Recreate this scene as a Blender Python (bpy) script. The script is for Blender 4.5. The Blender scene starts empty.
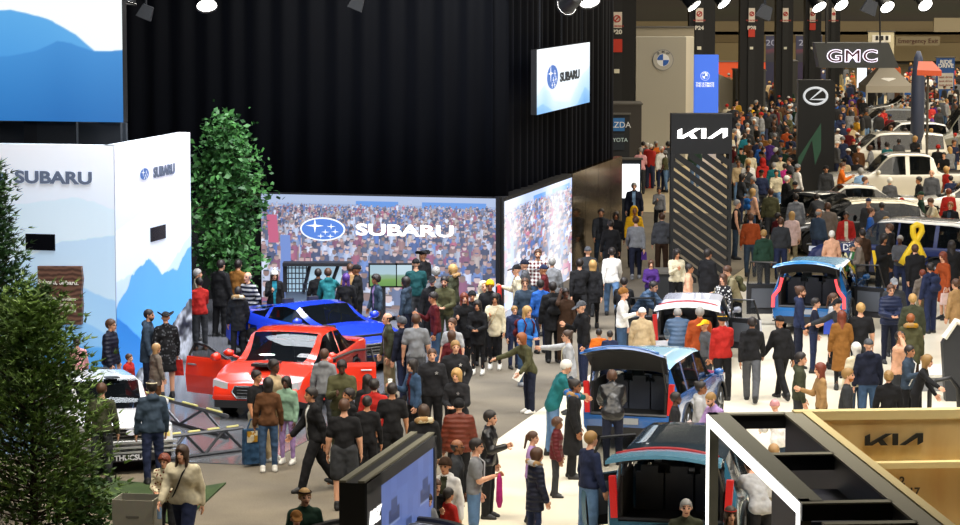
import bpy, math, random
import numpy as np
from mathutils import Matrix, Vector
random.seed(7)
SC = bpy.context.scene
COL = SC.collection
PI = math.pi
# ---------------------------------------------------------------- camera model (960 x 525)
F, HZ, CX, CY, CH = 2900.0, -45.0, 480.0, 262.5, 9.0
TILT = math.atan((CY - HZ) / F)
def ray(px, py):
    x = (px - CX) / F; y = -(py - CY) / F
    ct, st = math.cos(TILT), math.sin(TILT)
    return Vector((x, ct + y * st, -st + y * ct))
def G(px, py, z=0.0):
    d = ray(px, py); t = (z - CH) / d.z
    return Vector((d.x * t, d.y * t, z))
def D(px, py, Y):
    d = ray(px, py); t = Y / d.y
    return Vector((d.x * t, Y, CH + d.z * t))
A1 = math.atan(712 / 2916.0)          # the stand grid of the left half
U1 = Vector((math.cos(A1), -math.sin(A1), 0)); V1 = Vector((math.sin(A1), math.cos(A1), 0))
cam = bpy.data.cameras.new('camera'); co = bpy.data.objects.new('camera', cam); COL.objects.link(co)
co.location = (0, 0, CH); co.rotation_euler = (PI / 2 - TILT, 0, 0)
cam.sensor_fit = 'HORIZONTAL'; cam.sensor_width = 36; cam.lens = F / 960 * 36
cam.clip_end = 800; cam.clip_start = 1
SC.camera = co
# ---------------------------------------------------------------- materials
def lin(c):
    if isinstance(c, str):
        c = c.lstrip('#'); c = [int(c[i:i + 2], 16) / 255 for i in (0, 2, 4)]
    return tuple((v / 12.92 if v <= .04045 else ((v + .055) / 1.055) ** 2.4) for v in c)
CN = dict(black='#17171a', offblack='#222226', charcoal='#34363a', grey='#85878b', lgrey='#b4b5b8', dgrey='#55575c', white='#eceae6',
 cream='#ddd2b4', beige='#c2ab86', tan='#a98558', camel='#8a5c28', rust='#6e3222', brown='#5a3a22', dbrown='#3a2618', maroon='#5a161c',
 red='#b0241e', orange='#dd6f1e', rorange='#a5491f', yellow='#f2b81a', mustard='#b98a26', olive='#4f4e33', dolive='#3f4230', green='#2f6a3a',
 dgreen='#1e3a2c', mint='#7f9f8a', teal='#1c6a70', dteal='#14474a', turq='#24859a', sky='#8fb4dd', blue='#2b62b8', bblue='#2a6ab4', navy='#232c4a',
 slate='#364556', sblue='#3f5672', denim='#38506e', ldenim='#5f80a8', purple='#4c2c78', lilac='#a98ac0', pink='#e3a4a8', peach='#e6b090',
 magenta='#b52a78', khaki='#8b8164', stone='#a79f8c', taupe='#74695f', steel='#5b7486', ltblue='#a9c8e0', dnavy='#181d30', ginger='#8a4c22',
 blond='#b08a52', dblond='#8f6d3c', bhair='#4a2e1c', dhair='#1c1412', ghair='#8f8d8a', whair='#d8d5ce', auburn='#6e2e18', lpink='#e8c8c0')
SKIN = dict(l='#d9a283', m='#b9805c', t='#8f5c3c', d='#4f3022', p='#e6b59a')
MC = {}
def newmat(name):
    m = bpy.data.materials.new(name); m.use_nodes = True
    return m, m.node_tree, m.node_tree.nodes['Principled BSDF']
def mat(c, rough=.6, metal=0., coat=0., name=None, spec=None, emit=0., alpha=1., vary=0.):
    c = CN.get(c, c) if isinstance(c, str) else c
    k = ('m', c, rough, metal, coat, emit, alpha, vary, spec)
    if k in MC: return MC[k]
    m, nt, b = newmat(name or 'surface')
    col = (*lin(c), 1)
    b.inputs['Base Color'].default_value = col
    b.inputs['Roughness'].default_value = rough; b.inputs['Metallic'].default_value = metal
    b.inputs['Coat Weight'].default_value = coat; b.inputs['Coat Roughness'].default_value = .06
    if spec is not None: b.inputs['Specular IOR Level'].default_value = spec
    if emit: b.inputs['Emission Color'].default_value = col; b.inputs['Emission Strength'].default_value = emit
    if alpha < 1: b.inputs['Alpha'].default_value = alpha
    n = nt.nodes.new('ShaderNodeTexNoise'); n.inputs['Scale'].default_value = 9
    if vary:
        mx = nt.nodes.new('ShaderNodeMix'); mx.data_type = 'RGBA'; mx.blend_type = 'MULTIPLY'
        mx.inputs[0].default_value = vary; mx.inputs[6].default_value = col
        nt.links.new(n.outputs['Color'], mx.inputs[7]); nt.links.new(mx.outputs[2], b.inputs['Base Color'])
    MC[k] = m
    return m
def cloth(c, pat=None, c2='white'):
    cc = CN.get(c, c)
    k = ('c', cc, pat, c2)
    if k in MC: return MC[k]
    m, nt, b = newmat('cloth')
    N, L = nt.nodes, nt.links
    b.inputs['Roughness'].default_value = .85 if pat != 'leather' else .38
    b.inputs['Specular IOR Level'].default_value = .25 if pat != 'leather' else .5
    col = (*lin(cc), 1)
    tc = N.new('ShaderNodeTexCoord')
    n = N.new('ShaderNodeTexNoise'); n.inputs['Scale'].default_value = 14; n.inputs['Detail'].default_value = 3
    L.new(tc.outputs['Object'], n.inputs['Vector'])
    mr = N.new('ShaderNodeMapRange'); mr.inputs[3].default_value = .58; mr.inputs[4].default_value = 1.08
    L.new(n.outputs[0], mr.inputs[0])
    mx = N.new('ShaderNodeVectorMath'); mx.operation = 'SCALE'
    L.new(mr.outputs[0], mx.inputs['Scale'])
    src = None
    if pat in ('stripes', 'plaid', 'dots', 'camo'):
        mix = N.new('ShaderNodeMix'); mix.data_type = 'RGBA'
        mix.inputs[6].default_value = col; mix.inputs[7].default_value = (*lin(CN.get(c2, c2)), 1)
        if pat == 'stripes' or pat == 'plaid':
            w = N.new('ShaderNodeTexWave'); w.bands_direction = 'Z'; w.inputs['Scale'].default_value = 3.2 if pat == 'stripes' else 3.6
            L.new(tc.outputs['Object'], w.inputs['Vector'])
            g = N.new('ShaderNodeMath'); g.operation = 'GREATER_THAN'; g.inputs[1].default_value = .55
            L.new(w.outputs['Fac'], g.inputs[0]); out = g.outputs[0]
            if pat == 'plaid':
                w2 = N.new('ShaderNodeTexWave'); w2.bands_direction = 'X'; w2.inputs['Scale'].default_value = 3.6
                L.new(tc.outputs['Object'], w2.inputs['Vector'])
                g2 = N.new('ShaderNodeMath'); g2.operation = 'GREATER_THAN'; g2.inputs[1].default_value = .55
                L.new(w2.outputs['Fac'], g2.inputs[0])
                a = N.new('ShaderNodeMath'); a.operation = 'MULTIPLY_ADD'; a.inputs[1].default_value = .5
                h = N.new('ShaderNodeMath'); h.operation = 'MULTIPLY'; h.inputs[1].default_value = .5
                L.new(g2.outputs[0], h.inputs[0]); L.new(out, a.inputs[0]); L.new(h.outputs[0], a.inputs[2]); out = a.outputs[0]
        else:
            v = N.new('ShaderNodeTexVoronoi' if pat == 'dots' else 'ShaderNodeTexNoise')
            v.inputs['Scale'].default_value = 16 if pat == 'dots' else 11
            L.new(tc.outputs['Object'], v.inputs['Vector'])
            g = N.new('ShaderNodeMath'); g.operation = 'LESS_THAN'; g.inputs[1].default_value = .33 if pat == 'dots' else .48
            L.new(v.outputs[0], g.inputs[0]); out = g.outputs[0]
        L.new(out, mix.inputs[0]); L.new(mix.outputs[2], mx.inputs[0])
    else:
        mx.inputs[0].default_value = col[:3]
    L.new(mx.outputs[0], b.inputs['Base Color'])
    bp = N.new('ShaderNodeBump')
    if pat == 'quilt':
        w = N.new('ShaderNodeTexWave'); w.bands_direction = 'Z'; w.inputs['Scale'].default_value = 3.8; w.inputs['Distortion'].default_value = .8
        L.new(tc.outputs['Object'], w.inputs['Vector']); L.new(w.outputs['Fac'], bp.inputs['Height'])
        bp.inputs['Distance'].default_value = .03; bp.inputs['Strength'].default_value = .35
        b.inputs['Roughness'].default_value = .5
    else:
        n2 = N.new('ShaderNodeTexNoise'); n2.inputs['Scale'].default_value = 7; n2.inputs['Detail'].default_value = 1
        L.new(tc.outputs['Object'], n2.inputs['Vector']); L.new(n2.outputs[0], bp.inputs['Height'])
        bp.inputs['Distance'].default_value = .07; bp.inputs['Strength'].default_value = .7
    L.new(bp.outputs[0], b.inputs['Normal'])
    MC[k] = m
    return m
def glow(c, s, name='light_surface'):
    k = ('g', c, s)
    if k in MC: return MC[k]
    m, nt, b = newmat(name)
    b.inputs['Base Color'].default_value = (*[v * .5 for v in lin(CN.get(c, c))], 1)
    b.inputs['Emission Color'].default_value = (*lin(CN.get(c, c)), 1); b.inputs['Emission Strength'].default_value = s
    MC[k] = m
    return m
# ---------------------------------------------------------------- objects
def tag(o, label=None, cat=None, group=None, kind=None):
    if label: o['label'] = label
    if cat: o['category'] = cat
    if group: o['group'] = group
    if kind: o['kind'] = kind
    return o
def link(name, me, parent=None, mats=None, loc=None):
    o = bpy.data.objects.new(name, me); COL.objects.link(o)
    if parent: o.parent = parent
    if loc is not None: o.location = loc
    if mats:
        if me is not None and len(me.materials) == 0:
            for m in mats: me.materials.append(m)
        else:
            for i, m in enumerate(mats):
                o.material_slots[i].link = 'OBJECT'; o.material_slots[i].material = m
    return o
def empty(name, loc=(0, 0, 0), rz=0.):
    o = bpy.data.objects.new(name, None); COL.objects.link(o); o.location = loc; o.rotation_euler.z = rz; o.empty_display_size = .3
    return o
def pymesh(name, v, f, smooth=False, mi=None):
    me = bpy.data.meshes.new(name)
    if isinstance(v, np.ndarray): v = v.tolist()
    if isinstance(f, np.ndarray): f = f.tolist()
    me.from_pydata(v, [], f)
    if mi is not None: me.polygons.foreach_set('material_index', np.asarray(mi, dtype=np.int32))
    if smooth: me.polygons.foreach_set('use_smooth', np.ones(len(me.polygons), dtype=bool))
    me.update()
    return me
class MB:
    """collects shapes into one mesh"""
    def __init__(s): s.v = []; s.f = []; s.m = []
    def add(s, vs, fs, mi=0):
        o = len(s.v); s.v += [tuple(p) for p in vs]; s.f += [tuple(i + o for i in q) for q in fs]; s.m += [mi] * len(fs); return s
    def box(s, c, d, mi=0, M=None, taper=1.):
        vs = []
        for z in (-.5, .5):
            t = taper if z > 0 else 1
            for x, y in ((-.5, -.5), (.5, -.5), (.5, .5), (-.5, .5)):
                p = Vector((x * d[0] * t, y * d[1] * t, z * d[2]))
                if M is not None: p = M @ p
                vs.append(p + Vector(c))
        return s.add(vs, [(3, 2, 1, 0), (4, 5, 6, 7), (0, 1, 5, 4), (1, 2, 6, 5), (2, 3, 7, 6), (3, 0, 4, 7)], mi)
    def tube(s, pts, r, n=8, mi=0, cap=True, flat=1.):
        pts = [Vector(p) for p in pts]; rs = r if isinstance(r, (list, tuple)) else [r] * len(pts)
        rings = []; prev = None
        for i, p in enumerate(pts):
            d = (pts[min(i + 1, len(pts) - 1)] - pts[max(i - 1, 0)]).normalized()
            if prev is None:
                a = Vector((0, 0, 1)) if abs(d.z) < .9 else Vector((1, 0, 0)); x = d.cross(a).normalized()
            else: x = (prev - d * prev.dot(d)).normalized()
            prev = x; y = d.cross(x)
            rings.append([p + (x * math.cos(2 * PI * k / n) + y * math.sin(2 * PI * k / n) * flat) * rs[i] for k in range(n)])
        vs = [q for R_ in rings for q in R_]; fs = []
        for i in range(len(pts) - 1):
            for k in range(n):
                a = i * n + k; b = i * n + (k + 1) % n
                fs.append((a, b, b + n, a + n))
        if cap: fs.append(tuple(range(n - 1, -1, -1))); fs.append(tuple(range((len(pts) - 1) * n, len(pts) * n)))
        return s.add(vs, fs, mi)
    def lathe(s, prof, c=(0, 0, 0), n=20, mi=0, M=None, cap=True):
        vs = []
        for r, z in prof:
            for k in range(n):
                p = Vector((r * math.cos(2 * PI * k / n), r * math.sin(2 * PI * k / n), z))
                if M is not None: p = M @ p
                vs.append(p + Vector(c))
        fs = [(i * n + k, i * n + (k + 1) % n, (i + 1) * n + (k + 1) % n, (i + 1) * n + k) for i in range(len(prof) - 1) for k in range(n)]
        if cap: fs += [tuple(range(n - 1, -1, -1)), tuple(range((len(prof) - 1) * n, len(prof) * n))]
        return s.add(vs, fs, mi)
    def prism(s, poly, o, ux, uy, un, t, mi=0):
        """2-D polygon extruded by t along un"""
        o = Vector(o); n = len(poly)
        a = [o + ux * p[0] + uy * p[1] for p in poly]; b = [p + un * t for p in a]
        return s.add(a + b, [tuple(range(n)), tuple(range(2 * n - 1, n - 1, -1))] + [(i, i + n, (i + 1) % n + n, (i + 1) % n) for i in range(n)], mi)
    def mesh(s, name='mesh', smooth=False): return pymesh(name, s.v, s.f, smooth, s.m)
    def build(s, name, mats, parent=None, smooth=False, loc=None):
        mats = mats if isinstance(mats, (list, tuple)) else [mats]
        return link(name, s.mesh(name, smooth), parent, mats, loc)
# ---------------------------------------------------------------- signed distance mesher
def nets(f, lo, res):
    s = f < 0
    nx, ny, nz = f.shape
    inside = s[:-1, :-1, :-1].astype(np.int8) * 0
    acc = np.zeros((nx - 1, ny - 1, nz - 1, 3), np.float32); cnt = np.zeros((nx - 1, ny - 1, nz - 1), np.float32)
    edges = {}
    for ax in range(3):
        a = [slice(None)] * 3; b = [slice(None)] * 3; a[ax] = slice(0, -1); b[ax] = slice(1, None)
        fa, fb = f[tuple(a)], f[tuple(b)]
        cr = (fa < 0) != (fb < 0)
        I = np.argwhere(cr)
        if len(I) == 0: return np.zeros((0, 3)), np.zeros((0, 4), int)
        va = fa[cr]; vb = fb[cr]; t = va / (va - vb)
        P = I.astype(np.float32); P[:, ax] += t
        edges[ax] = (I, va < 0)
        o1, o2 = [k for k in range(3) if k != ax]
        for d1 in (0, -1):
            for d2 in (0, -1):
                J = I.copy(); J[:, o1] += d1; J[:, o2] += d2
                ok = (J >= 0).all(1) & (J[:, 0] < nx - 1) & (J[:, 1] < ny - 1) & (J[:, 2] < nz - 1)
                J = J[ok]
                np.add.at(acc, (J[:, 0], J[:, 1], J[:, 2]), P[ok]); np.add.at(cnt, (J[:, 0], J[:, 1], J[:, 2]), 1)
    m = cnt > 0
    idx = -np.ones(cnt.shape, np.int64); idx[m] = np.arange(m.sum())
    V = acc[m] / cnt[m][:, None] * res + np.asarray(lo)
    Fs = []
    for ax in range(3):
        I, neg = edges[ax]; o1, o2 = (ax + 1) % 3, (ax + 2) % 3
        q = []
        for d1, d2 in ((0, 0), (-1, 0), (-1, -1), (0, -1)):
            J = I.copy(); J[:, o1] += d1; J[:, o2] += d2; q.append(J)
        ok = np.ones(len(I), bool)
        for J in q: ok &= (J >= 0).all(1) & (J[:, 0] < nx - 1) & (J[:, 1] < ny - 1) & (J[:, 2] < nz - 1)
        ids = np.stack([idx[J[ok][:, 0], J[ok][:, 1], J[ok][:, 2]] for J in q], 1)
        ng = neg[ok]
        ids[~ng] = ids[~ng][:, ::-1]
        Fs.append(ids)
    return V, np.concatenate(Fs)
def cap(a, b, ra, rb=None, flat=1., n=(0, 1, 0)): return (np.array(a, float), np.array(b, float), ra, ra if rb is None else rb, flat, np.array(n, float))
def sdcap(P, q):
    a, b, ra, rb, fl, n = q
    pa = P - a; ba = b - a
    if fl != 1:
        pa = pa + (1 / fl - 1) * (pa @ n)[..., None] * n; ba = ba + (1 / fl - 1) * (ba @ n) * n
    bb = ba @ ba
    if bb < 1e-9: return (np.sqrt((pa * pa).sum(-1)) - ra) * min(fl, 1)
    h = np.clip((pa @ ba) / bb, 0, 1)
    d = pa - h[..., None] * ba
    return (np.sqrt((d * d).sum(-1)) - (ra + (rb - ra) * h)) * (min(fl, 1) ** .5)
def smin(a, b, k):
    h = np.clip(.5 + .5 * (b - a) / k, 0, 1)
    return b + (a - b) * h - k * h * (1 - h)
def grid(lo, hi, res):
    ax = [np.arange(lo[i], hi[i] + res, res, dtype=np.float32) for i in range(3)]
    return np.stack(np.meshgrid(*ax, indexing='ij'), -1)
def field(P, prims, k=.03):
    f = None
    for q in prims:
        d = sdcap(P, q); f = d if f is None else smin(f, d, k)
    return f
def bounds(prims, pad=.03):
    lo = np.min([np.minimum(q[0], q[1]) - max(q[2], q[3]) for q in prims], 0) - pad
    hi = np.max([np.maximum(q[0], q[1]) + max(q[2], q[3]) for q in prims], 0) + pad
    return lo, hi
# ---------------------------------------------------------------- people
def ddir(p, ab, s):
    p = math.radians(p); ab = math.radians(ab)
    return np.array([s * math.sin(ab), -math.sin(p) * math.cos(ab), -math.cos(p) * math.cos(ab)])
# pose: lean, armR(p,ab,elbow,inward), armL, legR(p,knee), legL, head(yaw,pitch)   (R = the person's own right, at -x when seen with front -y)
POSES = dict(
 stand=(2, (4, 13, 14, 5), (0, 14, 12, 5), (2, 3), (-3, 3), (0, 3)),
 relax=(3, (-4, 12, 25, -6), (6, 8, 18, 0), (3, 3), (-4, 4), (15, 4)),
 walk=(5, (22, 8, 22, 0), (-20, 8, 12, 2), (-20, 12), (22, 8), (0, 2)),
 walkb=(5, (-20, 8, 12, 2), (22, 8, 22, 0), (22, 8), (-20, 12), (0, 2)),
 phone=(6, (22, 8, 88, -28), (20, 8, 84, -30), (0, 2), (0, 3), (0, 22)),
 one=(4, (25, 8, 95, -22), (0, 9, 12, 3), (0, 2), (3, 3), (5, 14)),
 cup=(2, (18, 10, 92, 0), (0, 9, 14, 0), (0, 2), (0, 2), (0, 4)),
 pocket=(3, (-14, 22, 42, -22), (-14, 22, 42, -22), (0, 2), (0, 2), (0, 3)),
 cross=(2, (24, 10, 78, -62), (28, 10, 74, -62), (0, 2), (0, 2), (0, 5)),
 clasp=(5, (14, 10, 62, -38), (14, 10, 62, -38), (0, 2), (0, 2), (0, 10)),
 photo=(3, (62, 8, 52, -16), (60, 8, 54, -16), (0, 2), (0, 2), (0, 2)),
 point=(4, (80, 22, 8, 18), (2, 10, 14, 2), (0, 2), (0, 2), (0, 2)),
 reach=(18, (55, 30, 12, 34), (10, 12, 30, -8), (0, 3), (4, 6), (0, 8)),
 head=(3, (95, 26, 118, -24), (4, 9, 14, 2), (0, 2), (0, 2), (0, 6)),
 bend=(34, (38, 8, 24, -6), (42, 8, 20, -6), (4, 6), (-3, 8), (0, 12)),
 stoop=(20, (26, 8, 52, -14), (24, 8, 56, -12), (2, 4), (-2, 5), (0, 26)),
 sit=(8, (24, 10, 50, -20), (22, 10, 55, -20), (82, 84), (80, 84), (0, 8)),
 drive=(2, (42, 10, 40, -12), (42, 10, 40, -12), (76, 66), (74, 64), (0, 0)),
)
def skeleton(pose, build=1.):
    L, aR, aL, lR, lL, hd = POSES[pose] if isinstance(pose, str) else pose
    th = math.radians(L)
    c0 = np.array([0, 0, .95]); s = np.array([0, -math.sin(th), math.cos(th)]); n = np.array([0, math.cos(th), math.sin(th)])
    J = dict(c0=c0, s=s, n=n, pose=(L, aR, aL, lR, lL, hd))
    drop = 0
    for key, sd, leg, arm in (('R', -1, lR, aR), ('L', 1, lL, aL)):
        hip = c0 + np.array([sd * .088, 0, -.02])
        kn = hip + ddir(leg[0], 3, sd) * .43
        an = kn + ddir(leg[0] - leg[1], 0, sd) * .42
        sh = c0 + s * .438 + np.array([sd * (.156 * build ** .5), 0, 0])
        el = sh + ddir(arm[0], arm[1], sd) * .285
        wd = ddir(arm[0] + arm[2], arm[3], sd)
        wr = el + wd * .25
        J[key] = dict(hip=hip, kn=kn, an=an, sh=sh, el=el, wr=wr, wd=wd, fy=leg[0] - leg[1])
    low = min(J['R']['an'][2], J['L']['an'][2]) - .085
    J['low'] = low
    J['nk'] = c0 + s * .53
    J['hc'] = J['nk'] + s * .095 + np.array([0, -.02, .035 if L < 25 else .02])
    return J
def torso(J, w=1., t=0., fem=False):
    c0, s, n = J['c0'], J['s'], J['n']; X = np.array([1., 0, 0])
    wa = (.098 if fem else .112) * w + t
    return [cap(c0 - X * .055 * w - s * .03, c0 + X * .055 * w - s * .03, .105 * w + t, None, .82, n),
            cap(c0 + s * .10, c0 + s * .20, wa + .018, wa + .01, .80 + .12 * (w - 1), n),
            cap(c0 - X * .07 * w + s * .33 - n * .01, c0 + X * .07 * w + s * .33 - n * .01, .105 * w + t, None, .86, n),
            cap(c0 - X * .09 + s * .432, c0 + X * .09 + s * .432, .062 + t * .8, None, 1, n),
            cap(c0 + s * .50, c0 - X * .12 + s * .455, .045 + t * .3, .045 + t * .5), cap(c0 + s * .50, c0 + X * .12 + s * .455, .045 + t * .3, .045 + t * .5)]
def arms(J, t=0., w=1., upto=1., sleeve=1.):
    r = []
    for k in 'RL':
        a = J[k]
        r.append(cap(a['sh'], a['el'], (.052 * w + t), (.042 * w + t)))
        if upto >= 1: r.append(cap(a['el'], a['el'] + (a['wr'] - a['el']) * sleeve, .041 * w + t, .028 * w + t * 1.15))
    return r
def legs(J, t=0., w=1., loose=0., frac=1.):
    r = []
    for k in 'RL':
        a = J[k]
        r.append(cap(a['hip'], a['kn'], .082 * w + t, .056 * w + t + loose))
        if frac > 0: r.append(cap(a['kn'], a['kn'] + (a['an'] - a['kn']) * frac, .054 * w + t + loose, .038 * w + t + loose * 1.6))
    return r
def head_template():
    res = .0105
    P = grid((-.10, -.14, -.15), (.10, .13, .14), res)
    f = sdcap(P, cap((0, .012, .03), (0, .012, .03), .088, None, 1)) * 0 + (np.sqrt((P[..., 0] / .077) ** 2 + ((P[..., 1] - .012) / .096) ** 2 + ((P[..., 2] - .028) / .094) ** 2) - 1) * .08
    for q in [cap((0, -.045, -.03), (0, -.055, -.078), .052, .034), cap((0, -.082, .015), (0, -.098, -.018), .010, .015)]: f = smin(f, sdcap(P, q), .02)
    for sd in (-1, 1):
        f = smin(f, sdcap(P, cap((sd * .079, .012, .012), (sd * .079, .008, -.022), .013, .010)), .006)
        f = np.maximum(f, -sdcap(P, cap((sd * .032, -.094, .012), (sd * .032, -.094, .012), .017)))
        f = np.minimum(f, sdcap(P, cap((sd * .031, -.073, .012), (sd * .031, -.073, .012), .0145)))
    f = smin(f, sdcap(P, cap((-.014, -.093, -.050), (.014, -.093, -.050), .0085)), .006)
    V, Q = nets(f, (-.10, -.14, -.15), res)
    C = V[Q].mean(1); mi = np.zeros(len(Q), int)
    for sd in (-1, 1):
        mi[(np.hypot(C[:, 0] - sd * .032, C[:, 2] - .012) < .014) & (C[:, 1] < -.06)] = 1
        mi[(abs(C[:, 0] - sd * .034) < .019) & (abs(C[:, 2] - .036) < .006) & (C[:, 1] < -.05)] = 3
    mi[(abs(C[:, 0]) < .026) & (abs(C[:, 2] + .050) < .009) & (C[:, 1] < -.085)] = 2
    return V, Q, mi
HEADV, HEADQ, HEADM = head_template()
def hand_template(curl):
    """right hand hanging: fingers towards -z, thumb on the -y side, palm facing +x"""
    b = MB()
    b.tube([(0, 0, .02), (0, 0, -.02), (0, -.002, -.075)], [.024, .036, .038], 8, flat=.42)
    b.v = [(p[0] if True else 0, p[1], p[2]) for p in b.v]
    # rotate section so the palm is broad along y
    b.v = [(p[1] * .55 if abs(p[1]) > abs(p[0]) * 9 else p[0], p[1], p[2]) for p in b.v]
    for i, (y, ln) in enumerate(((-.030, .070), (-.010, .078), (.011, .072), (.030, .056))):
        p = Vector((0, y, -.055)); pts = [p]; a = 0
        for k, seg in enumerate((.42 + .3, .32, .26)):
            a += curl * (.35 if k == 0 else .8)
            p = p + Vector((math.sin(a), y * .4, -math.cos(a))) * ln * seg; pts.append(p)
        b.tube(pts, [.0105, .0100, .0092, .0070], 6)
    b.tube([(0, -.026, -.008), (.012, -.056, -.034), (.022, -.066, -.060), (.030, -.062, -.078)], [.014, .0125, .0105, .0075], 6)
    return np.array(b.v), b.f
HANDS = {c: hand_template(c) for c in (.35, .95)}
def face_hair(style, res=.013):
    P = grid((-.20, -.20, -.50), (.20, .24, .24), res) if style in ('long', 'pony', 'braids', 'hood') else grid((-.20, -.22, -.22), (.20, .22, .26), res)
    x, y, z = P[..., 0], P[..., 1], P[..., 2]
    def ell(c, r): return (np.sqrt(((x - c[0]) / r[0]) ** 2 + ((y - c[1]) / r[1]) ** 2 + ((z - c[2]) / r[2]) ** 2) - 1) * min(r)
    t = dict(short=.013, buzz=.006, bald=.008, curly=.035, afro=.055, bob=.022, long=.020, pony=.012, bun=.012, braids=.02, beanie=.022, cap=.014, hat=.014, hood=.04, pompom=.022, bunch=.016).get(style, .014)
    f = ell((0, .014, .030), (.079 + t, .098 + t, .095 + t))
    face = np.where(y < 0, .052 + .2 * (y + .1), -.055 + 0 * y)       # hair line height by depth
    line = np.clip(.058 - (y + .075) * 1.05, -.065, .075)
    if style in ('bob', 'long', 'braids'): line = np.clip(.062 - (y + .085) * 4.0, -.12, .075)
    if style in ('beanie', 'pompom'): line = np.clip(.040 - (y + .09) * .35, -.02, .05)
    if style in ('cap',): line = .036 - y * .15
    if style == 'hat': line = .045 + 0 * y
    f = np.maximum(f, line - z)
    if style == 'bald': f = np.maximum(f, z - .045); f = np.maximum(f, -.02 - y)
    if style in ('curly', 'afro', 'bunch'): f = f - .010 * (np.sin(x * 95) * np.sin(y * 90 + 1) * np.sin(z * 92))
    if style == 'bob': f = smin(f, np.maximum(sdcap(P, cap((0, .03, .0), (0, .035, -.10), .095, .085, .8)), -(ell((0, -.07, -.03), (.068, .10, .12)))), .02)
    if style == 'long':
        g = sdcap(P, cap((0, .03, .0), (0, .075, -.33), .096, .075, .55)); g = np.minimum(g, sdcap(P, cap((-.075, .01, -.03), (-.082, -.045, -.25), .028, .022))); g = np.minimum(g, sdcap(P, cap((.075, .01, -.03), (.082, -.045, -.25), .028, .022)))
        f = smin(f, np.maximum(g, -(ell((0, -.075, -.02), (.068, .10, .13)))), .02)
    if style == 'braids':
        for sx in (-.07, -.03, .03, .07): f = smin(f, sdcap(P, cap((sx, .06, .0), (sx * 1.25, .07, -.26), .022, .014)), .012)
    if style == 'pony': f = smin(f, sdcap(P, cap((0, .115, .03), (0, .15, -.20), .032, .018)), .02)
    if style == 'bun': f = smin(f, sdcap(P, cap((0, .10, .085), (0, .10, .085), .042)), .012)
    if style == 'pompom': f = np.minimum(f, sdcap(P, cap((0, .01, .165), (0, .01, .165), .038)))
    if style == 'cap': f = np.minimum(f, np.maximum(sdcap(P, cap((0, -.085, .045), (0, -.155, .030), .078, .066, 1)), abs(z - .042 - (y + .09) * .25) - .008))
    if style == 'hat':
        f = np.minimum(f, np.maximum(np.sqrt((x / .17) ** 2 + ((y - .01) / .19) ** 2) * .17 - .17, abs(z - .055 - .5 * x * x / .17) - .009))
    if style == 'hood':
        f = np.maximum(ell((0, .03, .02), (.115, .125, .145)), -(ell((0, -.10, .005), (.078, .13, .115))))
        f = smin(f, sdcap(P, cap((0, .06, -.12), (0, .06, -.14), .12, .12, .7)), .03)
    lo = (-.20, -.20, -.50) if style in ('long', 'pony', 'braids', 'hood') else (-.20, -.22, -.22)
    V, Q = nets(f, lo, res)
    return pymesh('hair_' + style, V, Q, True)
HAIRM = {}
def hairmesh(style, res=.013):
    if (style, res) not in HAIRM: 
        me = face_hair(style, res); me.materials.append(None); HAIRM[(style, res)] = me
    return HAIRM[(style, res)]
SHOE = None
def shoemesh():
    global SHOE
    if SHOE is None:
        P = grid((-.09, -.25, -.12), (.09, .12, .10), .014)
        f = field(P, [cap((0, .035, -.045), (0, -.06, -.045), .045, .044), cap((0, -.06, -.05), (0, -.15, -.055), .046, .036), cap((0, .02, -.04), (0, .01, .03), .048, .050), cap((0, .0, -.01), (0, -.09, -.035), .046, .042)], .02)
        f = np.maximum(f, -.085 - P[..., 2])
        V, Q = nets(f, (-.09, -.25, -.12), .014)
        mi = (V[Q].mean(1)[:, 2] < -.066).astype(int)
        SHOE = pymesh('shoe', V, Q, True, mi); SHOE.materials.append(None); SHOE.materials.append(None)
    return SHOE
def hemcut(P, f, c, axis, d):   # keep the side above the hem: (P-c).axis > d
    return np.maximum(f, d - (P - c) @ axis)
def make_body(J, w, fem, res, hands=True, curl=.35):
    prims = torso(J, w, -.004, fem) + arms(J, 0, w) + legs(J, 0, w) + [cap(J['nk'] - J['s'] * .05, J['hc'], .052, .047)]
    for k in 'RL':
        a = J[k]; an = a['an']; prims.append(cap(an, an + np.array([0, -.12, -.045]), .034, .028))
        if not hands: prims.append(cap(a['wr'], a['wr'] + a['wd'] * .11, .03, .028))
    lo, hi = bounds(prims); P = grid(lo, hi, res)
    V, Q = nets(field(P, prims, .028), lo, res)
    mi = np.zeros(len(Q), int)
    vs, fs, ms = [V.tolist()], Q.tolist(), mi.tolist()
    off = len(V)
    yaw, pit = J['pose'][5]
    R = Matrix.Rotation(math.radians(yaw), 3, 'Z') @ Matrix.Rotation(math.radians(pit), 3, 'X')
    Rn = np.array(R)
    if res < .04:
        hv = HEADV @ Rn.T + J['hc']
        vs.append(hv.tolist()); fs += (HEADQ + off).tolist(); ms += HEADM.tolist(); off += len(hv)
    else:
        V2, Q2 = lowhead(); hv = V2 @ Rn.T + J['hc']
        vs.append(hv.tolist()); fs += (Q2 + off).tolist(); ms += [0] * len(Q2); off += len(hv)
    if hands:
        HV, HF = HANDS[curl]
        for k, sd in (('R', 1), ('L', -1)):
            a = J[k]; z = Vector(-a['wd']); y = Vector((0, 1, 0)) if abs(a['wd'][1]) < .8 else Vector((0, 0, 1))
            x = y.cross(z).normalized(); y = z.cross(x)
            M = np.array([list(x), list(y), list(z)])
            v = HV.copy(); v[:, 0] *= sd
            v = v @ M + a['wr'] + a['wd'] * .02
            fl = [tuple(reversed(q)) if sd < 0 else q for q in HF]
            vs.append(v.tolist()); fs += [tuple(i + off for i in q) for q in fl]; ms += [0] * len(HF); off += len(v)
    me = pymesh('body', [p for a in vs for p in a], fs, True, ms)
    return me
_LH = None
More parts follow.
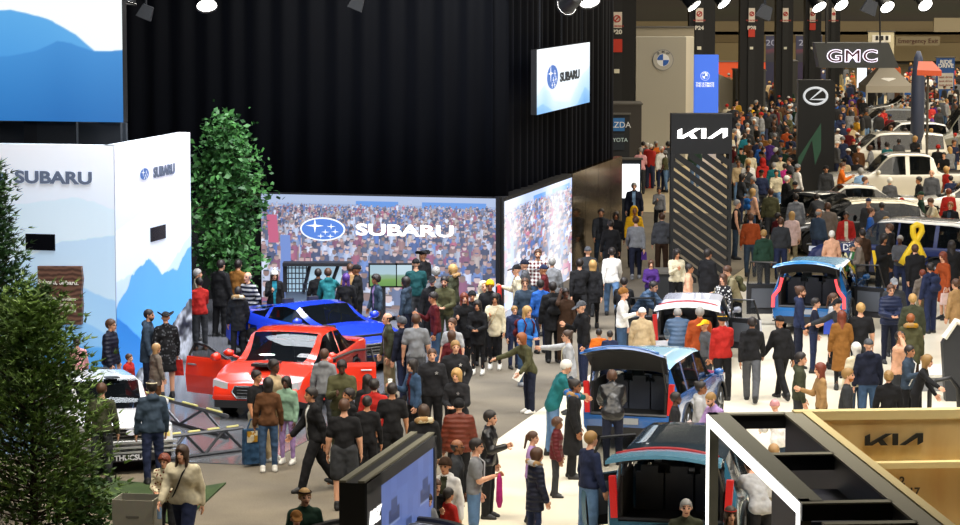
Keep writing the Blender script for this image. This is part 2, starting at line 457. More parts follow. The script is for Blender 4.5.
def lowhead():
    global _LH
    if _LH is None:
        P = grid((-.12, -.14, -.15), (.12, .14, .16), .026)
        f = (np.sqrt((P[..., 0] / .077) ** 2 + ((P[..., 1] - .012) / .096) ** 2 + ((P[..., 2] - .028) / .094) ** 2) - 1) * .08
        f = smin(f, sdcap(P, cap((0, -.045, -.03), (0, -.055, -.078), .052, .034)), .02)
        _LH = nets(f, (-.12, -.14, -.15), .026)
    return _LH
TOPS = dict(  # thickness, arm thickness, hem (below pelvis centre), sleeve, extras
 tee=(.008, .014, -.06, 0), polo=(.008, .014, -.06, 0), sweater=(.014, .013, -.07, 1), hoodie=(.018, .017, -.08, 1), jacket=(.022, .019, -.09, 1), puffer=(.038, .032, -.10, 1),
 vest=(.032, .0, -.08, 2), coat=(.026, .022, -.26, 1), parka=(.036, .030, -.28, 1), longcoat=(.030, .025, -.52, 1), dress=(.014, .013, -.50, 1), shirt=(.013, .013, -.09, 1), cardigan=(.018, .017, -.2, 1))
def make_top(J, kind, w, fem, res, hood=False, collar=False, fur=False):
    t, ta, hem, sl = TOPS[kind]
    T = torso(J, w, t, fem); c0, s, n = J['c0'], J['s'], J['n']; X = np.array([1., 0, 0])
    q = T[0]; T[0] = cap(q[0], q[1], q[2] + .010, None, q[4], n)
    if hem < -.12:
        T.append(cap(c0 + s * .05, c0 + s * 0 + np.array([0, 0, hem]), .135 * w + t, .150 * w + t + (-hem - .2) * .12, .80, n))
    if hood: T.append(cap(c0 + s * .50 + n * .075 - X * .05, c0 + s * .50 + n * .075 + X * .05, .055, .055, .9, n)); 
    if collar or hood: T.append(cap(J['nk'] - s * .03, J['nk'] + s * .015, .078, .070))
    AR = []
    if sl == 0:
        for k in 'RL':
            a = J[k]; AR.append(cap(a['sh'], a['sh'] + (a['el'] - a['sh']) * .72, .055 * w + ta, .052 * w + ta))
    elif sl == 1: AR = arms(J, ta, w, 1, .98)
    lo, hi = bounds(T + AR, .05); lo[2] = max(lo[2], J['c0'][2] + hem - .12 if not AR else lo[2]); P = grid(lo, hi, res)
    f = field(P, T, .035)
    f = np.maximum(f, (c0[2] + hem) - P[..., 2]) if hem < -.12 else np.maximum(f, hem - (.09 if J['pose'][0] > 15 else 0) - (P - c0) @ s)
    if sl == 0: 
        g = field(P, AR, .02)
        for k in 'RL': pass
        f = smin(f, g, .014)
    elif sl == 1: f = smin(f, field(P, AR, .015), .014)
    # neck opening
    nk = J['nk']
    f = np.maximum(f, -(sdcap(P, cap(nk + s * .05, nk + s * .2, .07 if not (collar or hood) else .06)))) if True else f
    V, Q = nets(f, lo, res)
    return V, Q
def make_bottom(J, kind, w, res):
    c0, s = J['c0'], J['s']
    if kind in ('skirt',):
        pr = [cap(c0 + s * .06, c0 + np.array([0, 0, -.36]), .13 * w, .19 * w, .8)]
        lo, hi = bounds(pr, .04); P = grid(lo, hi, res); f = field(P, pr)
        f = np.maximum(f, (c0[2] - .40) - P[..., 2])
    else:
        t, lo_, fr = dict(jeans=(.008, .004, .97), trousers=(.009, .010, .98), loose=(.018, .020, .98), leggings=(.004, 0, .93), shorts=(.022, .018, 0), cargo=(.018, .018, .98))[kind]
        pr = [cap(c0 - np.array([.05, 0, .02]), c0 + np.array([.05, 0, -.02]), .108 * w + t, None, .84)]
        if kind == 'shorts':
            for k in 'RL': a = J[k]; pr.append(cap(a['hip'], a['hip'] + (a['kn'] - a['hip']) * .85, .09 * w + t, .085 * w + t))
        else: pr += legs(J, t, w, lo_, fr)
        lo, hi = bounds(pr, .04); P = grid(lo, hi, res); f = field(P, pr, .022)
        f = np.maximum(f, (P - c0) @ s - (.10 if J['pose'][0] < 15 else .17))
    return nets(f, lo, res)
def headmat(J):
    yaw, pit = J['pose'][5]
    return Matrix.Translation(Vector(J['hc'])) @ Matrix.Rotation(math.radians(yaw), 4, 'Z') @ Matrix.Rotation(math.radians(pit), 4, 'X')
EYE = lambda: mat('#1a1210', .3); LIP = lambda: mat('#8a4038', .5)
TMPL = {}
def person(x, y, H, face, pose='stand', top='jacket black', bot='jeans denim', hair='short dhair', skin='l', label='', build=1., fem=False, extra='', res=.026, group=None, gz=0., at=None):
    """x,y: pixel of the crown of the head; face: 0 towards the camera, 90 to the right, 180 away, 270 to the left"""
    far = res >= .04
    if at is None:
        p = G(x, y, H + gz)
    else: p = Vector((at[0], at[1], 0))
    sc = H / 1.76
    if sc < .85: build = build * 1.08
    tk = top.split(); kind, tcol = tk[0], tk[1]; pat = tk[2] if len(tk) > 2 else None; c2 = tk[3] if len(tk) > 3 else 'white'
    bk, bcol = bot.split()[:2]; hs, hcol = hair.split()[:2]
    hood = 'hood' in extra; collar = 'collar' in extra or kind in ('puffer', 'parka', 'jacket', 'coat', 'longcoat')
    key = (pose, kind, bk, build, fem, hood, collar, res) if far else None
    if far and key in TMPL: J, mb, mt, mbt = TMPL[key]
    else:
        J = skeleton(pose, build)
        bkey = (pose, build, fem, res, 'b')
        if far and bkey in TMPL: mb = TMPL[bkey]
        else:
            mb = make_body(J, build, fem, res, not far, .95 if pose in ('phone', 'one', 'cup', 'photo') else .35); TMPL[bkey] = mb
            for i in range(4): mb.materials.append(None)
        V, Q = make_top(J, kind, build, fem, res, hood, collar)
        mt = (V, Q)
        V2, Q2 = make_bottom(J, bk, build, res)
        mbt = pymesh('bottom', V2, Q2, True); mbt.materials.append(None)
        if far:
            m = pymesh('top', V, Q, True); m.materials.append(None); mt = m
            TMPL[key] = (J, mb, mt, mbt)
    sk = mat(SKIN[skin], .5, name='skin')
    hm = cloth(hcol) if hs in ('beanie', 'cap', 'hat', 'hood', 'pompom') else mat(hcol, .55, name='hair')
    brow = mat('#2a1a12', .7)
    gzz = gz - J['low'] * sc
    root = link('person', mb, None, [sk, EYE(), LIP(), brow])
    root.location = (p.x, p.y, gzz); root.rotation_euler.z = math.radians(face); root.scale = (sc,) * 3
    tag(root, label, 'person', group)
    # clothing
    names = dict(tee='t_shirt', polo='polo_shirt', sweater='sweater', hoodie='hoodie', jacket='jacket', puffer='puffer_jacket', vest='vest', coat='coat', parka='parka', longcoat='long_coat', dress='dress', shirt='shirt', cardigan='cardigan')
    inner = None
    for e in extra.split():
        if e.startswith('open='): inner = e[5:]
    if far: link(names[kind], mt, root, [cloth(tcol, pat, c2)])
    else:
        V, Q = mt
        if inner:
            C = V[Q].mean(1); c0, s, n = J['c0'], J['s'], J['n']
            hgt = (C - c0) @ s
            fr = (C - c0) @ n < -.03
            m = (abs(C[:, 0]) < .035 + .05 * np.clip(hgt, 0, .5)) & fr & (hgt > -.1) & (hgt < .52)
            used = np.unique(Q[m]); mp = -np.ones(len(V), int); mp[used] = np.arange(len(used))
            if m.sum(): link('shirt', pymesh('shirt', V[used] + n * .008, mp[Q[m]], True), root, [cloth(inner)])
            Q = Q[~m]
        link(names[kind], pymesh(kind, V, Q, True), root, [cloth(tcol, pat, c2)])
    link({'jeans': 'jeans', 'shorts': 'shorts', 'skirt': 'skirt', 'leggings': 'leggings'}.get(bk, 'trousers'), mbt, root, [cloth(bcol)])
    HM = headmat(J)
    def hat(style, m, nm):
        h = link(nm, hairmesh(style, .013 if not far else .03), root, [m]); h.matrix_local = HM; return h
    if hs in ('beanie', 'pompom'): hat(hs, hm, 'knit_hat')
    elif hs == 'cap': hat('cap', hm, 'baseball_cap'); 
    elif hs == 'hat': hat('hat', hm, 'brimmed_hat')
    elif hs == 'hood': hat('hood', hm, 'hood')
    elif hs != 'none': hat(hs, hm, 'hair')
    for e in extra.split():
        if e.startswith('under='):
            st, cc = e[6:].split(','); hat(st, mat(cc, .55), 'hair')
        if e.startswith('beard='):
            b = MB(); b.lathe([(.01, -.115), (.036, -.10), (.052, -.07), (.058, -.045)], (0, -.042, 0), 10); o = b.build('beard', mat(e[6:], .8), root, True); o.matrix_local = HM
        if e == 'glasses':
            b = MB()
            for sd in (-1, 1): b.tube([(sd * .033 + .02 * math.cos(a), -.098, .012 + .016 * math.sin(a)) for a in [2 * PI * k / 10 for k in range(11)]], .0035, 5)
            b.tube([(-.07, .0, .015), (-.055, -.095, .015)], .003, 4); b.tube([(.07, .0, .015), (.055, -.095, .015)], .003, 4)
            o = b.build('glasses', mat('#141416', .3), root); o.matrix_local = HM
        if e.startswith('band='):
            b = MB(); b.tube([(.085 * math.cos(a), .014 + .10 * math.sin(a), .075) for a in [2 * PI * k / 16 for k in range(17)]], .012, 6)
            o = b.build('headband', cloth(e[5:]), root, True); o.matrix_local = HM
        if e.startswith('fur='):
            b = MB(); c = J['nk']; s = J['s']; rr = random.Random(5)
            pts = [Vector(c - s * .02) + Vector((.115 * math.cos(a), .03 + .10 * math.sin(a), .02 + .03 * math.sin(a))) for a in [2 * PI * k / 18 for k in range(19)]]
            b.tube(pts, [.045 + .012 * rr.random() for _ in pts], 9)
            b.build('fur_trim', cloth(e[4:], 'camo', 'tan'), root, True)
        if e.startswith('backpack='):
            n, s, c0 = J['n'], J['s'], J['c0']
            P0 = c0 + s * .18 + n * .20; pr = [cap(P0 - [.07, 0, 0], P0 + [.07, 0, 0], .10, None, .8, n), cap(P0 + s * .2 - [.06, 0, 0], P0 + s * .2 + np.array([.06, 0, 0]), .09, None, .8, n)]
            pr = [cap(q[0], q[1], q[2], q[3], q[4], n) for q in pr]
            lo, hi = bounds(pr); V, Q = nets(field(grid(lo, hi, res), pr, .06), lo, res)
            bo = link('backpack', pymesh('backpack', V, Q, True), root, [cloth(e[9:])])
            b = MB()
            for sd in (-1, 1):
                b.tube([Vector(c0 + s * .40 + n * .12) + Vector((sd * .10, 0, 0)), Vector(c0 + s * .53) + Vector((sd * .10, 0, .0)), Vector(c0 + s * .42 - n * .14) + Vector((sd * .11, 0, 0)), Vector(c0 + s * .15 - n * .10) + Vector((sd * .15, 0, 0))], .018, 6)
            b.build('strap', cloth(e[9:]), bo)
        if e.startswith('strap='):
            b = MB(); n, s, c0 = J['n'], J['s'], J['c0']
            b.tube([Vector(c0 + s * .5 - n * .02) + Vector((.10, 0, 0)), Vector(c0 + s * .42 - n * .14) + Vector((.06, 0, 0)), Vector(c0 + s * .2 - n * .15) + Vector((-.04, 0, 0)), Vector(c0 - s * .0 - n * .10) + Vector((-.16, 0, 0))], .013, 6)
            b.build('shoulder_strap', cloth(e[6:]), root, True)
        if e.startswith('badge'):
            b = MB(); n, s, c0 = J['n'], J['s'], J['c0']
            q = Vector(c0 + s * .36 - n * .150) + Vector((.07, 0, 0))
            st = [((.036 if k % 2 == 0 else .016) * math.cos(PI / 2 + k * PI / 5), (.036 if k % 2 == 0 else .016) * math.sin(PI / 2 + k * PI / 5)) for k in range(10)]
            b.prism(st, q, Vector((1, 0, 0)), Vector(s), Vector(-n), .012); b.build('badge', mat('#d8d8dc', .3, .8), root)
    shm = dict(w='#d8d6d0', k='#1a1a1c', b='#5a3c26', g='#7a7c80')
    sc_ = 'k'
    for e in extra.split():
        if e.startswith('shoe='): sc_ = e[5:]
    if not far or True:
        for k in 'RL':
            a = J[k]; o = link('shoe', shoemesh(), root, [mat(shm[sc_], .6), mat('#c8c6c2' if sc_ in 'wg' else '#202022', .6)])
            o.matrix_local = Matrix.Translation(Vector(a['an'])) @ Matrix.Rotation(math.radians(-max(0, -a['fy']) * .8 if abs(a['fy']) > 6 and 'sit' != pose else 0), 4, 'X')
    def wpt(key, d=.07):   # world point at a hand
        q = Vector(J[key]['wr'] + J[key]['wd'] * d); return Matrix.LocRotScale(root.location, root.rotation_euler.to_quaternion(), root.scale) @ q
    root_pts = dict(R=wpt('R'), L=wpt('L'), root=root, rz=math.radians(face), sc=sc)
    return root_pts
# ---------------------------------------------------------------- vehicles
def paint(c, rough=.25, metal=.0):
    return mat(c, rough, metal, 1.0, name='car_paint')
def glassmat(c='#0c0f12', a=.72):
    k = ('glass', c, a)
    if k not in MC:
        m, nt, b = newmat('glass'); b.inputs['Base Color'].default_value = (*lin(c), 1); b.inputs['Roughness'].default_value = .03
        b.inputs['Alpha'].default_value = a; b.inputs['IOR'].default_value = 1.5; MC[k] = m
    return MC[k]
def interp(x, tab): return float(np.interp(x, [t[0] for t in tab], [t[1] for t in tab]))
CARS = dict(  # x from the rear bumper to the nose: L, W, wheels (rear, front, radius), shoulder line, roof line, glass ranges
 sedan=dict(L=4.62, W=1.82, wh=(1.02, 3.70, .33), sh=[(0, .62), (.05, .88), (.15, 1.02), (.7, 1.04), (1.5, .98), (3.1, .95), (3.5, .92), (4.2, .80), (4.5, .68), (4.62, .5)],
            rf=[(.35, 1.0), (.75, 1.12), (1.55, 1.42), (2.1, 1.46), (2.55, 1.43), (3.35, 1.0), (3.45, .9)], roof=(1.45, 2.60), side=(.85, 3.15), pill=(1.95,), zb=.20),
 coupe=dict(L=4.27, W=1.78, wh=(.95, 3.42, .33), sh=[(0, .6), (.05, .85), (.2, .98), (.9, 1.0), (1.6, .93), (2.8, .90), (3.3, .86), (3.9, .74), (4.2, .6), (4.27, .45)],
            rf=[(.3, .98), (.8, 1.10), (1.5, 1.27), (1.95, 1.30), (2.35, 1.27), (3.05, .94), (3.15, .84)], roof=(1.35, 2.35), side=(.95, 2.9), pill=(1.5,), zb=.16),
 suv=dict(L=5.0, W=1.96, wh=(1.05, 4.10, .40), sh=[(0, .7), (.04, 1.0), (.10, 1.12), (2.5, 1.10), (3.7, 1.10), (4.4, 1.04), (4.85, .92), (5.0, .6)],
            rf=[(.10, 1.2), (.30, 1.70), (.8, 1.76), (2.4, 1.78), (2.9, 1.74), (3.75, 1.16), (3.85, 1.0)], roof=(.28, 2.95), side=(.35, 3.5), pill=(1.15, 2.25), zb=.26),
 hatch=dict(L=4.42, W=1.82, wh=(.85, 3.55, .34), sh=[(0, .62), (.05, .9), (.12, 1.04), (2.3, .98), (3.2, .97), (3.9, .88), (4.3, .74), (4.42, .5)],
            rf=[(.12, 1.1), (.42, 1.44), (.9, 1.53), (2.0, 1.56), (2.4, 1.52), (3.25, 1.03), (3.35, .9)], roof=(.40, 2.45), side=(.5, 3.0), pill=(1.05, 1.95), zb=.20),
 box=dict(L=4.40, W=1.70, wh=(.85, 3.55, .31), sh=[(0, .6), (.05, .86), (.7, .93), (1.2, .93), (3.2, .92), (4.25, .84), (4.38, .74), (4.40, .5)],
            rf=[(.55, .95), (1.05, 1.38), (1.3, 1.41), (2.2, 1.42), (2.45, 1.40), (3.15, .96), (3.2, .9)], roof=(1.05, 2.45), side=(1.05, 2.95), pill=(1.85,), zb=.22),
 pickup=dict(L=5.9, W=2.06, wh=(1.25, 4.85, .44), sh=[(0, .8), (.03, 1.15), (.10, 1.22), (3.6, 1.2), (4.3, 1.22), (5.5, 1.18), (5.85, 1.05), (5.9, .6)],
            rf=[(1.85, 1.24), (2.15, 1.86), (2.5, 1.92), (3.4, 1.93), (3.7, 1.88), (4.4, 1.26), (4.45, 1.1)], roof=(2.05, 3.75), side=(2.2, 4.15), pill=(3.05,), zb=.35),
 van=dict(L=5.9, W=2.0, wh=(1.2, 4.9, .36), sh=[(0, .7), (.04, 1.1), (.1, 1.25), (4.6, 1.25), (5.2, 1.15), (5.8, .9), (5.9, .6)],
            rf=[(.06, 1.5), (.16, 2.50), (.5, 2.62), (3.9, 2.66), (4.2, 2.6), (5.15, 1.3), (5.25, 1.1)], roof=(.14, 4.25), side=(.4, 4.9), pill=(1.6, 2.8, 3.9), zb=.28),
)
def car(name, kind, loc, rz, col, label, cat='car', roofcol=None, trunk=None, doors=(), seats=True, rear_lamp='bar', front='plain', hitch=0, group=None, scl=1., lidang=0, fine=True, blk='#15161a'):
    K = CARS[kind]; L, W = K['L'], K['W']; hw = W / 2
    root = empty(name, (loc[0], loc[1], 0), rz); root.scale = (scl,) * 3
    tag(root, label, cat, group)
    xs = np.arange(0, L + .001, .06 if fine else .15); xs = np.append(xs[xs < L - .02], L)
    def wid(x):
        f = min(1, x / .35); g = min(1, (L - x) / .9)
        return hw * (1 - .07 * (1 - f) ** 2 - .11 * (1 - g) ** 2)
    rings = []
    r0, r1 = K['roof']; lo, hi = K['rf'][0][0], K['rf'][-1][0]
    for x in xs:
        w = wid(x); zs = interp(x, K['sh']); zb = K['zb'] + .12 * max(0, 1 - (L - x) / .5) + .12 * max(0, 1 - x / .5)
        zb = min(zb, zs - .1)
        zr = interp(x, K['rf']) if lo <= x <= hi else zs
        g = min(1., max(0., (zr - zs - .02) / .40))
        top = max(zr, zs)
        m = zs - .28 * (zs - zb)
        def bl(a, b): return (a[0] + (b[0] - a[0]) * g, a[1] + (b[1] - a[1]) * g)
        p5 = (w * .955, zs)
        p6 = bl((w * .85, zs + .015), (w * .78, max(top - .07, zs + .01))); p7 = bl((w * .62, zs + .03), (w * .69, top - .012)); p7b = bl((w * .33, zs + .042), (w * .38, top + .006)); p8 = bl((0, zs + .048), (0, top + .012))
        rings.append([(0, zb), (w * .90, zb), (w * .985, zb + .10), (w, zb + .45 * (zs - zb)), (w * .995, m), (w * .985, zs - .045), p5, p6, p7, p7b, p8])
    NR = len(rings[0])
    V = []
    for x, R_ in zip(xs, rings):
        V += [(x - L / 2, y, z) for y, z in R_] + [(x - L / 2, -y, z) for y, z in R_]
    from collections import defaultdict
    parts = defaultdict(list)
    wr, wf, rad = K['wh']
    op = trunk is not None
    n2 = 2 * NR
    for i in range(len(xs) - 1):
        xm = (xs[i] + xs[i + 1]) / 2
        for sd in (0, 1):
            for r in range(NR - 1):
                a = i * n2 + sd * NR + r; b = a + 1; c = b + n2; d = a + n2
                q = (a, b, c, d) if sd == 1 else (d, c, b, a)
                z = (V[a][2] + V[b][2] + V[c][2] + V[d][2]) / 4
                y = abs(V[a][1] + V[b][1]) / 2
                if r in (1, 2, 3, 4) and min(math.hypot(xm - wr, z - rad), math.hypot(xm - wf, z - rad)) < rad + .06: continue
                if any(d_[0] == (1 if sd == 0 else -1) and d_[1] < xm < d_[2] for d_ in doors) and r in (1, 2, 3, 4, 5, 6): continue
                if op and z > .72 and xm < (r0 + .0) and (r >= 7 or (r >= 4 and xm < .16)) and y < hw * .80: continue
                if kind == 'pickup' and xm < 1.85 and xm > .1 and r >= 7: continue
                p = 'body'
                if r <= 1: p = 'sill'
                if r == 2 and False: p = 'sill'
                gl = interp(xm, K['rf']) - interp(xm, K['sh']) if lo <= xm <= hi else 0
                if r == 6 and K['side'][0] < xm < K['side'][1] and gl > .10 and all(abs(xm - pp) > .05 for pp in K['pill']): p = ('side_window', sd, sum(xm > pp for pp in K['pill']))
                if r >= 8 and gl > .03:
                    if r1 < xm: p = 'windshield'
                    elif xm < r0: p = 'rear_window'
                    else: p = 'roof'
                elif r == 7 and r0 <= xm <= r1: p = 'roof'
                parts[p].append(q)
    def ends(x_i, rev):
        o = x_i * n2; f = []
        for r in range(NR - 1):
            z = (V[o + r][2] + V[o + r + 1][2]) / 2
            if op and x_i == 0 and z > .72: continue
            q = (o + r, o + r + 1, o + NR + r + 1, o + NR + r)
            f.append(q if not rev else q[::-1])
        return f
    parts['body'] += ends(0, False) + ends(len(xs) - 1, True)
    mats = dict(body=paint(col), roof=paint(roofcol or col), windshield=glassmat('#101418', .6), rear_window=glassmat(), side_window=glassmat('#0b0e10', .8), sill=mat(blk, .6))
    for k, fs in parts.items():
        if not fs: continue
        k = k[0] if isinstance(k, tuple) else k
        used = sorted({i for q in fs for i in q}); mp = {u: j for j, u in enumerate(used)}
        me = pymesh(k, [V[u] for u in used], [tuple(mp[i] for i in q) for q in fs], True)
        try: me.set_sharp_from_angle(angle=.7)
        except Exception: pass
        link(k, me, root, [mats[k]])
    hx = L / 2
    # cabin
    b = MB(); b.box((-.05, 0, K['zb'] + .12), (L * .86, W * .80, .12))
    b.box((L - (L - r1) - hx + .62, 0, .62), (.30, W * .82, .52)); 
    b.box((wf - hx + .05, 0, .52), (1.1, W * .70, .5)) ; b.box((wr - hx, 0, .45), (.9, W * .62, .3))
    b.build('interior', mat('#121316', .8), root)
    if seats:
        xf = r1 - .55 - hx
        rows = [(xf, .32), (xf, -.32)] + ([(xf - .95, .32), (xf - .95, -.32)] if kind not in ('coupe',) else [])
        base = K['zb'] + .18
        for sx, sy in rows:
            s_ = MB(); s_.box((sx + .1, sy, base + .16), (.5, .48, .16)); s_.box((sx - .18, sy, base + .48), (.14, .46, .60), M=Matrix.Rotation(-.2, 3, 'Y'), taper=.9); s_.box((sx - .27, sy, base + .88), (.09, .24, .16))
            s_.build('seat', mat('#2a2b30', .7), root, False)
        s_ = MB(); s_.tube([(xf + .48, .34 + .17 * math.cos(a), .92 + .17 * math.sin(a)) for a in [2 * PI * k / 14 for k in range(15)]], .016, 6); s_.build('steering_wheel', mat('#101012', .5), root, True)
    # wheels
    for wx in (wr, wf):
        for sd in (-1, 1):
            y = sd * (hw - .13); M = Matrix.Rotation(PI / 2, 3, 'X')
            b = MB(); b.lathe([(rad * .62, -.11), (rad * .96, -.11), (rad, -.07), (rad, .07), (rad * .96, .11), (rad * .62, .11)], (wx - hx, y, rad), 24, M=M, cap=True)
            t_ = b.build('wheel', mat('#0e0e10', .8), root, True)
            b = MB()
            b.lathe([(rad * .63, -.03), (rad * .66, .0), (rad * .60, .02)], (wx - hx, y + sd * .085, rad), 20, M=M, cap=False)
            for k in range(5):
                a = 2 * PI * k / 5; c_ = Vector((math.cos(a), 0, math.sin(a)))
                b.tube([Vector((wx - hx, y + sd * .10, rad)), Vector((wx - hx, y + sd * .10, rad)) + c_ * rad * .62], [.045, .03], 6)
            b.build('rim', mat('#8d9096', .3, .8), t_, True)
    # mirrors
    for sd in (-1, 1):
        b = MB(); x = r1 + .42 - hx; z = interp(r1 + .5, K['sh'])
        b.tube([(x, sd * hw * .9, z), (x, sd * (hw + .05), z + .05)], .03, 6); b.tube([(x, sd * (hw + .02), z + .08), (x, sd * (hw + .13), z + .09), (x, sd * (hw + .20), z + .08)], [.06, .085, .05], 8)
        b.build('mirror', paint(col), root, True)
    # lamps
    zs = interp(.1, K['sh'])
    for sd in (-1, 1):
        b = MB()
        if rear_lamp == 'tall': b.box((-hx + .04, sd * hw * .87, zs - .05), (.10, .10, .62), M=Matrix.Rotation(sd * -.06, 3, 'X'))
        elif rear_lamp == 'zig':
            pts = [(-hx + .0, sd * hw * .70, zs + .35), (-hx - .01, sd * hw * .78, zs + .05), (-hx - .02, sd * hw * .92, zs - .12), (-hx - .02, sd * hw * .93, zs - .4)]
            b.tube(pts, .045, 6)
        else: b.box((-hx + .06, sd * hw * .72, zs - .12), (.12, W * .18, .14))
        b.build('tail_light', glow('#c81414' if rear_lamp != 'zig' else '#ff4a50', .45 if rear_lamp == 'tall' else 1.5 if rear_lamp == 'zig' else .25), root)
        b = MB(); xh = L - .12; zf = interp(L - .35, K['sh']) - .13
        wl = wid(L - .10)
        b.add([(L - .02 - hx, sd * wl * .62, zf - .05), (L - .02 - hx, sd * wl * .62, zf + .055), (L - .10 - hx, sd * wl * .99, zf + .11), (L - .10 - hx, sd * wl * 1.0, zf - .03),
               (L - .5 - hx, sd * wl * .62, zf - .05), (L - .5 - hx, sd * wl * .62, zf + .055), (L - .5 - hx, sd * wl * 1.03, zf + .11), (L - .5 - hx, sd * wl * 1.03, zf - .03)],
              [(0, 1, 2, 3), (7, 6, 5, 4), (3, 2, 6, 7), (1, 5, 6, 2), (0, 3, 7, 4)])
        b.build('headlight', mat('#cfd6de', .12, .2, 1.), root)
    zg = interp(L - .1, K['sh'])
    b = MB()
    gw = .42 if kind in ('sedan', 'hatch', 'suv') else .55
    b.prism([(-gw, -.02), (-gw * .78, -.13), (gw * .78, -.13), (gw, -.02), (gw * .86, .09), (-gw * .86, .09)], (L - .06 - hx, 0, zg - .08), Vector((0, 1, 0)), Vector((0, 0, 1)), Vector((1, 0, 0)), .09)
    g_ = b.build('grille', mat('#0d0e10', .4), root)
    b = MB()
    for k in range(4): b.box((L + .035 - hx, 0, zg - .18 + k * .06), (.012, gw * 1.5, .010))
    b.tube([(L + .035 - hx, y_, z_ + zg - .08) for y_, z_ in [(-gw, -.02), (-gw * .78, -.13), (gw * .78, -.13), (gw, -.02), (gw * .86, .09), (-gw * .86, .09), (-gw, -.02)]], .014, 6)
    b.build('chrome_trim', mat('#c6cad0', .2, .9), g_)
    b = MB(); b.box((L - .10 - hx, 0, K['zb'] + .12), (.24, W * .84, .14)); b.build('front_bumper', mat(blk, .6), root); b = MB(); b.box((.10 - hx, 0, K['zb'] + .14), (.24, W * .86, .18)); b.build('rear_bumper', mat(blk, .6), root)
    b = MB(); b.box((-hx - .03, 0, .62), (.03, .42, .12)); b.build('number_plate', mat('#8f959c', .5), root)
    for wx in (wr, wf):
        for sd in (-1, 1):
            b = MB(); b.tube([(wx - hx + (rad + .075) * math.cos(a), sd * (wid(wx) + .0), rad + (rad + .075) * math.sin(a)) for a in [PI * k / 14 for k in range(15)]], .035, 6, flat=.6)
            if kind in ('suv', 'hatch', 'sedan'): b.build('wheel_arch', mat(blk, .6), root, True)
    if op:   # raised tailgate: (length, angle above the horizontal, inner colour)
        ln, ang, inner = trunk[:3]
        zr = interp(r0, K['rf']) + .02; wd = hw * .78
        a = math.radians(ang); d = Vector((-math.cos(a), 0, math.sin(a))); nrm = Vector((math.sin(a), 0, math.cos(a)))
        o = Vector((r0 - hx, 0, zr))
        b = MB(); nn = 7; prof = [(0, 0), (ln * .45, .05), (ln * .62, .06), (ln, -.10 if ang > 15 else -.05)]
        vs = []
        for lay in (0, -.05):
            for (s_, h_) in prof:
                for k in range(nn):
                    t_ = -1 + 2 * k / (nn - 1); ww = wd * (1 + .10 * s_ / ln)
                    vs.append(o + d * (s_ - .10 * t_ * t_ * (s_ / ln)) + Vector((0, t_ * ww, 0)) + nrm * (h_ + lay - .10 * t_ * t_))
        fs = []; mi = []
        np_ = len(prof)
        for lay in (0, 1):
            for i in range(np_ - 1):
                for k in range(nn - 1):
                    a_ = lay * np_ * nn + i * nn + k; q = (a_, a_ + 1, a_ + 1 + nn, a_ + nn)
                    fs.append(q if lay == 0 else q[::-1]); mi.append((1 if i == 0 and 0 < k < nn - 2 + 1 - 0 and i == 0 else 0) if lay == 0 else 2)
        bd = [i * nn for i in range(np_)] + [(np_ - 1) * nn + k for k in range(1, nn)] + [i * nn + nn - 1 for i in range(np_ - 2, -1, -1)] + [k for k in range(nn - 2, 0, -1)]
        off = np_ * nn
        for j in range(len(bd)):
            a_, c_ = bd[j], bd[(j + 1) % len(bd)]; fs.append((a_, a_ + off, c_ + off, c_)); mi.append(0)
        b.v = [tuple(p) for p in vs]; b.f = fs; b.m = mi
        lid = b.build('tailgate', [paint(trunk[3] if len(trunk) > 3 else col), glassmat('#0c1014', .95), mat(inner, .6)], root, False)
        b = MB()
        e0 = [o + d * (ln * (1.0 if ang > 15 else .60) - .02 - .10 * t * t * (.6)) + Vector((0, t * wd * .98, 0)) + nrm * ((-.08 if ang > 15 else .075) - .10 * t * t) for t in [-1 + k / 6 for k in range(13)]]
        b.tube(e0, .028, 6); b.build('light_bar', glow('#b01820', .4) if len(trunk) < 5 else paint(trunk[4]), lid, True)
        for sd in (-1, 1):
            b2 = MB(); b2.tube([Vector((r0 - .28 - hx, sd * wd * 1.02, zr - .45)), o + d * ln * .5 + Vector((0, sd * wd * .9, 0)) + nrm * -.03], .018, 6); b2.build('gas_strut', mat('#1a1b1e', .4), root)
        # load bay: side walls, floor, seat backs
        b = MB(); b.box((.55 - hx, 0, .70), (1.0, W * .74, .05)); b.box((.55 - hx, hw * .76, 1.05), (1.0, .05, .66)); b.box((.55 - hx, -hw * .76, 1.05), (1.0, .05, .66))
        b.build('load_bay', mat('#131417', .85), root)
        b = MB()
        for k, yy in enumerate((-.45, 0, .45)): b.box((.98 - hx, yy, 1.00), (.12, .42, .58)); b.box((.93 - hx, yy, 1.34), (.10, .26, .12))
        b.build('seat_back', mat('#3c414e', .75), root)
        b = MB(); zz = [(hw * .80, .74), (hw * .82, 1.05), (hw * .72, zr - .12), (hw * .62, zr - .04), (-hw * .62, zr - .04), (-hw * .72, zr - .12), (-hw * .82, 1.05), (-hw * .80, .74), (hw * .80, .74)]
        b.tube([(.05 - hx + max(0, z_ - .9) * .36, y_, z_) for y_, z_ in zz], .035, 6); b.build('door_seal', mat('#33363c', .35), root, False)
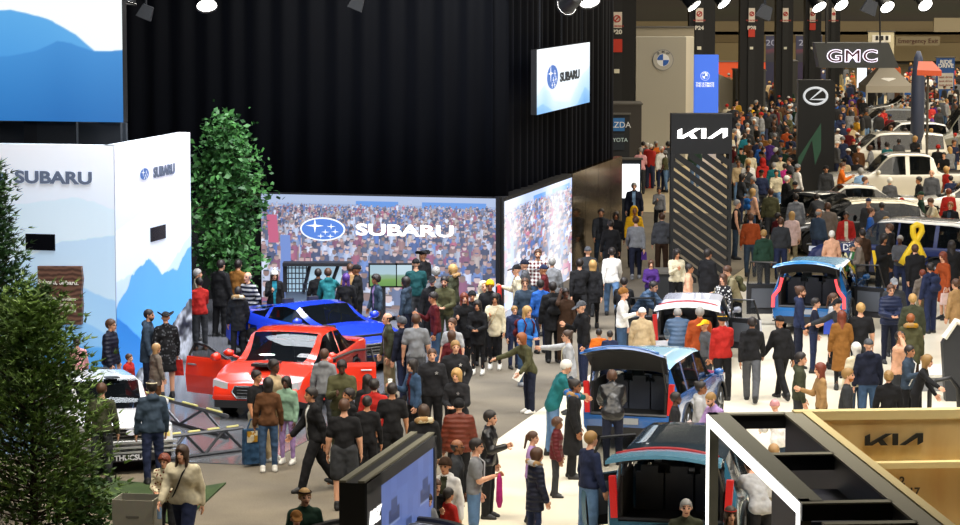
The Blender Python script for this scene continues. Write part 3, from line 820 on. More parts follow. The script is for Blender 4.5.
    for dspec in doors:
        sd, x0, x1, ang = dspec[:4]; front_hinge = not (len(dspec) > 4 and dspec[4] == 'r')
        w = wid((x0 + x1) / 2); zb = K['zb'] + .06; zs_ = interp((x0 + x1) / 2, K['sh']); ln = x1 - x0
        zr = interp((x0 + x1) / 2, K['rf'])
        hp = Vector((x1 - hx, sd * w, 0)); th = math.radians(ang) * sd
        M = Matrix.Rotation(th * -1, 3, 'Z')
        def TT(x, y, z): return M @ Vector((-x, sd * y, 0)) + hp + Vector((0, 0, z))
        def slab(outl, t, y0=0.):
            b = MB(); n = len(outl)
            a_ = [TT(x, y0 + bulge(z), z) for x, z in outl]; c_ = [TT(x, y0 + bulge(z) - t, z) for x, z in outl]
            return b.add(a_ + c_, [tuple(range(n)) if sd > 0 else tuple(range(n))[::-1], tuple(range(2 * n - 1, n - 1, -1)) if sd > 0 else tuple(range(n, 2 * n))] + [(i, i + n, (i + 1) % n + n, (i + 1) % n) for i in range(n)])
        def bulge(z): return -.03 + .05 * math.sin(PI * min(1, max(0, (z - zb) / (zs_ - zb)))) if z < zs_ else -.03 - (z - zs_) * .42
        zm = zb + .5 * (zs_ - zb)
        # outer skin in two bands so that it curves
        b = MB(); cols = 2
        prof = [zb, zb + .12, zm, zs_ - .08, zs_]
        vs = []
        for z in prof:
            for x in (0.02, ln * .5, ln - .03): vs.append(TT(x, bulge(z), z))
        for z in prof:
            for x in (0.02, ln * .5, ln - .03): vs.append(TT(x, bulge(z) - .10, z))
        fs = []; o_ = 15
        for i in range(4):
            for k in range(2):
                q = (i * 3 + k, i * 3 + k + 1, i * 3 + k + 4, i * 3 + k + 3); fs.append(q); fs.append(tuple(j + o_ for j in q[::-1]))
        bd = [0, 1, 2, 5, 8, 11, 14, 13, 12, 9, 6, 3]
        for j in range(12): fs.append((bd[j], bd[(j + 1) % 12], bd[(j + 1) % 12] + o_, bd[j] + o_))
        mi = [0 if j % 2 == 0 else 1 for j in range(16)] + [0] * 12
        b.v = [tuple(p) for p in vs]; b.f = fs; b.m = mi
        dr = b.build('door', [paint(col), mat('#1b1c20', .6)], root)
        b = slab([(.12, zb + .16), (ln - .14, zb + .16), (ln - .16, zs_ - .12), (.12, zs_ - .12)], .03, -.10); b.build('door_trim', mat('#4c5058', .5), dr)
        b = MB(); sl = .62 if x1 > r1 else .12
        fr = [(0.06, zs_), (0.06 + sl, zr - .08), (ln - .10, zr - .05), (ln - .05, zs_)]
        b.tube([TT(x, bulge(z) - .05, z) for x, z in fr], .026, 6); b.build('window_frame', mat('#141518', .35), dr)
        b = slab([fr[0], fr[3], fr[2], fr[1]], .006, -.05); b.build('window_glass', glassmat('#10161a', .35), dr)
        b = MB(); b.tube([TT(ln - .32, bulge(zs_ - .15) + .03, zs_ - .14), TT(ln - .12, bulge(zs_ - .15) + .03, zs_ - .14)], .018, 6); b.build('handle', mat('#9aa0a8', .3, .6), dr)
        if x1 > r1:
            b = MB(); b.tube([TT(.18, .02, zs_ + .04), TT(.16, .12, zs_ + .08), TT(.14, .24, zs_ + .08)], [.05, .09, .06], 8); b.build('door_mirror', paint(col), dr, True)
    return root
# ---------------------------------------------------------------- lettering and picture surfaces
Z3 = Vector((0, 0, 1))
def att(o, parent):
    o.parent = parent; o.matrix_parent_inverse = parent.matrix_basis.inverted(); return o
def basis(o, ux, uy):
    un = ux.cross(uy); M = Matrix((ux, uy, un)).transposed().to_4x4(); M.translation = Vector(o); return M
def text(s, pos, ux, uy, size, m, parent, sx=1.0, off=.0, ext=.01, name='lettering', shear=0., space=1., align='CENTER'):
    cu = bpy.data.curves.new('lettering', 'FONT'); cu.body = s; cu.size = size; cu.align_x = align; cu.align_y = 'CENTER'; cu.extrude = ext; cu.offset = off; cu.shear = shear; cu.space_character = space
    cu.resolution_u = 4; cu.materials.append(m)
    t_ = bpy.data.objects.new(name, cu); COL.objects.link(t_)
    me = bpy.data.meshes.new_from_object(t_, depsgraph=bpy.context.evaluated_depsgraph_get()); me.name = name; bpy.data.objects.remove(t_)
    if not me.materials: me.materials.append(m)
    o = bpy.data.objects.new(name, me); COL.objects.link(o)
    o.matrix_basis = basis(pos, ux, uy) @ Matrix.Diagonal((sx, 1, 1, 1))
    return att(o, parent)
def flat(name, polys, pos, ux, uy, un, t, m, parent, s=1.):
    b = MB()
    for p in polys: b.prism([(x * s, y * s) for x, y in p], pos, ux, uy, un, t)
    return att(b.build(name, m), parent)
def ell(rx, ry, n=36, cx=0, cy=0): return [(cx + rx * math.cos(2 * PI * k / n), cy + ry * math.sin(2 * PI * k / n)) for k in range(n)]
def star(cx, cy, a, b):
    r = []
    for k in range(8):
        an = PI / 2 * (k / 2) if k % 2 == 0 else PI / 4 * k
        rr = (b if (k // 2) % 2 == 0 and k % 2 == 0 else a) if k % 2 == 0 else min(a, b) * .22
        if k % 2 == 0: rr = a if (k // 2) % 2 == 0 else b
        r.append((cx + rr * math.cos(an), cy + rr * math.sin(an)))
    return r
def star_oval(pos, ux, uy, un, w, parent, glowv=0.):
    mk = (lambda c: glow(c, glowv)) if glowv else (lambda c: mat(c, .5))
    h = w * .5
    o = flat('oval_badge', [ell(w / 2, h / 2)], pos, ux, uy, un, .012, mk('#dfe6f2'), parent)
    flat('badge_field', [ell(w / 2 * .93, h / 2 * .88)], Vector(pos) + un * .012, ux, uy, un, .006, mk('#4a72bc'), parent)
    st = [star(-w * .17, h * .14, w * .20, h * .30), star(w * .19, h * .12, w * .10, h * .13), star(w * .06, -h * .12, w * .09, h * .12), star(w * .28, -h * .10, w * .09, h * .12), star(-w * .04, -h * .30, w * .08, h * .11), star(w * .17, -h * .30, w * .09, h * .11)]
    flat('badge_stars', st, Vector(pos) + un * .018, ux, uy, un, .006, mk('#f4f7fb'), parent)
KIA = [[(0, 0), (.44, 0), (.44, 1), (0, .78)], [(.44, 0), (.62, 0), (2.32, 1), (1.80, 1), (.44, .24)], [(1.02, .42), (1.40, .66), (1.98, 0), (1.38, 0)],
       [(2.39, 0), (2.86, 0), (2.86, 1), (2.39, 1)], [(3.0, 0), (3.5, 0), (4.58, .68), (4.58, 1), (4.42, 1)], [(4.55, 0), (5.01, .24), (5.01, 1), (4.55, 1)]]
def kia(pos, ux, uy, un, w, m, parent, name='logo_lettering'):
    s = w / 5.01
    return flat(name, [[(x - 2.5, y - .5) for x, y in p] for p in KIA], pos, ux, uy, un, .03, m, parent, s)
def raster(name, A, ux, uy, w, h, img, parent, emit=1.0, rough=.4, base=0.):
    H_, W_ = img.shape[0], img.shape[1]
    A = np.array(A); ux = np.array(ux); uy = np.array(uy)
    gx, gy = np.meshgrid(np.linspace(0, w, W_), np.linspace(h, 0, H_))
    V = A + gx[..., None] * ux + gy[..., None] * uy
    idx = np.arange(H_ * W_).reshape(H_, W_)
    Q = np.stack([idx[1:, :-1], idx[1:, 1:], idx[:-1, 1:], idx[:-1, :-1]], -1).reshape(-1, 4)
    me = pymesh(name, V.reshape(-1, 3), Q)
    ca = me.color_attributes.new('picture', 'FLOAT_COLOR', 'POINT')
    c = np.clip(img, 0, 1); c = np.where(c <= .04045, c / 12.92, ((c + .055) / 1.055) ** 2.4)
    ca.data.foreach_set('color', np.concatenate([c.reshape(-1, 3), np.ones((H_ * W_, 1))], 1).astype(np.float32).ravel())
    m, nt, b = newmat(name); a = nt.nodes.new('ShaderNodeVertexColor'); a.layer_name = 'picture'
    b.inputs['Roughness'].default_value = rough
    if base:
        nt.links.new(a.outputs[0], b.inputs['Base Color'])
    else: b.inputs['Base Color'].default_value = (.02, .02, .02, 1)
    nt.links.new(a.outputs[0], b.inputs['Emission Color']); b.inputs['Emission Strength'].default_value = emit
    o = link(name, me, None, [m])
    return att(o, parent) if parent else o
rng = np.random.default_rng(3)
def hexa(s): return np.array([int(s[i:i + 2], 16) / 255 for i in (1, 3, 5)])
def crowd_picture(W_, H_, white=.0, vert=False):
    img = np.zeros((H_, W_, 3)); img[:] = hexa('#8fa3c4')
    img[:int(H_ * .08)] = hexa('#a9b8cf')
    for cx, wd in ((.46, .05), (.55, .04), (.78, .09), (.9, .06)):
        x0, x1 = int((cx - wd) * W_), int((cx + wd) * W_); img[int(H_ * .05):int(H_ * .10), x0:x1] = hexa('#3f7fd0')
    pal = [hexa(c) for c in ('#2a3048', '#1c2438', '#e4e8f2', '#c8d4ea', '#3a5aa0', '#5d7fbf', '#7f92b4', '#b04858', '#a06a58', '#465068', '#d8dcec', '#28304a', '#8a3a50', '#54607c', '#c0a890')]
    y = .085
    yy, xx = np.mgrid[0:H_, 0:W_]
    while y < 1.05:
        s = (.012 + .088 * max(0, y - .07) ** 1.3) * H_ * 1.1     # head size in pixels
        n = int(W_ / (s * 1.5)) + 1
        for k in range(n):
            cx = (k + rng.random()) * W_ / n; cy = (y + (rng.random() - .5) * .03) * H_
            c = pal[rng.integers(len(pal))] * (.8 + .35 * rng.random()); sk = hexa(('#c89a84', '#a87a66', '#dcb8a4', '#80583f')[rng.integers(4)])
            x0, x1 = int(cx - s * 1.3), int(cx + s * 1.3) + 1; a0, a1 = int(cy), int(cy + s * 4.2) + 1
            x0 = max(x0, 0); x1 = min(x1, W_); a0c = max(a0, 0); a1 = min(a1, H_)
            if x1 <= x0 or a1 <= a0c: continue
            X = xx[a0c:a1, x0:x1]; Y = yy[a0c:a1, x0:x1]
            body = (np.abs(X - cx) < s * (.95)) & (Y > cy + s * .6)
            body &= ~((Y < cy + s * 1.0) & (np.abs(X - cx) > s * .6))
            sub = img[a0c:a1, x0:x1]
            sub[body] = c * (1 - .25 * (np.abs(X - cx)[body] / s)[:, None])
            arm = body & (Y > cy + s * 2.0) & (np.abs(np.abs(X - cx) - s * .8) < s * .18); sub[arm] = sk
            hd = ((X - cx) / (.42 * s)) ** 2 + ((Y - cy - s * .3) / (.52 * s)) ** 2 < 1; sub[hd] = sk
            hr = hd & (Y < cy + s * .12); sub[hr] = hexa(('#201a1c', '#3a2c28', '#6a5038', '#2a3a6a')[rng.integers(4)])
        y += .018 + .10 * max(0, y - .05)
    # feather flags on the left
    for cx, top, col in ((.085, .36, '#5a78bc'), (.035, .18, '#c83a52')):
        m = (np.abs(xx / W_ - cx - .02 * np.sin(yy / H_ * 3)) < .022) & (yy / H_ > top) & (yy / H_ < top + (.75 if top > .3 else .25)); img[m] = hexa(col)
    img = img * .72 + hexa('#93a4d4') * .34
    if white:
        w = np.clip(np.sin(xx / W_ * 9 + 1) * .5 + .3, 0, 1)[..., None] * white; img = img * (1 - w) + w * np.array([1, 1, 1.])
    return np.clip(img, 0, 1)
def ridge(n, seed, pts, rough=.02):
    r = np.random.default_rng(seed); x = np.linspace(0, 1, n); y = np.interp(x, [p[0] for p in pts], [p[1] for p in pts])
    for o in (3, 7, 15, 31, 63):
        t = np.linspace(0, 1, o + 1); y = y + np.interp(x, t, r.normal(0, 1, o + 1)) * rough / (o ** .55)
    return y
def mountain_picture(W_, H_, layers, top, bot, seed=1, rock=None):
    v = np.linspace(1, 0, H_)[:, None, None]; img = (hexa(top) * v + hexa(bot) * (1 - v)) * np.ones((1, W_, 1))
    yy = np.linspace(1, 0, H_)[:, None]
    for i, (pts, c1, c2, rg) in enumerate(layers):
        r = ridge(W_, seed + i, pts, rg)[None, :]; m = yy < r
        t = np.clip((r - yy) / .35, 0, 1)[..., None]
        col = hexa(c1) * (1 - t) + hexa(c2) * t
        e = np.clip((r - yy) * H_ * .8, 0, 1)[..., None]
        img = np.where(m[..., None], img * (1 - e) + col * e, img)
    if rock:
        r = ridge(W_, seed + 50, rock, .02)[None, :]; m = yy < r
        n = rng.random((H_, W_)); 
        for _ in range(2): n = (n + np.roll(n, 1, 0) + np.roll(n, 1, 1) + np.roll(n, -1, 0)) / 4
        big = np.kron(rng.random((H_ // 6 + 1, W_ // 6 + 1)), np.ones((6, 6)))[:H_, :W_]
        for _ in range(3): big = (big + np.roll(big, 1, 0) + np.roll(big, 2, 1) + np.roll(big, -1, 0)) / 4
        g = (.22 + .95 * (n - .3) * .6 + .75 * (big - .3))[..., None]; img = np.where(m[..., None], np.clip(g, .06, .8) * np.array([.92, .95, 1.0]), img)
    return np.clip(img, 0, 1)
def wallbox(name, P, Q, h, t, m, label, cat, z0=0., side=1, **kw):
    """upright slab from P to Q (its front face), thickness t behind"""
    P = Vector(P); Q = Vector(Q); u = (Q - P).normalized(); n = Z3.cross(u)     # n points away from the camera for left-to-right P,Q
    root = empty(name, ((P.x + Q.x) / 2, (P.y + Q.y) / 2, 0)); 
    if label: tag(root, label, cat, kw.get('group'))
    b = MB(); L_ = (Q - P).length
    b.prism([(0, z0), (L_, z0), (L_, h), (0, h)], P, u, Z3, n, t)
    att(b.build('panel', m), root)
    return root, u, n, L_
# ---------------------------------------------------------------- the hall
def tagk(o): o['kind'] = 'structure'; return o
def floor_mat(name, c, c2, rough, sc=.6, planks=False, fine=0.):
    m, nt, b = newmat(name); N, Lk = nt.nodes, nt.links
    tc = N.new('ShaderNodeTexCoord'); n = N.new('ShaderNodeTexNoise'); n.inputs['Scale'].default_value = sc; n.inputs['Detail'].default_value = 6
    mp = N.new('ShaderNodeMapping'); mp.inputs['Rotation'].default_value = (0, 0, A1); mp.inputs['Scale'].default_value = (1, .18, 1) if planks else (1, 1, 1)
    Lk.new(tc.outputs['Object'], mp.inputs[0]); Lk.new(mp.outputs[0], n.inputs['Vector'])
    mx = N.new('ShaderNodeMix'); mx.data_type = 'RGBA'; mx.inputs[6].default_value = (*lin(c), 1); mx.inputs[7].default_value = (*lin(c2), 1)
    mr = N.new('ShaderNodeMapRange'); mr.inputs[1].default_value = .35; mr.inputs[2].default_value = .65; Lk.new(n.outputs[0], mr.inputs[0]); Lk.new(mr.outputs[0], mx.inputs[0])
    out = mx.outputs[2]
    if fine:
        n2 = N.new('ShaderNodeTexNoise'); n2.inputs['Scale'].default_value = 40; n2.inputs['Detail'].default_value = 2; Lk.new(tc.outputs['Object'], n2.inputs['Vector'])
        m2 = N.new('ShaderNodeMix'); m2.data_type = 'RGBA'; m2.blend_type = 'OVERLAY'; m2.inputs[0].default_value = fine; Lk.new(out, m2.inputs[6]); Lk.new(n2.outputs[0], m2.inputs[7]); out = m2.outputs[2]
    Lk.new(out, b.inputs['Base Color']); b.inputs['Roughness'].default_value = rough
    return m
def slabpoly(name, pts, z0, z1, m):
    b = MB(); n = len(pts); b.add([(p[0], p[1], z1) for p in pts] + [(p[0], p[1], z0) for p in pts], [tuple(range(n)), tuple(range(2 * n - 1, n - 1, -1))] + [(i, i + n, (i + 1) % n + n, (i + 1) % n) for i in range(n)])
    me = b.mesh(name); return link(name, me, None, [m])
FB = Vector((-70, 20, 0))
tagk(slabpoly('floor', [(-75, -12), (95, -12), (95, 245), (-75, 245)], -.3, -.02, floor_mat('hall_floor', '#c9b994', '#b5a580', .45, .35)))
# grey-brown carpet aisle, glossy grey stand floor on the left, white stand floor on the right
def line_pt(px, py, t, d=V1): return G(px, py) + d * t
edge0 = G(500, 438)                       # a point on the white floor's left edge, running along V1
car_o = slabpoly('floor_carpet', [edge0 - V1 * 30 - U1 * 26, edge0 - V1 * 30 + U1 * .0, edge0 + V1 * 48 + U1 * 0, edge0 + V1 * 48 - U1 * 26], -.02, .0, floor_mat('carpet', '#756c5c', '#5d564b', .95, .5, fine=.5)); tagk(car_o)
wh = slabpoly('floor_white', [edge0 - V1 * 30, edge0 - V1 * 30 + U1 * 32, edge0 + V1 * 27 + U1 * 26, edge0 + V1 * 27], -.02, .012, floor_mat('white_floor', '#e9e1cd', '#ddd3bb', .28, .3)); tagk(wh)
glo = slabpoly('floor_gloss', [G(262, 466), G(262, 466) - U1 * 14, G(262, 466) - U1 * 14 + V1 * 24, G(262, 466) + V1 * 24 - U1 * 0], .0, .018, floor_mat('gloss_floor', '#77797f', '#5a5c62', .16, .8, planks=True)); tagk(glo)
g1 = G(206, 493)
tag(slabpoly('artificial_lawn', [G(60, 470) - V1 * .5, G(120, 482), G(196, 489), G(226, 484), G(205, 505) - V1 * .2, G(175, 525), G(60, 505)], .0, .03, floor_mat('lawn', '#33461f', '#243817', .95, 3., fine=.6)), 'strip of green artificial turf along the display floor edge', 'turf', kind='stuff')
# far walls
def wall(name, P, Q, h, m, z0=0., t=.4):
    P = Vector(P); Q = Vector(Q); u = (Q - P).normalized(); n = Z3.cross(u); b = MB()
    b.prism([(0, z0), ((Q - P).length, z0), ((Q - P).length, h), (0, h)], P, u, Z3, n, t); return tagk(b.build(name, m))
WB = mat('#8c7d64', .9, vary=.2)
wall('wall_back', (-75, 240, 0), (95, 240, 0), 16, mat('#77736a', .9, vary=.3))
wall('wall_left', (-75, -12, 0), (-75, 240, 0), 16, mat('#26262a', .9)); wall('wall_right', (95, 240, 0), (95, -12, 0), 16, mat('#5c574e', .9))
wall('wall_front', (95, -12, 0), (-75, -12, 0), 16, mat('#2a2a2c', .9))
tagk(slabpoly('ceiling', [(-75, -12), (95, -12), (95, 240), (-75, 240)], 16, 16.3, mat('#2a2a2c', .9)))
k = 0
for py, h, c in ((72, 1.2, '#a8956e'), (52, 1.5, '#bfab80'), (37, .9, '#a08c66'), (28, 1.1, '#b8a682')):
    k += 1
    z = D(480, py, 239).z
    b = MB(); b.box((20, 239.4, z), (150, .9, h)); tagk(b.build('trim_%d' % k, mat(c, .8)))
for i in range(16):
    b = MB(); b.box((-50 + i * 9, 239.3, 10.5), (.9, 1.0, 9)); k += 1; tagk(b.build('trim_%d' % k, mat('#33322f', .8)))
# curtain block (black drapes above the two picture walls)
C0 = G(499, 313)                       # the building corner on the floor
LW = 2.92
Lw = G(262, 311); 
def drape(name, P, u, L_, z0, z1, lab, amp=.07, off=0.):
    n = Z3.cross(u); b = MB(); N_ = int(L_ / .09)
    rr = random.Random(4); ph = 0; V = []
    zs_ = (z0, (z0 + z1) / 2, z1)
    for i in range(N_ + 1):
        ph += .55 + .5 * rr.random(); x = L_ * i / N_
        d = amp * math.sin(ph) + .05 * math.sin(x * 1.3)
        for z in zs_: V.append(Vector(P) + u * x + n * (d + .2) + Z3 * z)
    F_ = [(i * 3 + j, (i + 1) * 3 + j, (i + 1) * 3 + j + 1, i * 3 + j + 1) for i in range(N_) for j in range(2)]
    m, nt, bs = newmat('drape'); bs.inputs['Base Color'].default_value = (*lin('#020306'), 1); bs.inputs['Roughness'].default_value = .75; bs.inputs['Sheen Weight'].default_value = .03; bs.inputs['Specular IOR Level'].default_value = .12
    bs.inputs['Sheen Tint'].default_value = (.5, .6, 1, 1)
    o = link(name, pymesh(name, [tuple(v) for v in V], F_, True), None, [m]); sm = o.modifiers.new('t', 'SOLIDIFY'); sm.thickness = .02
    return tag(o, lab, 'curtain')
LF = (C0 - Vector((0, 0, 0)) - (C0 - U1 * 40)).length
drape('curtain', C0 - U1 * 24 + V1 * .35, U1, 24.1, 2.6, 12.5, 'black pleated drape above the wide crowd picture wall')
drape('curtain', C0 + V1 * .35 + U1 * .0, V1, 15.6, 2.6, 12.5, 'black pleated side drape behind the angled hanging screen')
def onwall_(px, py, A, u_, n_):
    d = ray(px, py); o = Vector((0, 0, CH)); t = ((A - o).dot(n_)) / d.dot(n_); return o + d * t
# crowd picture wall (front)
q_ = onwall_(262, 311, C0, U1, V1); P = C0 - U1 * ((C0 - Vector((q_.x, q_.y, 0))).length); W_ = (C0 - P).length
root, u, n, L_ = wallbox('picture_wall', P, C0 - U1 * .08, LW, .3, mat('#101116', .6), 'long backlit wall showing a crowd photo with the white SUBARU wordmark', 'display wall')
raster('picture', P + V1 * -.012, U1, Z3, L_, LW - .02, crowd_picture(460, 230), root, 1.05)
un = -V1
def onwall(px, py, A, u_, n_):   # point of a pixel on the vertical plane through A spanned by u_ and z
    d = ray(px, py); o = Vector((0, 0, CH)); t = ((A - o).dot(n_)) / d.dot(n_); return o + d * t
q = onwall(323, 229, P, U1, V1); star_oval(q - V1 * .02, U1, Z3, un, 1.2, root, .9)
q = onwall(405, 231, P, U1, V1); text('SUBARU', q - V1 * .03, U1, Z3, .40, glow('white', 1.6), root, 1.75, .012, .01)
b = MB(); b.box((0, 0, 0), (.10, .32, LW + .05)); o = b.build('corner_post', mat('#0e0f12', .4)); o.matrix_basis = basis(C0 + Z3 * (LW / 2), U1, V1); o.location = C0 + Z3 * (LW / 2); att(o, root)
# side picture wall
SE = onwall(568, 262, C0, V1, U1); Ls = (Vector((SE.x, SE.y, 0)) - C0).length
root, u, n, L_ = wallbox('picture_wall', C0 + U1 * .10 + V1 * .05, C0 + U1 * .10 + V1 * Ls, LW, .3, mat('#101116', .6), 'short angled backlit wall of white and blue crowd photos right of the corner post', 'display wall')
raster('picture', C0 + U1 * .115 + V1 * .10, V1, Z3, L_ - .1, LW - .1, crowd_picture(150, 150, .75), root, 1.5)
# bronze mirror wall
E2 = onwall(618, 252, C0, V1, U1); L2 = (Vector((E2.x, E2.y, 0)) - C0).length
b = MB(); A = C0 + U1 * .12 + V1 * (Ls + .02)
mroot = empty('mirror_wall', A); tag(mroot, 'tall bronze mirrored panel wall beyond the white picture wall', 'mirror wall')
npan = 4
for i in range(npan):
    b = MB(); l0 = (L2 - Ls) / npan
    b.prism([(0, .02), (l0 - .03, .02), (l0 - .03, LW), (0, LW)], A + V1 * (i * l0), V1, Z3, -U1, .2); att(b.build('mirror_panel', mat('#8a7656', .12, .92)), mroot)
# building core so that nothing shows through
b = MB(); b.prism([(0, 0), (23.6, 0), (23.6, 12.4), (0, 12.4)], C0 - U1 * 24 + V1 * .9, U1, Z3, V1, 15.); tagk(b.build('wall_core', mat('#0a0a0c', .9)))
# hanging screen with the oval badge
pA = onwall(535, 50, C0 + U1 * .7, V1, U1); pB = onwall(588, 42, C0 + U1 * .7, V1, U1); pC = onwall(537, 115, C0 + U1 * .7, V1, U1)
w_ = (Vector((pB.x, pB.y, 0)) - Vector((pA.x, pA.y, 0))).length; h_ = pA.z - pC.z
sroot = empty('hanging_screen', (pC.x, pC.y, pC.z)); tag(sroot, 'slanted white and pale blue screen reading SUBARU hung high on the side drape', 'screen')
b = MB(); b.prism([(0, 0), (w_, 0), (w_, h_), (0, h_)], pC - U1 * .02, V1, Z3, -U1, .14); att(b.build('screen_frame', mat('#0d0e10', .4)), sroot)
lay = [([(0, .30), (.15, .5), (.3, .2), (.6, .1), (.85, .5), (1, .62)], '#cfe4f4', '#a8cfee', .02), ([(0, .1), (.1, .14), (.4, -.1), (.75, .05), (.9, .3), (1, .2)], '#8fc0ea', '#5a9bd8', .02)]
raster('picture', pC, V1, Z3, w_, h_, mountain_picture(60, 60, lay, '#f4f9fd', '#dcebf6', 5), sroot, 1.25)
q = onwall(552, 77, C0 + U1 * .75, V1, U1); star_oval(q, V1, Z3, U1, w_ * .21, sroot, 1.); q = onwall(570, 76, C0 + U1 * .75, V1, U1); text('SUBARU', q, V1, Z3, h_ * .20, mat('#3a4450', .5), sroot, w_ * .36 / (h_ * .20 * 3.55), .01, .01)
for t in (.1, .5, .9):
    b = MB(); b.tube([pC + V1 * w_ * t + Z3 * h_ - U1 * .08, pC + V1 * w_ * t + Z3 * (h_ + 2.5) - U1 * .08], .02, 6); att(b.build('hanger', mat('#222428', .4)), sroot)
# ---------------------------------------------------------------- mountain walls on the left
K1 = G(117, 391); Kl = K1 - U1 * 4.6; Kr = onwall(192, 366, K1, V1, U1); Kr.z = 0; LR = (Kr - K1).length; HT = 5.1
lay = [([(0, .74), (.3, .72), (.6, .76), (.8, .79), (1, .75)], '#cfe2f2', '#d6e8f6', .01), ([(0, .55), (.45, .5), (.75, .60), (1, .63)], '#b9d4ee', '#c4def4', .015), ([(0, .42), (.4, .40), (.7, .45), (1, .37)], '#9cc8f0', '#b0d6f6', .012), ([(0, .2), (.5, .24), (.8, .30), (1, .24)], '#8cc0f0', '#7ab6ec', .012), ([(0, .1), (.6, .14), (.8, .17), (1, .19)], '#5aa6ea', '#2f86de', .012)]
root, u, n, L_ = wallbox('mountain_wall', Kl, K1, HT, .25, mat('#dfe6ee', .6), 'tall pale blue mountain wall reading SUBARU behind the big conifer', 'display wall')
raster('picture', Kl - V1 * .012, U1, Z3, L_, HT, mountain_picture(200, 220, lay, '#eef0f8', '#9fc6f0', 11, [(0, .10), (.7, .085), (1, .055)]), root, .32, base=1)
q = onwall(54, 178, Kl, U1, V1); text('SUBARU', q - V1 * .03, U1, Z3, .345, glow('#66728a', .45), root, 1.34, .012, .012)
q = onwall(-1, 177, Kl, U1, V1); star_oval(q - V1 * .03, U1, Z3, -V1, .42, root, .6)
b = MB(); q = onwall(42, 242, Kl, U1, V1); b.prism([(-.35, -.17), (.30, -.17), (.30, .17), (-.35, .17)], q - V1 * .04, U1, Z3, V1, .05); att(b.build('small_screen', mat('#0c0d12', .15)), root)
root2, u, n, L_ = wallbox('mountain_wall', K1, Kr, HT, .25, mat('#dfe6ee', .6), 'narrow angled mountain wall with small oval badge and rocks at its foot', 'display wall')
lay = [([(0, .66), (.25, .68), (.55, .74), (.8, .70), (1, .66)], '#dfe9f6', '#d6e4f6', .012), ([(0, .45), (.3, .50), (.6, .42), (.8, .5), (1, .56)], '#c2d8f4', '#9cc6f2', .02), ([(0, .33), (.2, .46), (.42, .50), (.6, .42), (.8, .44), (1, .54)], '#5ca4e8', '#5fb0f2', .02), ([(0, .30), (.15, .24), (.4, .14), (1, .05)], '#2f7ed0', '#3f96ea', .01)]
raster('picture', K1 + U1 * .012, V1, Z3, L_, HT, mountain_picture(120, 220, lay, '#ececf8', '#a6c8f2', 21, [(0, -.02), (.2, .02), (.5, .10), (.75, .20), (1, .28)]), root2, .32, base=1)
q = onwall(143, 174, K1, V1, U1); star_oval(q + U1 * .02, V1, Z3, U1, .55, root2, .6); q = onwall(163, 171, K1, V1, U1); text('SUBARU', q + U1 * .03, V1, Z3, .30, glow('#66728a', .45), root2, 1.32 * LR / 5.2, .01, .01)
q = onwall(157, 233, K1, V1, U1); b = MB(); b.prism([(-.45, -.15), (.45, -.15), (.45, .15), (-.45, .15)], q + U1 * .04, V1, Z3, -U1, .05); att(b.build('small_screen', mat('#0c0d12', .15)), root2)
# wooden sign board
q = onwall(68, 295, Kl, U1, V1); wr = empty('wooden_sign', (q.x, q.y, 0)); tag(wr, 'rough brown plank sign with white writing on the mountain wall', 'sign')
b = MB(); edge = [(-.62, -.62), (.33, -.60), (.36, -.2), (.34, .1), (.37, .35), (.34, .62), (-.62, .60)]; b.prism(edge, q - V1 * .12, U1, Z3, V1, .1)
m, nt, bs = newmat('rough_wood'); w = nt.nodes.new('ShaderNodeTexWave'); w.bands_direction = 'Z'; w.inputs['Scale'].default_value = 3; w.inputs['Distortion'].default_value = 6; rp = nt.nodes.new('ShaderNodeValToRGB')
rp.color_ramp.elements[0].color = (*lin('#4c342c'), 1); rp.color_ramp.elements[1].color = (*lin('#7d5a4a'), 1); tc = nt.nodes.new('ShaderNodeTexCoord'); nt.links.new(tc.outputs['Object'], w.inputs[0]); nt.links.new(w.outputs['Fac'], rp.inputs[0]); nt.links.new(rp.outputs[0], bs.inputs['Base Color'])
att(b.build('board', m), wr)
text('Subaru, Subaru.', q - V1 * .13 + Z3 * .27 - U1 * .16, U1, Z3, .125, mat('#f0ece4', .6), wr, 1.15, .003, .004)
b = MB(); [b.prism([(-.40, zz), (.22, zz), (.22, zz + .05), (-.40, zz + .05)], q - V1 * .125, U1, Z3, -V1, .005) for zz in (-.10, -.22, -.34)]; att(b.build('printed_lines', mat('#d8cfc4', .6)), wr)
# upper banner
B0 = K1 + V1 * 1.6; bz = onwall(100, 122, B0, U1, V1).z; bx = onwall(123, 100, B0, U1, V1); bx.z = 0
root3 = empty('light_box_banner', (bx.x - 2, bx.y, bz)); tag(root3, 'large glowing banner of white sky over blue mountains, hung above the wall', 'banner')
b = MB(); b.prism([(0, bz), (5.2, bz), (5.2, 10.2), (0, 10.2)], bx - U1 * 5.2 + V1 * .02, U1, Z3, V1, .25); att(b.build('banner_frame', mat('#14161a', .5)), root3)
zt = lambda py: (onwall(60, py, B0, U1, V1).z - bz) / (10.2 - bz)
lay = [([(0, zt(10)), (.52, zt(10)), (.60, zt(14)), (.70, zt(20)), (.80, zt(34)), (.88, zt(50)), (1, zt(50))], '#5aa8e4', '#3f8fd6', .006), ([(0, zt(60)), (.5, zt(56)), (.62, zt(50)), (.72, zt(40)), (.78, zt(42)), (.88, zt(51)), (1, zt(50))], '#3f8cd0', '#1f6cb4', .006)]
raster('picture', bx - U1 * 5.2 + Z3 * bz, U1, Z3, 5.2, 10.2 - bz, mountain_picture(180, 200, lay, '#fafdfd', '#f4fbfb', 31), root3, 1.05)
st = empty('banner_scaffold', bx - U1 * 2.4); tag(st, 'dark frame posts standing between the banner and the mountain wall', 'scaffold')
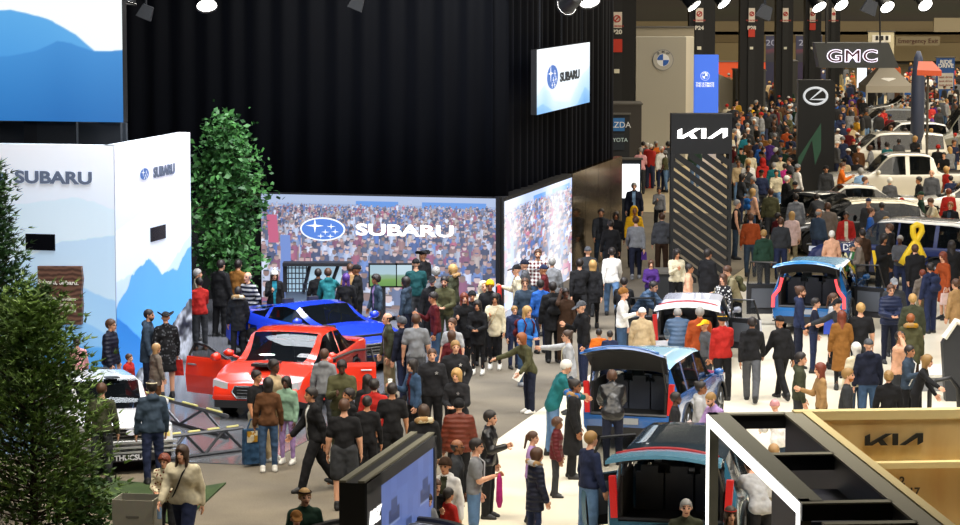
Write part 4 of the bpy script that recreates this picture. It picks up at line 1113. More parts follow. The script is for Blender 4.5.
for t, wd, c in ((.2, .5, '#3a4048'), (1.2, .9, '#23272c'), (2.1, .3, '#14161a'), (3.0, 1.1, '#2c3137'), (4.1, .6, '#17191d')):
    b = MB(); b.prism([(0, 0), (wd, 0), (wd, 5.6), (0, 5.6)], bx - U1 * (t + wd) + V1 * .35, U1, Z3, V1, .12); att(b.build('post', mat(c, .6)), st)
b = MB(); b.prism([(0, 0), (4.2, 0), (4.2, 5.4), (0, 5.4)], bx - U1 * 4.6 + V1 * 1.2, U1, Z3, V1, .12); att(b.build('back_panel', mat('#3a4048', .6)), st)
# ---------------------------------------------------------------- brand towers
def d2(px, py, z=0): p = G(px, py, z); return p
A2 = math.radians(-5.1); U2 = Vector((math.cos(A2), -math.sin(A2), 0)); V2 = Vector((math.sin(A2), math.cos(A2), 0))
X3 = Vector((1, 0, 0)); Y3 = Vector((0, 1, 0))
base = G(700.5, 283); Yk = base.y; kw = 61 / F * Yk; kz = D(700, 114, Yk).z; kb = D(700, 154, Yk).z
kt = empty('sign_tower', base); tag(kt, 'black latticed tower with glowing white KIA sign on top', 'sign tower')
b = MB(); b.box((base.x, Yk + .3, (kz + kb) / 2), (kw, .6, kz - kb)); att(b.build('sign_box', mat('#0b0d11', .45)), kt)
kia(Vector((base.x + .02, Yk - .01, (kz + kb) / 2 + .02)), X3, Z3, -Y3, kw * .82, glow('white', 4.), kt)
for sx in (-1, 1):
    for yy in (.05, .55): b = MB(); b.box((base.x + sx * (kw / 2 - .04), Yk + yy, kb / 2), (.08, .08, kb)); att(b.build('post', mat('#101214', .45)), kt)
for yy, sl in ((.02, 1),):
    n_ = 17
    for i in range(n_):
        z0_ = -1.2 + i * (kb + 1.2) / n_; a_ = (-kw / 2 + .05, z0_ + 1.15); c_ = (kw / 2 - .05, z0_)
        # clip to the panel
        pts = []
        for (xa, za), (xb, zb_) in ((a_, c_),):
            def clipz(z_): return xa + (z_ - za) / (zb_ - za) * (xb - xa)
            if za > kb: xa_, za_ = clipz(kb), kb
            else: xa_, za_ = xa, za
            if zb_ < .02: xb_, zb2 = clipz(.02), .02
            else: xb_, zb2 = xb, zb_
        if za_ - zb2 < .05: continue
        b = MB(); b.add([(base.x + xa_, Yk + yy, za_ + .10), (base.x + xb_, Yk + yy, zb2 + .10), (base.x + xb_, Yk + yy, zb2 - .10), (base.x + xa_, Yk + yy, za_ - .10), (base.x + xa_, Yk + yy + .05, za_ + .10), (base.x + xb_, Yk + yy + .05, zb2 + .10), (base.x + xb_, Yk + yy + .05, zb2 - .10), (base.x + xa_, Yk + yy + .05, za_ - .10)],
            [(0, 3, 2, 1), (4, 5, 6, 7), (0, 1, 5, 4), (3, 7, 6, 2), (0, 4, 7, 3), (1, 2, 6, 5)])
        att(b.build('lattice_bar', mat('#08090b', .5)), kt)
# oval L tower
base = G(815.5, 197); Yl = base.y; lw = 37 / F * Yl; lz = D(815, 80, Yl).z
lt = empty('sign_tower', base); tag(lt, 'tall black slab tower with silver oval L badge and green slash', 'sign tower')
b = MB(); b.prism([(-lw / 2, 0), (lw / 2, 0), (lw / 2, lz - .12), (lw / 2 - .06, lz - .03), (lw / 2 - .15, lz), (-lw / 2, lz)], Vector((base.x, Yl, 0)), X3, Z3, Y3, .5); att(b.build('slab', mat('#0a0c0e', .35)), lt)
q = D(815.5, 96, Yl); r_ = 11.5 / F * Yl
b = MB(); b.tube([(q.x + r_ * math.cos(a), Yl - .03, q.z + r_ * .72 * math.sin(a)) for a in [2 * PI * k / 32 for k in range(33)]], .045, 8); att(b.build('badge_ring', glow('#cfd4da', .7)), lt)
b = MB(); b.tube([(q.x + r_ * .55, Yl - .03, q.z + r_ * .55), (q.x - r_ * .45, Yl - .03, q.z - r_ * .30), (q.x + r_ * .80, Yl - .03, q.z - r_ * .30)], .04, 6); att(b.build('badge_letter', glow('#cfd4da', .7)), lt)
b = MB(); q1 = D(797.5, 170, Yl); q2 = D(821, 122, Yl); b.prism([(D(798, 158, Yl).x, D(798, 158, Yl).z), (D(798, 170, Yl).x, D(798, 170, Yl).z), (D(812, 140, Yl).x, D(812, 140, Yl).z), (D(815, 165, Yl).x, D(815, 165, Yl).z), (D(821, 150, Yl).x, D(821, 150, Yl).z), (D(821, 123, Yl).x, D(821, 123, Yl).z)], Vector((0, Yl - .01, 0)), X3, Z3, -Y3, .01); att(b.build('green_slash', mat('#1f4a38', .5)), lt)
# roundel wall
Yb = G(660, 165).y; zt_ = D(660, 37, Yb).z; x0_ = D(635, 60, Yb).x; x1_ = D(686, 60, Yb).x; x2_ = D(694, 60, Yb).x
bt = empty('roundel_wall', ((x0_ + x1_) / 2, Yb, 0)); tag(bt, 'tall plain grey wall with a blue and white BMW roundel', 'display wall')
b = MB(); b.box(((x0_ + x1_) / 2, Yb + .4, zt_ / 2), (x1_ - x0_, .8, zt_)); att(b.build('wall_face', mat('#aaa69a', .8)), bt)
b = MB(); b.box(((x1_ + x2_) / 2, Yb + .5, zt_ / 2), (x2_ - x1_, .8, zt_)); att(b.build('wall_edge', mat('#e6e0cf', .8)), bt)
q = D(663, 60, Yb - .02)
def roundel(q, r, parent, em=None):
    mk = lambda c: (glow(c, em) if em else mat(c, .5))
    flat('roundel_rim', [ell(r, r)], q, X3, Z3, -Y3, .02, mk('#7c7f86' if not em else '#f4f6fa'), parent); flat('roundel_band', [ell(r * .94, r * .94)], q - Y3 * .02, X3, Z3, -Y3, .01, mk('#b4b2aa' if not em else '#4a78e8'), parent)
    flat('roundel_core', [ell(r * .60, r * .60)], q - Y3 * .03, X3, Z3, -Y3, .01, mk('#e8ebf0'), parent)
    qs = [[(0, 0)] + [(r * .56 * math.cos(a), r * .56 * math.sin(a)) for a in [a0 + PI / 2 * k / 8 for k in range(9)]] for a0 in (PI / 2, 3 * PI / 2)]
    flat('roundel_quarters', qs, q - Y3 * .04, X3, Z3, -Y3, .01, mk('#1f5cb8'), parent)
    for ch, a in (('B', 2.2), ('M', PI / 2), ('W', .94)): text(ch, q - Y3 * .045 + X3 * r * .77 * math.cos(a) + Z3 * r * .77 * math.sin(a), X3, Z3, r * .34, mk('#55585e' if not em else '#ffffff'), parent, 1.1, .004, .004)
roundel(q, 10.5 / F * Yb, bt)
Yc = G(706, 150).y; xa, xb = D(694.5, 80, Yc).x, D(718.5, 80, Yc).x; zc = D(706, 55, Yc).z
bb = empty('totem', ((xa + xb) / 2, Yc, 0)); tag(bb, 'bright blue backlit totem with a small white roundel beside the grey wall', 'totem')
b = MB(); b.box(((xa + xb) / 2, Yc + .3, zc / 2), (xb - xa, .6, zc)); att(b.build('totem_body', glow('#3f6fe0', .85)), bb)
roundel(D(705, 76, Yc - .02), 4.5 / F * Yc, bb, 1.0)
for k_, py in enumerate((83.5, 86)): text('THE ULTIMATE', D(705, py, Yc - .03), X3, Z3, .14, glow('#eef2ff', .9), bb, .9, .004, .004)
# hanging three-letter wedge sign
Yg = 118.; pts = [(815, 43), (889, 43), (899, 68), (819.5, 68)]
gm = empty('wedge_sign', D(857, 68, Yg)); tag(gm, 'dark grey wedge-shaped hanging sign reading GMC in lit white outline', 'sign')
qs = [D(x, y, Yg) for x, y in pts]; b = MB(); b.prism([(q.x, q.z) for q in qs], Vector((0, Yg, 0)), X3, Z3, Y3, 1.2); att(b.build('wedge_body', mat('#383c3e', .5)), gm)
q = D(852, 56.5, Yg); text('GMC', q - Y3 * .05, X3, Z3, .68, glow('#f4ecff', 1.6), gm, 1.30, .028, .01, space=1.12); text('GMC', q - Y3 * .09, X3, Z3, .68, mat('#4c1226', .4), gm, 1.30, .0, .01, space=1.12)
for px in (826, 880): b = MB(); b.tube([D(px, 43, Yg), D(px, -60, Yg)], .04, 6); att(b.build('hanger', mat('#26272a', .5)), gm)
# hall pillars with notices
def pillar(px0, px1, pyb, fx0, fx1, lab, num, red, first=None):
    Yp = G(px0, pyb).y; xa, xb = D(px0, 50, Yp).x, D(px1, 50, Yp).x
    r_ = empty('hall_pillar', ((xa + xb) / 2, Yp, 0)); tag(r_, lab, 'pillar')
    b = MB(); b.box(((xa + xb) / 2, Yp + .5, 8), (xb - xa, 1., 16)); att(b.build('shaft', mat('#060607', .7)), r_)
    f0, f1 = D(fx0, 50, Yp).x, D(fx1, 50, Yp).x; cx_ = (f0 + f1) / 2; w_ = f1 - f0
    b = MB(); b.box((cx_, Yp - .04, 8), (w_ * 1.0, .1, 16)); att(b.build('service_duct', mat('#141516', .7)), r_)
    n0, n1 = (12, 28) if px0 < 620 else (8, 22); zn0, zn1 = D(cx_, n1, Yp - .1).z, D(cx_, n0, Yp - .1).z
    b = MB(); b.box((cx_, Yp - .12, (zn0 + zn1) / 2), (w_ * .95, .04, zn1 - zn0)); att(b.build('notice', mat('#d8cfc2', .6)), r_)
    rr_ = w_ * .30; qq = Vector((cx_, Yp - .15, zn0 + (zn1 - zn0) * .58)); b = MB(); b.tube([qq + X3 * rr_ * math.cos(a) + Z3 * rr_ * math.sin(a) for a in [2 * PI * k / 16 for k in range(17)]], .03, 5); b.tube([qq + (X3 + Z3) * rr_ * -.7, qq + (X3 + Z3) * rr_ * .7], .03, 5); att(b.build('prohibition_symbol', mat('#b03028', .6)), r_)
    text('NO SMOKING', Vector((cx_, Yp - .15, zn0 + .08)), X3, Z3, .10, mat('#b03028', .6), r_, .9, .003, .004)
    if num: text(num, Vector((cx_, Yp - .12, D(cx_, (32 if px0 < 620 else 28), Yp).z)), X3, Z3, .26, mat('#d8d6cc', .6), r_, 1.1, .01, .01)
    if red:
        b = MB(); z1, z0 = D(0, red[0], Yp).z, D(0, red[1], Yp).z; b.box((cx_, Yp - .12, (z0 + z1) / 2), (w_, .08, z1 - z0)); att(b.build('red_box', mat('#c03018', .6)), r_)
    b = MB(); b.box((cx_, Yp - .12, D(0, (71 if px0 < 620 else 48), Yp).z), (w_ * .5, .06, w_ * .4)); att(b.build('switch_plate', mat('#e0dcc8', .6)), r_)
    return r_
pillar(609, 636, 165, 611.5, 622, 'thick black pillar marked P20 left of the grey roundel wall', 'P20', (39, 52))
pillar(689, 715, 140, 695, 703, 'black pillar marked P24 behind the blue totem', 'P24', None)
pillar(740, 764, 133, 748, 754.5, 'black pillar with a red box right of the blue totem', 'P28', (29, 37))
pillar(776, 793, 125, 782, 788, 'slim black pillar left of the oval L tower', '', None)
pillar(805, 821, 118, 809, 815, 'black pillar with a red box behind the wedge sign', '', (23, 30))
pillar(828, 840, 112, 831, 835, 'slimmest black pillar above the wedge sign', '', None)
def simplebox(name, px0, px1, pyt, pyb, col, lab, cat, dep=1., emit=0, rough=.6, zb=0., Y=None):
    Yp = Y or G(px0, pyb).y; xa, xb = D(px0, 50, Yp).x, D(px1, 50, Yp).x; zt = D(px0, pyt, Yp).z
    r_ = empty(name, ((xa + xb) / 2, Yp, zb)); tag(r_, lab, cat)
    b = MB(); b.box(((xa + xb) / 2, Yp + dep / 2, (zt + zb) / 2), (xb - xa, dep, zt - zb)); att(b.build('body', glow(col, emit) if emit else mat(col, rough)), r_)
    b = MB(); b.box(((xa + xb) / 2, Yp + dep / 2, zt + .03), (xb - xa + .1, dep + .1, .06)); att(b.build('cap', mat('#55524c', .6)), r_)
    return r_, Yp, xa, xb, zt
simplebox('pillar_casing', 600, 642, 105, 178, '#3b3733', 'dark grey square casing round the foot of pillar P20', 'casing', 2.)
simplebox('pillar_casing', 736, 766, 71, 130, '#4a4945', 'grey square casing at the foot of the pillar right of the blue totem', 'casing', 2.)
simplebox('pillar_casing', 779, 798, 62, 118, '#403f3c', 'dark casing at the foot of the slim pillar left of the oval L tower', 'casing', 2.)
simplebox('partition', 718, 741, 62, 100, '#c8481c', 'orange partition left of the grey pillar casing', 'partition', .3)
simplebox('partition', 762, 787, 62, 98, '#c8481c', 'orange partition between two grey pillar casings', 'partition', .3)
simplebox('mezzanine_parapet', 636, 694, 28, 150, '#9a927f', 'beige parapet above the grey roundel wall', 'parapet', 1., Y=Yb + 3)
for px0, px1, c, lab in ((766, 786, '#1c1d3c', 'dark blue and red glowing poster board left of the wedge sign'), (796, 822, '#241a3c', 'dark purple poster board behind the wedge sign')):
    r_, Yp, xa, xb, zt = simplebox('poster_board', px0, px1, 36, 105, c, lab, 'poster', .2)
    lay = [([(0, .5), (1, .62)], '#8a1f3c', '#241030', .02), ([(0, .35), (1, .45)], '#14142c', '#101020', .02)]
    raster('poster', (xa, Yp - .02, D(0, 62, Yp).z), X3, Z3, xb - xa, zt - D(0, 62, Yp).z, mountain_picture(24, 24, lay, '#1c2350', '#1a1a3c', 9), r_, .5)
    text('2025', Vector(((xa + xb) / 2, Yp - .05, D(0, 43, Yp).z)), X3, Z3, .5, mat('#8f93a8', .5), r_, 1.3, .0, .005)
r_, Yp, xa, xb, zt = simplebox('marker_sign', 868, 894, 32, 100, '#c9c0a0', 'cream overhead marker sign with three black marks', 'sign', .3, Y=150, zb=D(880, 56, 150).z)
for k_ in range(3): b = MB(); q = D(877 + k_ * 5, 38, 149.9); b.box(tuple(q), (.14, .05, .22)); att(b.build('mark', mat('#15151a', .6)), r_)
b = MB(); b.box(tuple(D(881.5, 38.5, 149.95)), (.95, .04, .36)); att(b.build('white_field', mat('#efece2', .6)), r_)
r_ = empty('exit_sign', D(922, 41, 230)); tag(r_, 'long beige sign on the far wall reading Emergency Exit', 'sign')
q = D(918, 41, 230); b = MB(); b.box((q.x, 230.2, q.z), (3.5, .3, .72)); att(b.build('board', mat('#b5a684', .7)), r_); text('Emergency Exit', q - Y3 * .05, X3, Z3, .52, mat('#6a3c30', .6), r_, .98, .0, .01)
q = D(951, 25, 229); b = MB(); b.box((q.x, 229.5, q.z), (2.6, .3, 1.1)); tag(b.build('blank_sign', mat('#cdbf9e', .7)), 'plain cream board high on the far wall at the right', 'sign')
r_, Yp, xa, xb, zt = simplebox('totem', 937, 955, 58, 112, '#1f55a0', 'blue and white information totem with printed notice near the orange canopy', 'totem', .3)
q0, q1 = D(0, 89, Yp).z, D(0, 73, Yp).z; b = MB(); b.box(((xa + xb) / 2, Yp - .03, (q0 + q1) / 2), ((xb - xa) * .85, .05, q1 - q0)); att(b.build('notice', mat('#d4d0c4', .6)), r_)
for k_ in range(2): text(('RIDE', 'DRIVE')[k_], Vector(((xa + xb) / 2, Yp - .05, D(0, 62 + 4 * k_, Yp).z)), X3, Z3, .3, mat('#e6e8ea', .6), r_, 1.1, .01, .01)
for k_ in range(3): text('test drive', Vector(((xa + xb) / 2, Yp - .08, D(0, 77 + 4 * k_, Yp).z)), X3, Z3, .2, mat('#9a4030', .6), r_, 1., .0, .01)
simplebox('totem', 858, 867, 62, 105, '#dfe8f2', 'glowing white totem with a blue edge behind the grey tent', 'totem', .3, emit=1.2)
# left edge totem by the mirror wall
r_, Yp, xa, xb, zt = simplebox('light_box', 621, 642, 160, 232, '#1a2430', 'slim dark-framed white light box beyond the mirror wall', 'light box', .25)
b = MB(); z0 = D(0, 198, Yp).z; z1 = D(0, 164, Yp).z; b.box(((xa + xb) / 2, Yp - .02, (z0 + z1) / 2), ((xb - xa) * .84, .04, z1 - z0)); att(b.build('lit_panel', glow('#f4f8fa', 1.6)), r_)
r_, Yp, xa, xb, zt = simplebox('banner_stand', 607, 630, 115, 205, '#15181c', 'banner stand with blue and black sponsor panels behind the mirror wall', 'banner', .3)
for y0, y1, c in ((118, 131, '#2f6fb0'), (134, 150, '#16202a')): b = MB(); z0, z1 = D(0, y1, Yp).z, D(0, y0, Yp).z; b.box((xa + (xb - xa) * .42, Yp - .03, (z0 + z1) / 2), ((xb - xa) * .72, .04, z1 - z0)); att(b.build('sponsor_panel', mat(c, .5)), r_)
text('MAZDA', Vector((xa + (xb - xa) * .42, Yp - .06, D(0, 125, Yp).z)), X3, Z3, .3, mat('#e6e8ea', .6), r_, 1., .0, .005); text('TOYOTA', Vector((xa + (xb - xa) * .42, Yp - .06, D(0, 140, Yp).z)), X3, Z3, .2, mat('#cfe6ea', .6), r_, 1., .0, .005)
simplebox('cooler_box', 644, 655, 167, 188, '#b82820', 'red drinks cooler beside the slim white light box', 'cooler', .8)
simplebox('information_desk', 651, 674, 274, 305, '#1c1e20', 'white-topped black desk with small frames in front of the latticed tower', 'desk', 1.)
_, Yp, xa, xb, zt = simplebox('plinth', 878, 885, 186, 206, '#b3ad9e', 'pale grey plinth among the cars', 'plinth', .4)
# tent
Yt = G(885, 128).y; xa, xb = D(866, 80, Yt).x, D(913, 80, Yt).x; ze = D(0, 86, Yt).z; zp = D(0, 68, Yt).z; dp = 3.
tr = empty('canopy_tent', ((xa + xb) / 2, Yt, 0)); tag(tr, 'grey pop-up canopy tent with a white diamond mark', 'tent')
cx_ = (xa + xb) / 2; b = MB(); b.add([(xa, Yt, ze), (xb, Yt, ze), (xb, Yt + dp, ze), (xa, Yt + dp, ze), (cx_, Yt + dp / 2, zp + .4), (xa, Yt, ze - .35), (xb, Yt, ze - .35), (xb, Yt + dp, ze - .35), (xa, Yt + dp, ze - .35)], [(0, 1, 4), (1, 2, 4), (2, 3, 4), (3, 0, 4), (0, 5, 6, 1), (1, 6, 7, 2), (3, 8, 5, 0), (2, 7, 8, 3)]); att(b.build('canopy', mat('#a39c8e', .8)), tr)
b = MB(); q = Vector((cx_, Yt + .42, ze + .36)); b.prism([(-.4, 0), (0, -.22), (.4, 0), (0, .22)], q, X3, (Z3 * .5 + Y3 * .7).normalized(), -Y3, .03); att(b.build('diamond_mark', mat('#f4f2ec', .6)), tr)
for x_ in (xa + .05, xb - .05):
    for y_ in (Yt + .05, Yt + dp - .05): b = MB(); b.tube([(x_, y_, 0), (x_, y_, ze - .1)], .05, 6); att(b.build('leg', mat('#b8b2a4', .5)), tr)
# orange raised canopy and the dark blue inflatable
q = D(930, 74, 112.); b = MB(); b.add([(q.x - .5, q.y, q.z + .15), (q.x + .45, q.y, q.z + .12), (q.x + .25, q.y + 1, q.z + .45), (q.x - .30, q.y + 1, q.z + .45), (q.x - .5, q.y, q.z - .05), (q.x + .45, q.y, q.z - .08), (q.x + .3, q.y + 1, q.z), (q.x - .3, q.y + 1, q.z)], [(0, 1, 2, 3), (4, 7, 6, 5), (0, 4, 5, 1), (3, 2, 6, 7), (0, 3, 7, 4), (1, 5, 6, 2)])
cn = empty('shade_canopy', (q.x, q.y, 0)); tag(cn, 'orange shade canopy on a pole beside the blue information totem', 'canopy'); att(b.build('canopy', mat('#d0542c', .6)), cn); b = MB(); b.tube([(q.x, q.y + .5, 0), (q.x, q.y + .5, q.z)], .05, 6); att(b.build('pole', mat('#55524c', .6)), cn)
Yq = 118; q = D(918, 85, Yq); b = MB(); r_ = 6.5 / F * Yq; zt = D(0, 51, Yq).z; b.lathe([(r_ * 1.05, 0), (r_ * 1.05, zt * .55), (r_, zt * .8), (r_ * .7, zt * .94), (r_ * .3, zt)], (q.x, Yq, 0), 18); tag(b.build('inflatable_column', mat('#3c4660', .5), smooth=True), 'dark blue rounded inflatable column behind the grey tent', 'column')
# car in side stand: long white slope left (white parapet in the mid distance)
Yw = G(745, 128).y
b = MB(); pts = [D(719, 74, Yw), D(757, 92, Yw), D(757, 100, Yw), D(752, 112, Yw), D(719, 112, Yw)]; b.prism([(p.x, p.z) for p in pts], Vector((0, Yw, 0)), X3, Z3, Y3, .4)
r_ = empty('sloped_counter', (pts[0].x + 1, Yw, 0)); tag(r_, 'white sloping stand wall right of the blue totem', 'stand wall'); att(b.build('slope_panel', mat('#cfc8b2', .6)), r_)
b = MB(); b.box(((pts[0].x + pts[1].x) / 2, Yw + .2, pts[3].z / 2), (pts[1].x - pts[0].x, .4, pts[3].z)); att(b.build('base_panel', mat('#b8b2a0', .6)), r_)
# ---------------------------------------------------------------- near right stand: lit portal, trusses, plywood wall
Pf = G(708, 413, 3.0); Pn = G(800, 501, 3.0); dV = (Pn - Pf); dV.z = 0; plen = dV.length; dv = dV.normalized(); du = Vector((-dv.y, dv.x, 0));  # du to the right
if du.x < 0: du = -du
por = empty('lit_portal', (Pf.x, Pf.y, 0)); tag(por, 'rectangular black portal edged with a bright white light strip', 'portal')
b = MB()
for (s0, s1, z0, z1, dd_) in ((-.04, .14, 0, 3.0, .12), (plen - .14, plen + .04, 0, 3.0, .12), (-.04, plen + .04, 2.86, 3.0, .26)):
    b.prism([(s0, z0), (s1, z0), (s1, z1), (s0, z1)], Pf - Z3 * 3, dv, Z3, du, dd_)
att(b.build('portal_frame', mat('#77766a', .5)), por)
b = MB()
for (s0, s1, z0, z1) in ((-.02, .14, .05, 2.98), (plen - .14, plen + .02, .05, 2.98), (0, plen, 2.84, 2.98)):
    b.prism([(s0, z0), (s1, z0), (s1, z1), (s0, z1)], Pf - Z3 * 3 - du * .015, dv, Z3, du, .01)
b.prism([(-.02, .05), (.10, .05), (.10, 2.98), (-.02, 2.98)], Pf - Z3 * 3 + dv * -.0, du, Z3, dv, .0)
att(b.build('light_strip', glow('#fffdf8', 3.2)), por)
Wf = G(802, 413, 3.0); Wf.z = 0; wl = plen + 2.2
pw = empty('plywood_wall', Wf); tag(pw, 'unfinished plywood stand wall with a black KIA logo and stencilled numbers', 'stand wall')
m, nt, bs = newmat('plywood'); tc = nt.nodes.new('ShaderNodeTexCoord'); n_ = nt.nodes.new('ShaderNodeTexNoise'); n_.inputs['Scale'].default_value = 1.4; n_.inputs['Detail'].default_value = 5; mp = nt.nodes.new('ShaderNodeMapping'); mp.inputs['Scale'].default_value = (1, 1, .35)
rp = nt.nodes.new('ShaderNodeValToRGB'); rp.color_ramp.elements[0].position = .3; rp.color_ramp.elements[0].color = (*lin('#b98f52'), 1); rp.color_ramp.elements[1].position = .7; rp.color_ramp.elements[1].color = (*lin('#dcc48c'), 1)
nt.links.new(tc.outputs['Object'], mp.inputs[0]); nt.links.new(mp.outputs[0], n_.inputs['Vector']); nt.links.new(n_.outputs[0], rp.inputs[0]); nt.links.new(rp.outputs[0], bs.inputs['Base Color']); bs.inputs['Roughness'].default_value = .65; PLY = m
EDGE = mat('#e2cf98', .6)
# back wall (faces the camera)
b = MB(); b.prism([(0, 0), (4.2, 0), (4.2, 2.99), (0, 2.99)], Wf, du, Z3, -dv, .14); att(b.build('back_panel', PLY), pw)
b = MB(); b.prism([(-.1, 2.90), (4.2, 2.90), (4.2, 3.02), (-.1, 3.02)], Wf + dv * .02, du, Z3, -dv, .2); att(b.build('top_rail', EDGE), pw)
ql = onwall(880, 464, Wf, du, dv); b = MB(); b.prism([(0, ql.z - .04), (4.2, ql.z - .04), (4.2, ql.z + .04), (0, ql.z + .04)], Wf, du, Z3, dv, .16); att(b.build('ledge', EDGE), pw)
q = onwall(893.5, 439, Wf, du, dv); kia(q + dv * .01, du, Z3, dv, .78, mat('#1c1a16', .6), pw)
for s_, px, py in (('2', 902, 481), ('17', 914, 492)): text(s_, onwall(px, py, Wf, du, dv) + dv * .01, du, Z3, .15, mat('#3a2f1e', .6), pw, 1, .004, .004)
# side wall towards the camera
b = MB(); b.prism([(0, 0), (wl, 0), (wl, 2.98), (0, 2.98)], Wf, dv, Z3, du, .06); att(b.build('side_panel', PLY), pw)
b = MB(); b.prism([(0, 2.98), (wl, 2.98), (wl, 3.02), (0, 3.02)], Wf, dv, Z3, du, .12); att(b.build('top_edge', EDGE), pw)
b = MB(); b.prism([(0, 0), (wl, 0), (wl, 2.97), (0, 2.97)], Wf - du * .22, dv, Z3, du, .20); att(b.build('dark_facing', mat('#1b1d26', .5)), pw)
b = MB(); b.prism([(-.1, 2.97), (wl, 2.97), (wl, 3.0), (-.1, 3.0)], Wf - du * .24, dv, Z3, du, .24); att(b.build('facing_cap', mat('#8d8979', .6)), pw)
# cross beams between portal and wall
gap = (Wf - du * .22 - (Pf - Z3 * 3)).dot(du)
for i, s_ in enumerate((0.0, 0.0 + (G(763, 453, 3) - G(707, 413, 3)).dot(dv), (G(806, 501, 3) - G(707, 413, 3)).dot(dv), plen + 1.2)):
    cb = empty('cross_beam', Pf - Z3 * 3 + dv * s_ + du * .8); tag(cb, ('rear', 'second', 'third', 'nearest')[i] + ' black cross beam bridging the lit portal and the plywood wall', 'beam')
    cb.location.z = 2.8
    b = MB(); b.prism([(.26 if s_ < plen else .0, 2.80), (gap, 2.80), (gap, 2.98), (.26 if s_ < plen else 0, 2.98)], Pf - Z3 * 3 + dv * s_, du, Z3, dv, .12); att(b.build('beam', mat('#16181a', .5)), cb)
    b = MB(); b.prism([(.26 if s_ < plen else 0, 2.98), (gap, 2.98), (gap, 3.0), (.26 if s_ < plen else 0, 3.0)], Pf - Z3 * 3 + dv * (s_ - .02), du, Z3, dv, .16); att(b.build('beam_cap', mat('#8d8979', .6)), cb)
b = MB(); s1 = (G(763, 453, 3) - G(707, 413, 3)).dot(dv)
b.prism([(gap - .8, 0), (gap, 0), (gap, 2.6), (gap - .8, 2.6)], Pf - Z3 * 3 + dv * (s1 + .3), du, Z3, dv, 2.0); tag(b.build('storage_cabinet', mat('#1d2030', .5)), 'dark navy cabinet under the cross beams against the plywood wall', 'cabinet')
for i, (px, py) in enumerate(((735, 388), )): pass
# ---------------------------------------------------------------- big display monitor at the bottom
M0 = G(339, 481, 2.3); M1 = G(411, 432, 2.3); mdir = (M1 - M0); mdir.z = 0; ml = mdir.length; md = mdir.normalized(); mn = Vector((md.y, -md.x, 0))
mr_ = empty('video_wall', (M0.x, M0.y, 0)); tag(mr_, 'long black-framed screen of blue car pictures seen edge-on at the bottom', 'screen')
thk = .34
b = MB(); b.prism([(0, .0), (ml, .0), (ml, 2.28), (0, 2.28)], M0 - Z3 * 2.3, md, Z3, mn, thk); att(b.build('cabinet', mat('#16171a', .5)), mr_)
for o_ in (0.0, thk - .09): b = MB(); b.prism([(0, 2.28), (ml, 2.28), (ml, 2.31), (0, 2.31)], M0 - Z3 * 2.3 + mn * o_, md, Z3, mn, .09); att(b.build('top_rail', mat('#7b7868', .6)), mr_)
b = MB(); fo = M0 - Z3 * 2.3 + mn * thk
for (s0, s1, z0, z1) in ((0, .75, .2, 2.28), (ml - .12, ml, .2, 2.28), (0, ml, 2.12, 2.28), (0, ml, .2, .3)): b.prism([(s0, z0), (s1, z0), (s1, z1), (s0, z1)], fo, md, Z3, mn, .03)
att(b.build('bezel', mat('#2e3138', .5)), mr_)
W_, H_ = 120, 70; img = np.zeros((H_, W_, 3)); img[:] = hexa('#5b72b4'); yy, xx = np.mgrid[0:H_, 0:W_]
img += (rng.random((8, 10))[np.ix_((yy[:, 0] * 8 // H_), (xx[0] * 10 // W_))] * .05)[..., None]
for cx, cy in ((22, 52), (62, 36), (100, 22), (98, 60), (30, 20)):
    m1 = (np.abs(xx - cx) < 12) & (np.abs(yy - cy) < 4); m2 = (np.abs(xx - cx) < 7) & (yy > cy - 9) & (yy < cy); img[m1] = hexa('#33426e'); img[m2] = hexa('#3d4f80'); img[(np.abs(yy - cy - 4) < 1) & (np.abs(xx - cx) < 13)] = hexa('#8fa2d4')
raster('picture', fo + md * .75 + Z3 * .3 + mn * .01, md, Z3, ml - .87, 1.82, img, mr_, .75)
text('BRZ', fo + md * .36 + Z3 * 1.78 + mn * .035, md, Z3, .24, glow('white', 1.8), mr_, 1.25, .012, .01, shear=.3)
# round snow globe like table at the bottom edge
q = G(387, 531, 1.3); q.z = 0; b = MB(); b.lathe([(.35, 0), (.35, 1.0), (1.10, 1.12), (1.12, 1.30), (1.02, 1.30), (1.0, 1.26)], tuple(q), 40)
rd = empty('round_display', q); tag(rd, 'round black-rimmed display table with a snowy top at the bottom edge', 'table'); att(b.build('rim', mat('#1b1a1a', .5), smooth=False), rd)
b = MB(); b.lathe([(1.0, 1.24), (.6, 1.30), (.2, 1.32), (.01, 1.33)], tuple(q), 30); m, nt, bs = newmat('snowy_top'); n_ = nt.nodes.new('ShaderNodeTexNoise'); n_.inputs['Scale'].default_value = 5; n_.inputs['Detail'].default_value = 6; rp = nt.nodes.new('ShaderNodeValToRGB'); rp.color_ramp.elements[0].position = .45; rp.color_ramp.elements[0].color = (.01, .01, .015, 1); rp.color_ramp.elements[1].position = .55; rp.color_ramp.elements[1].color = (.6, .65, .72, 1); tc = nt.nodes.new('ShaderNodeTexCoord'); nt.links.new(tc.outputs['Object'], n_.inputs['Vector']); nt.links.new(n_.outputs[0], rp.inputs[0]); nt.links.new(rp.outputs[0], bs.inputs['Base Color'])
att(b.build('snowy_top', m, smooth=True), rd)
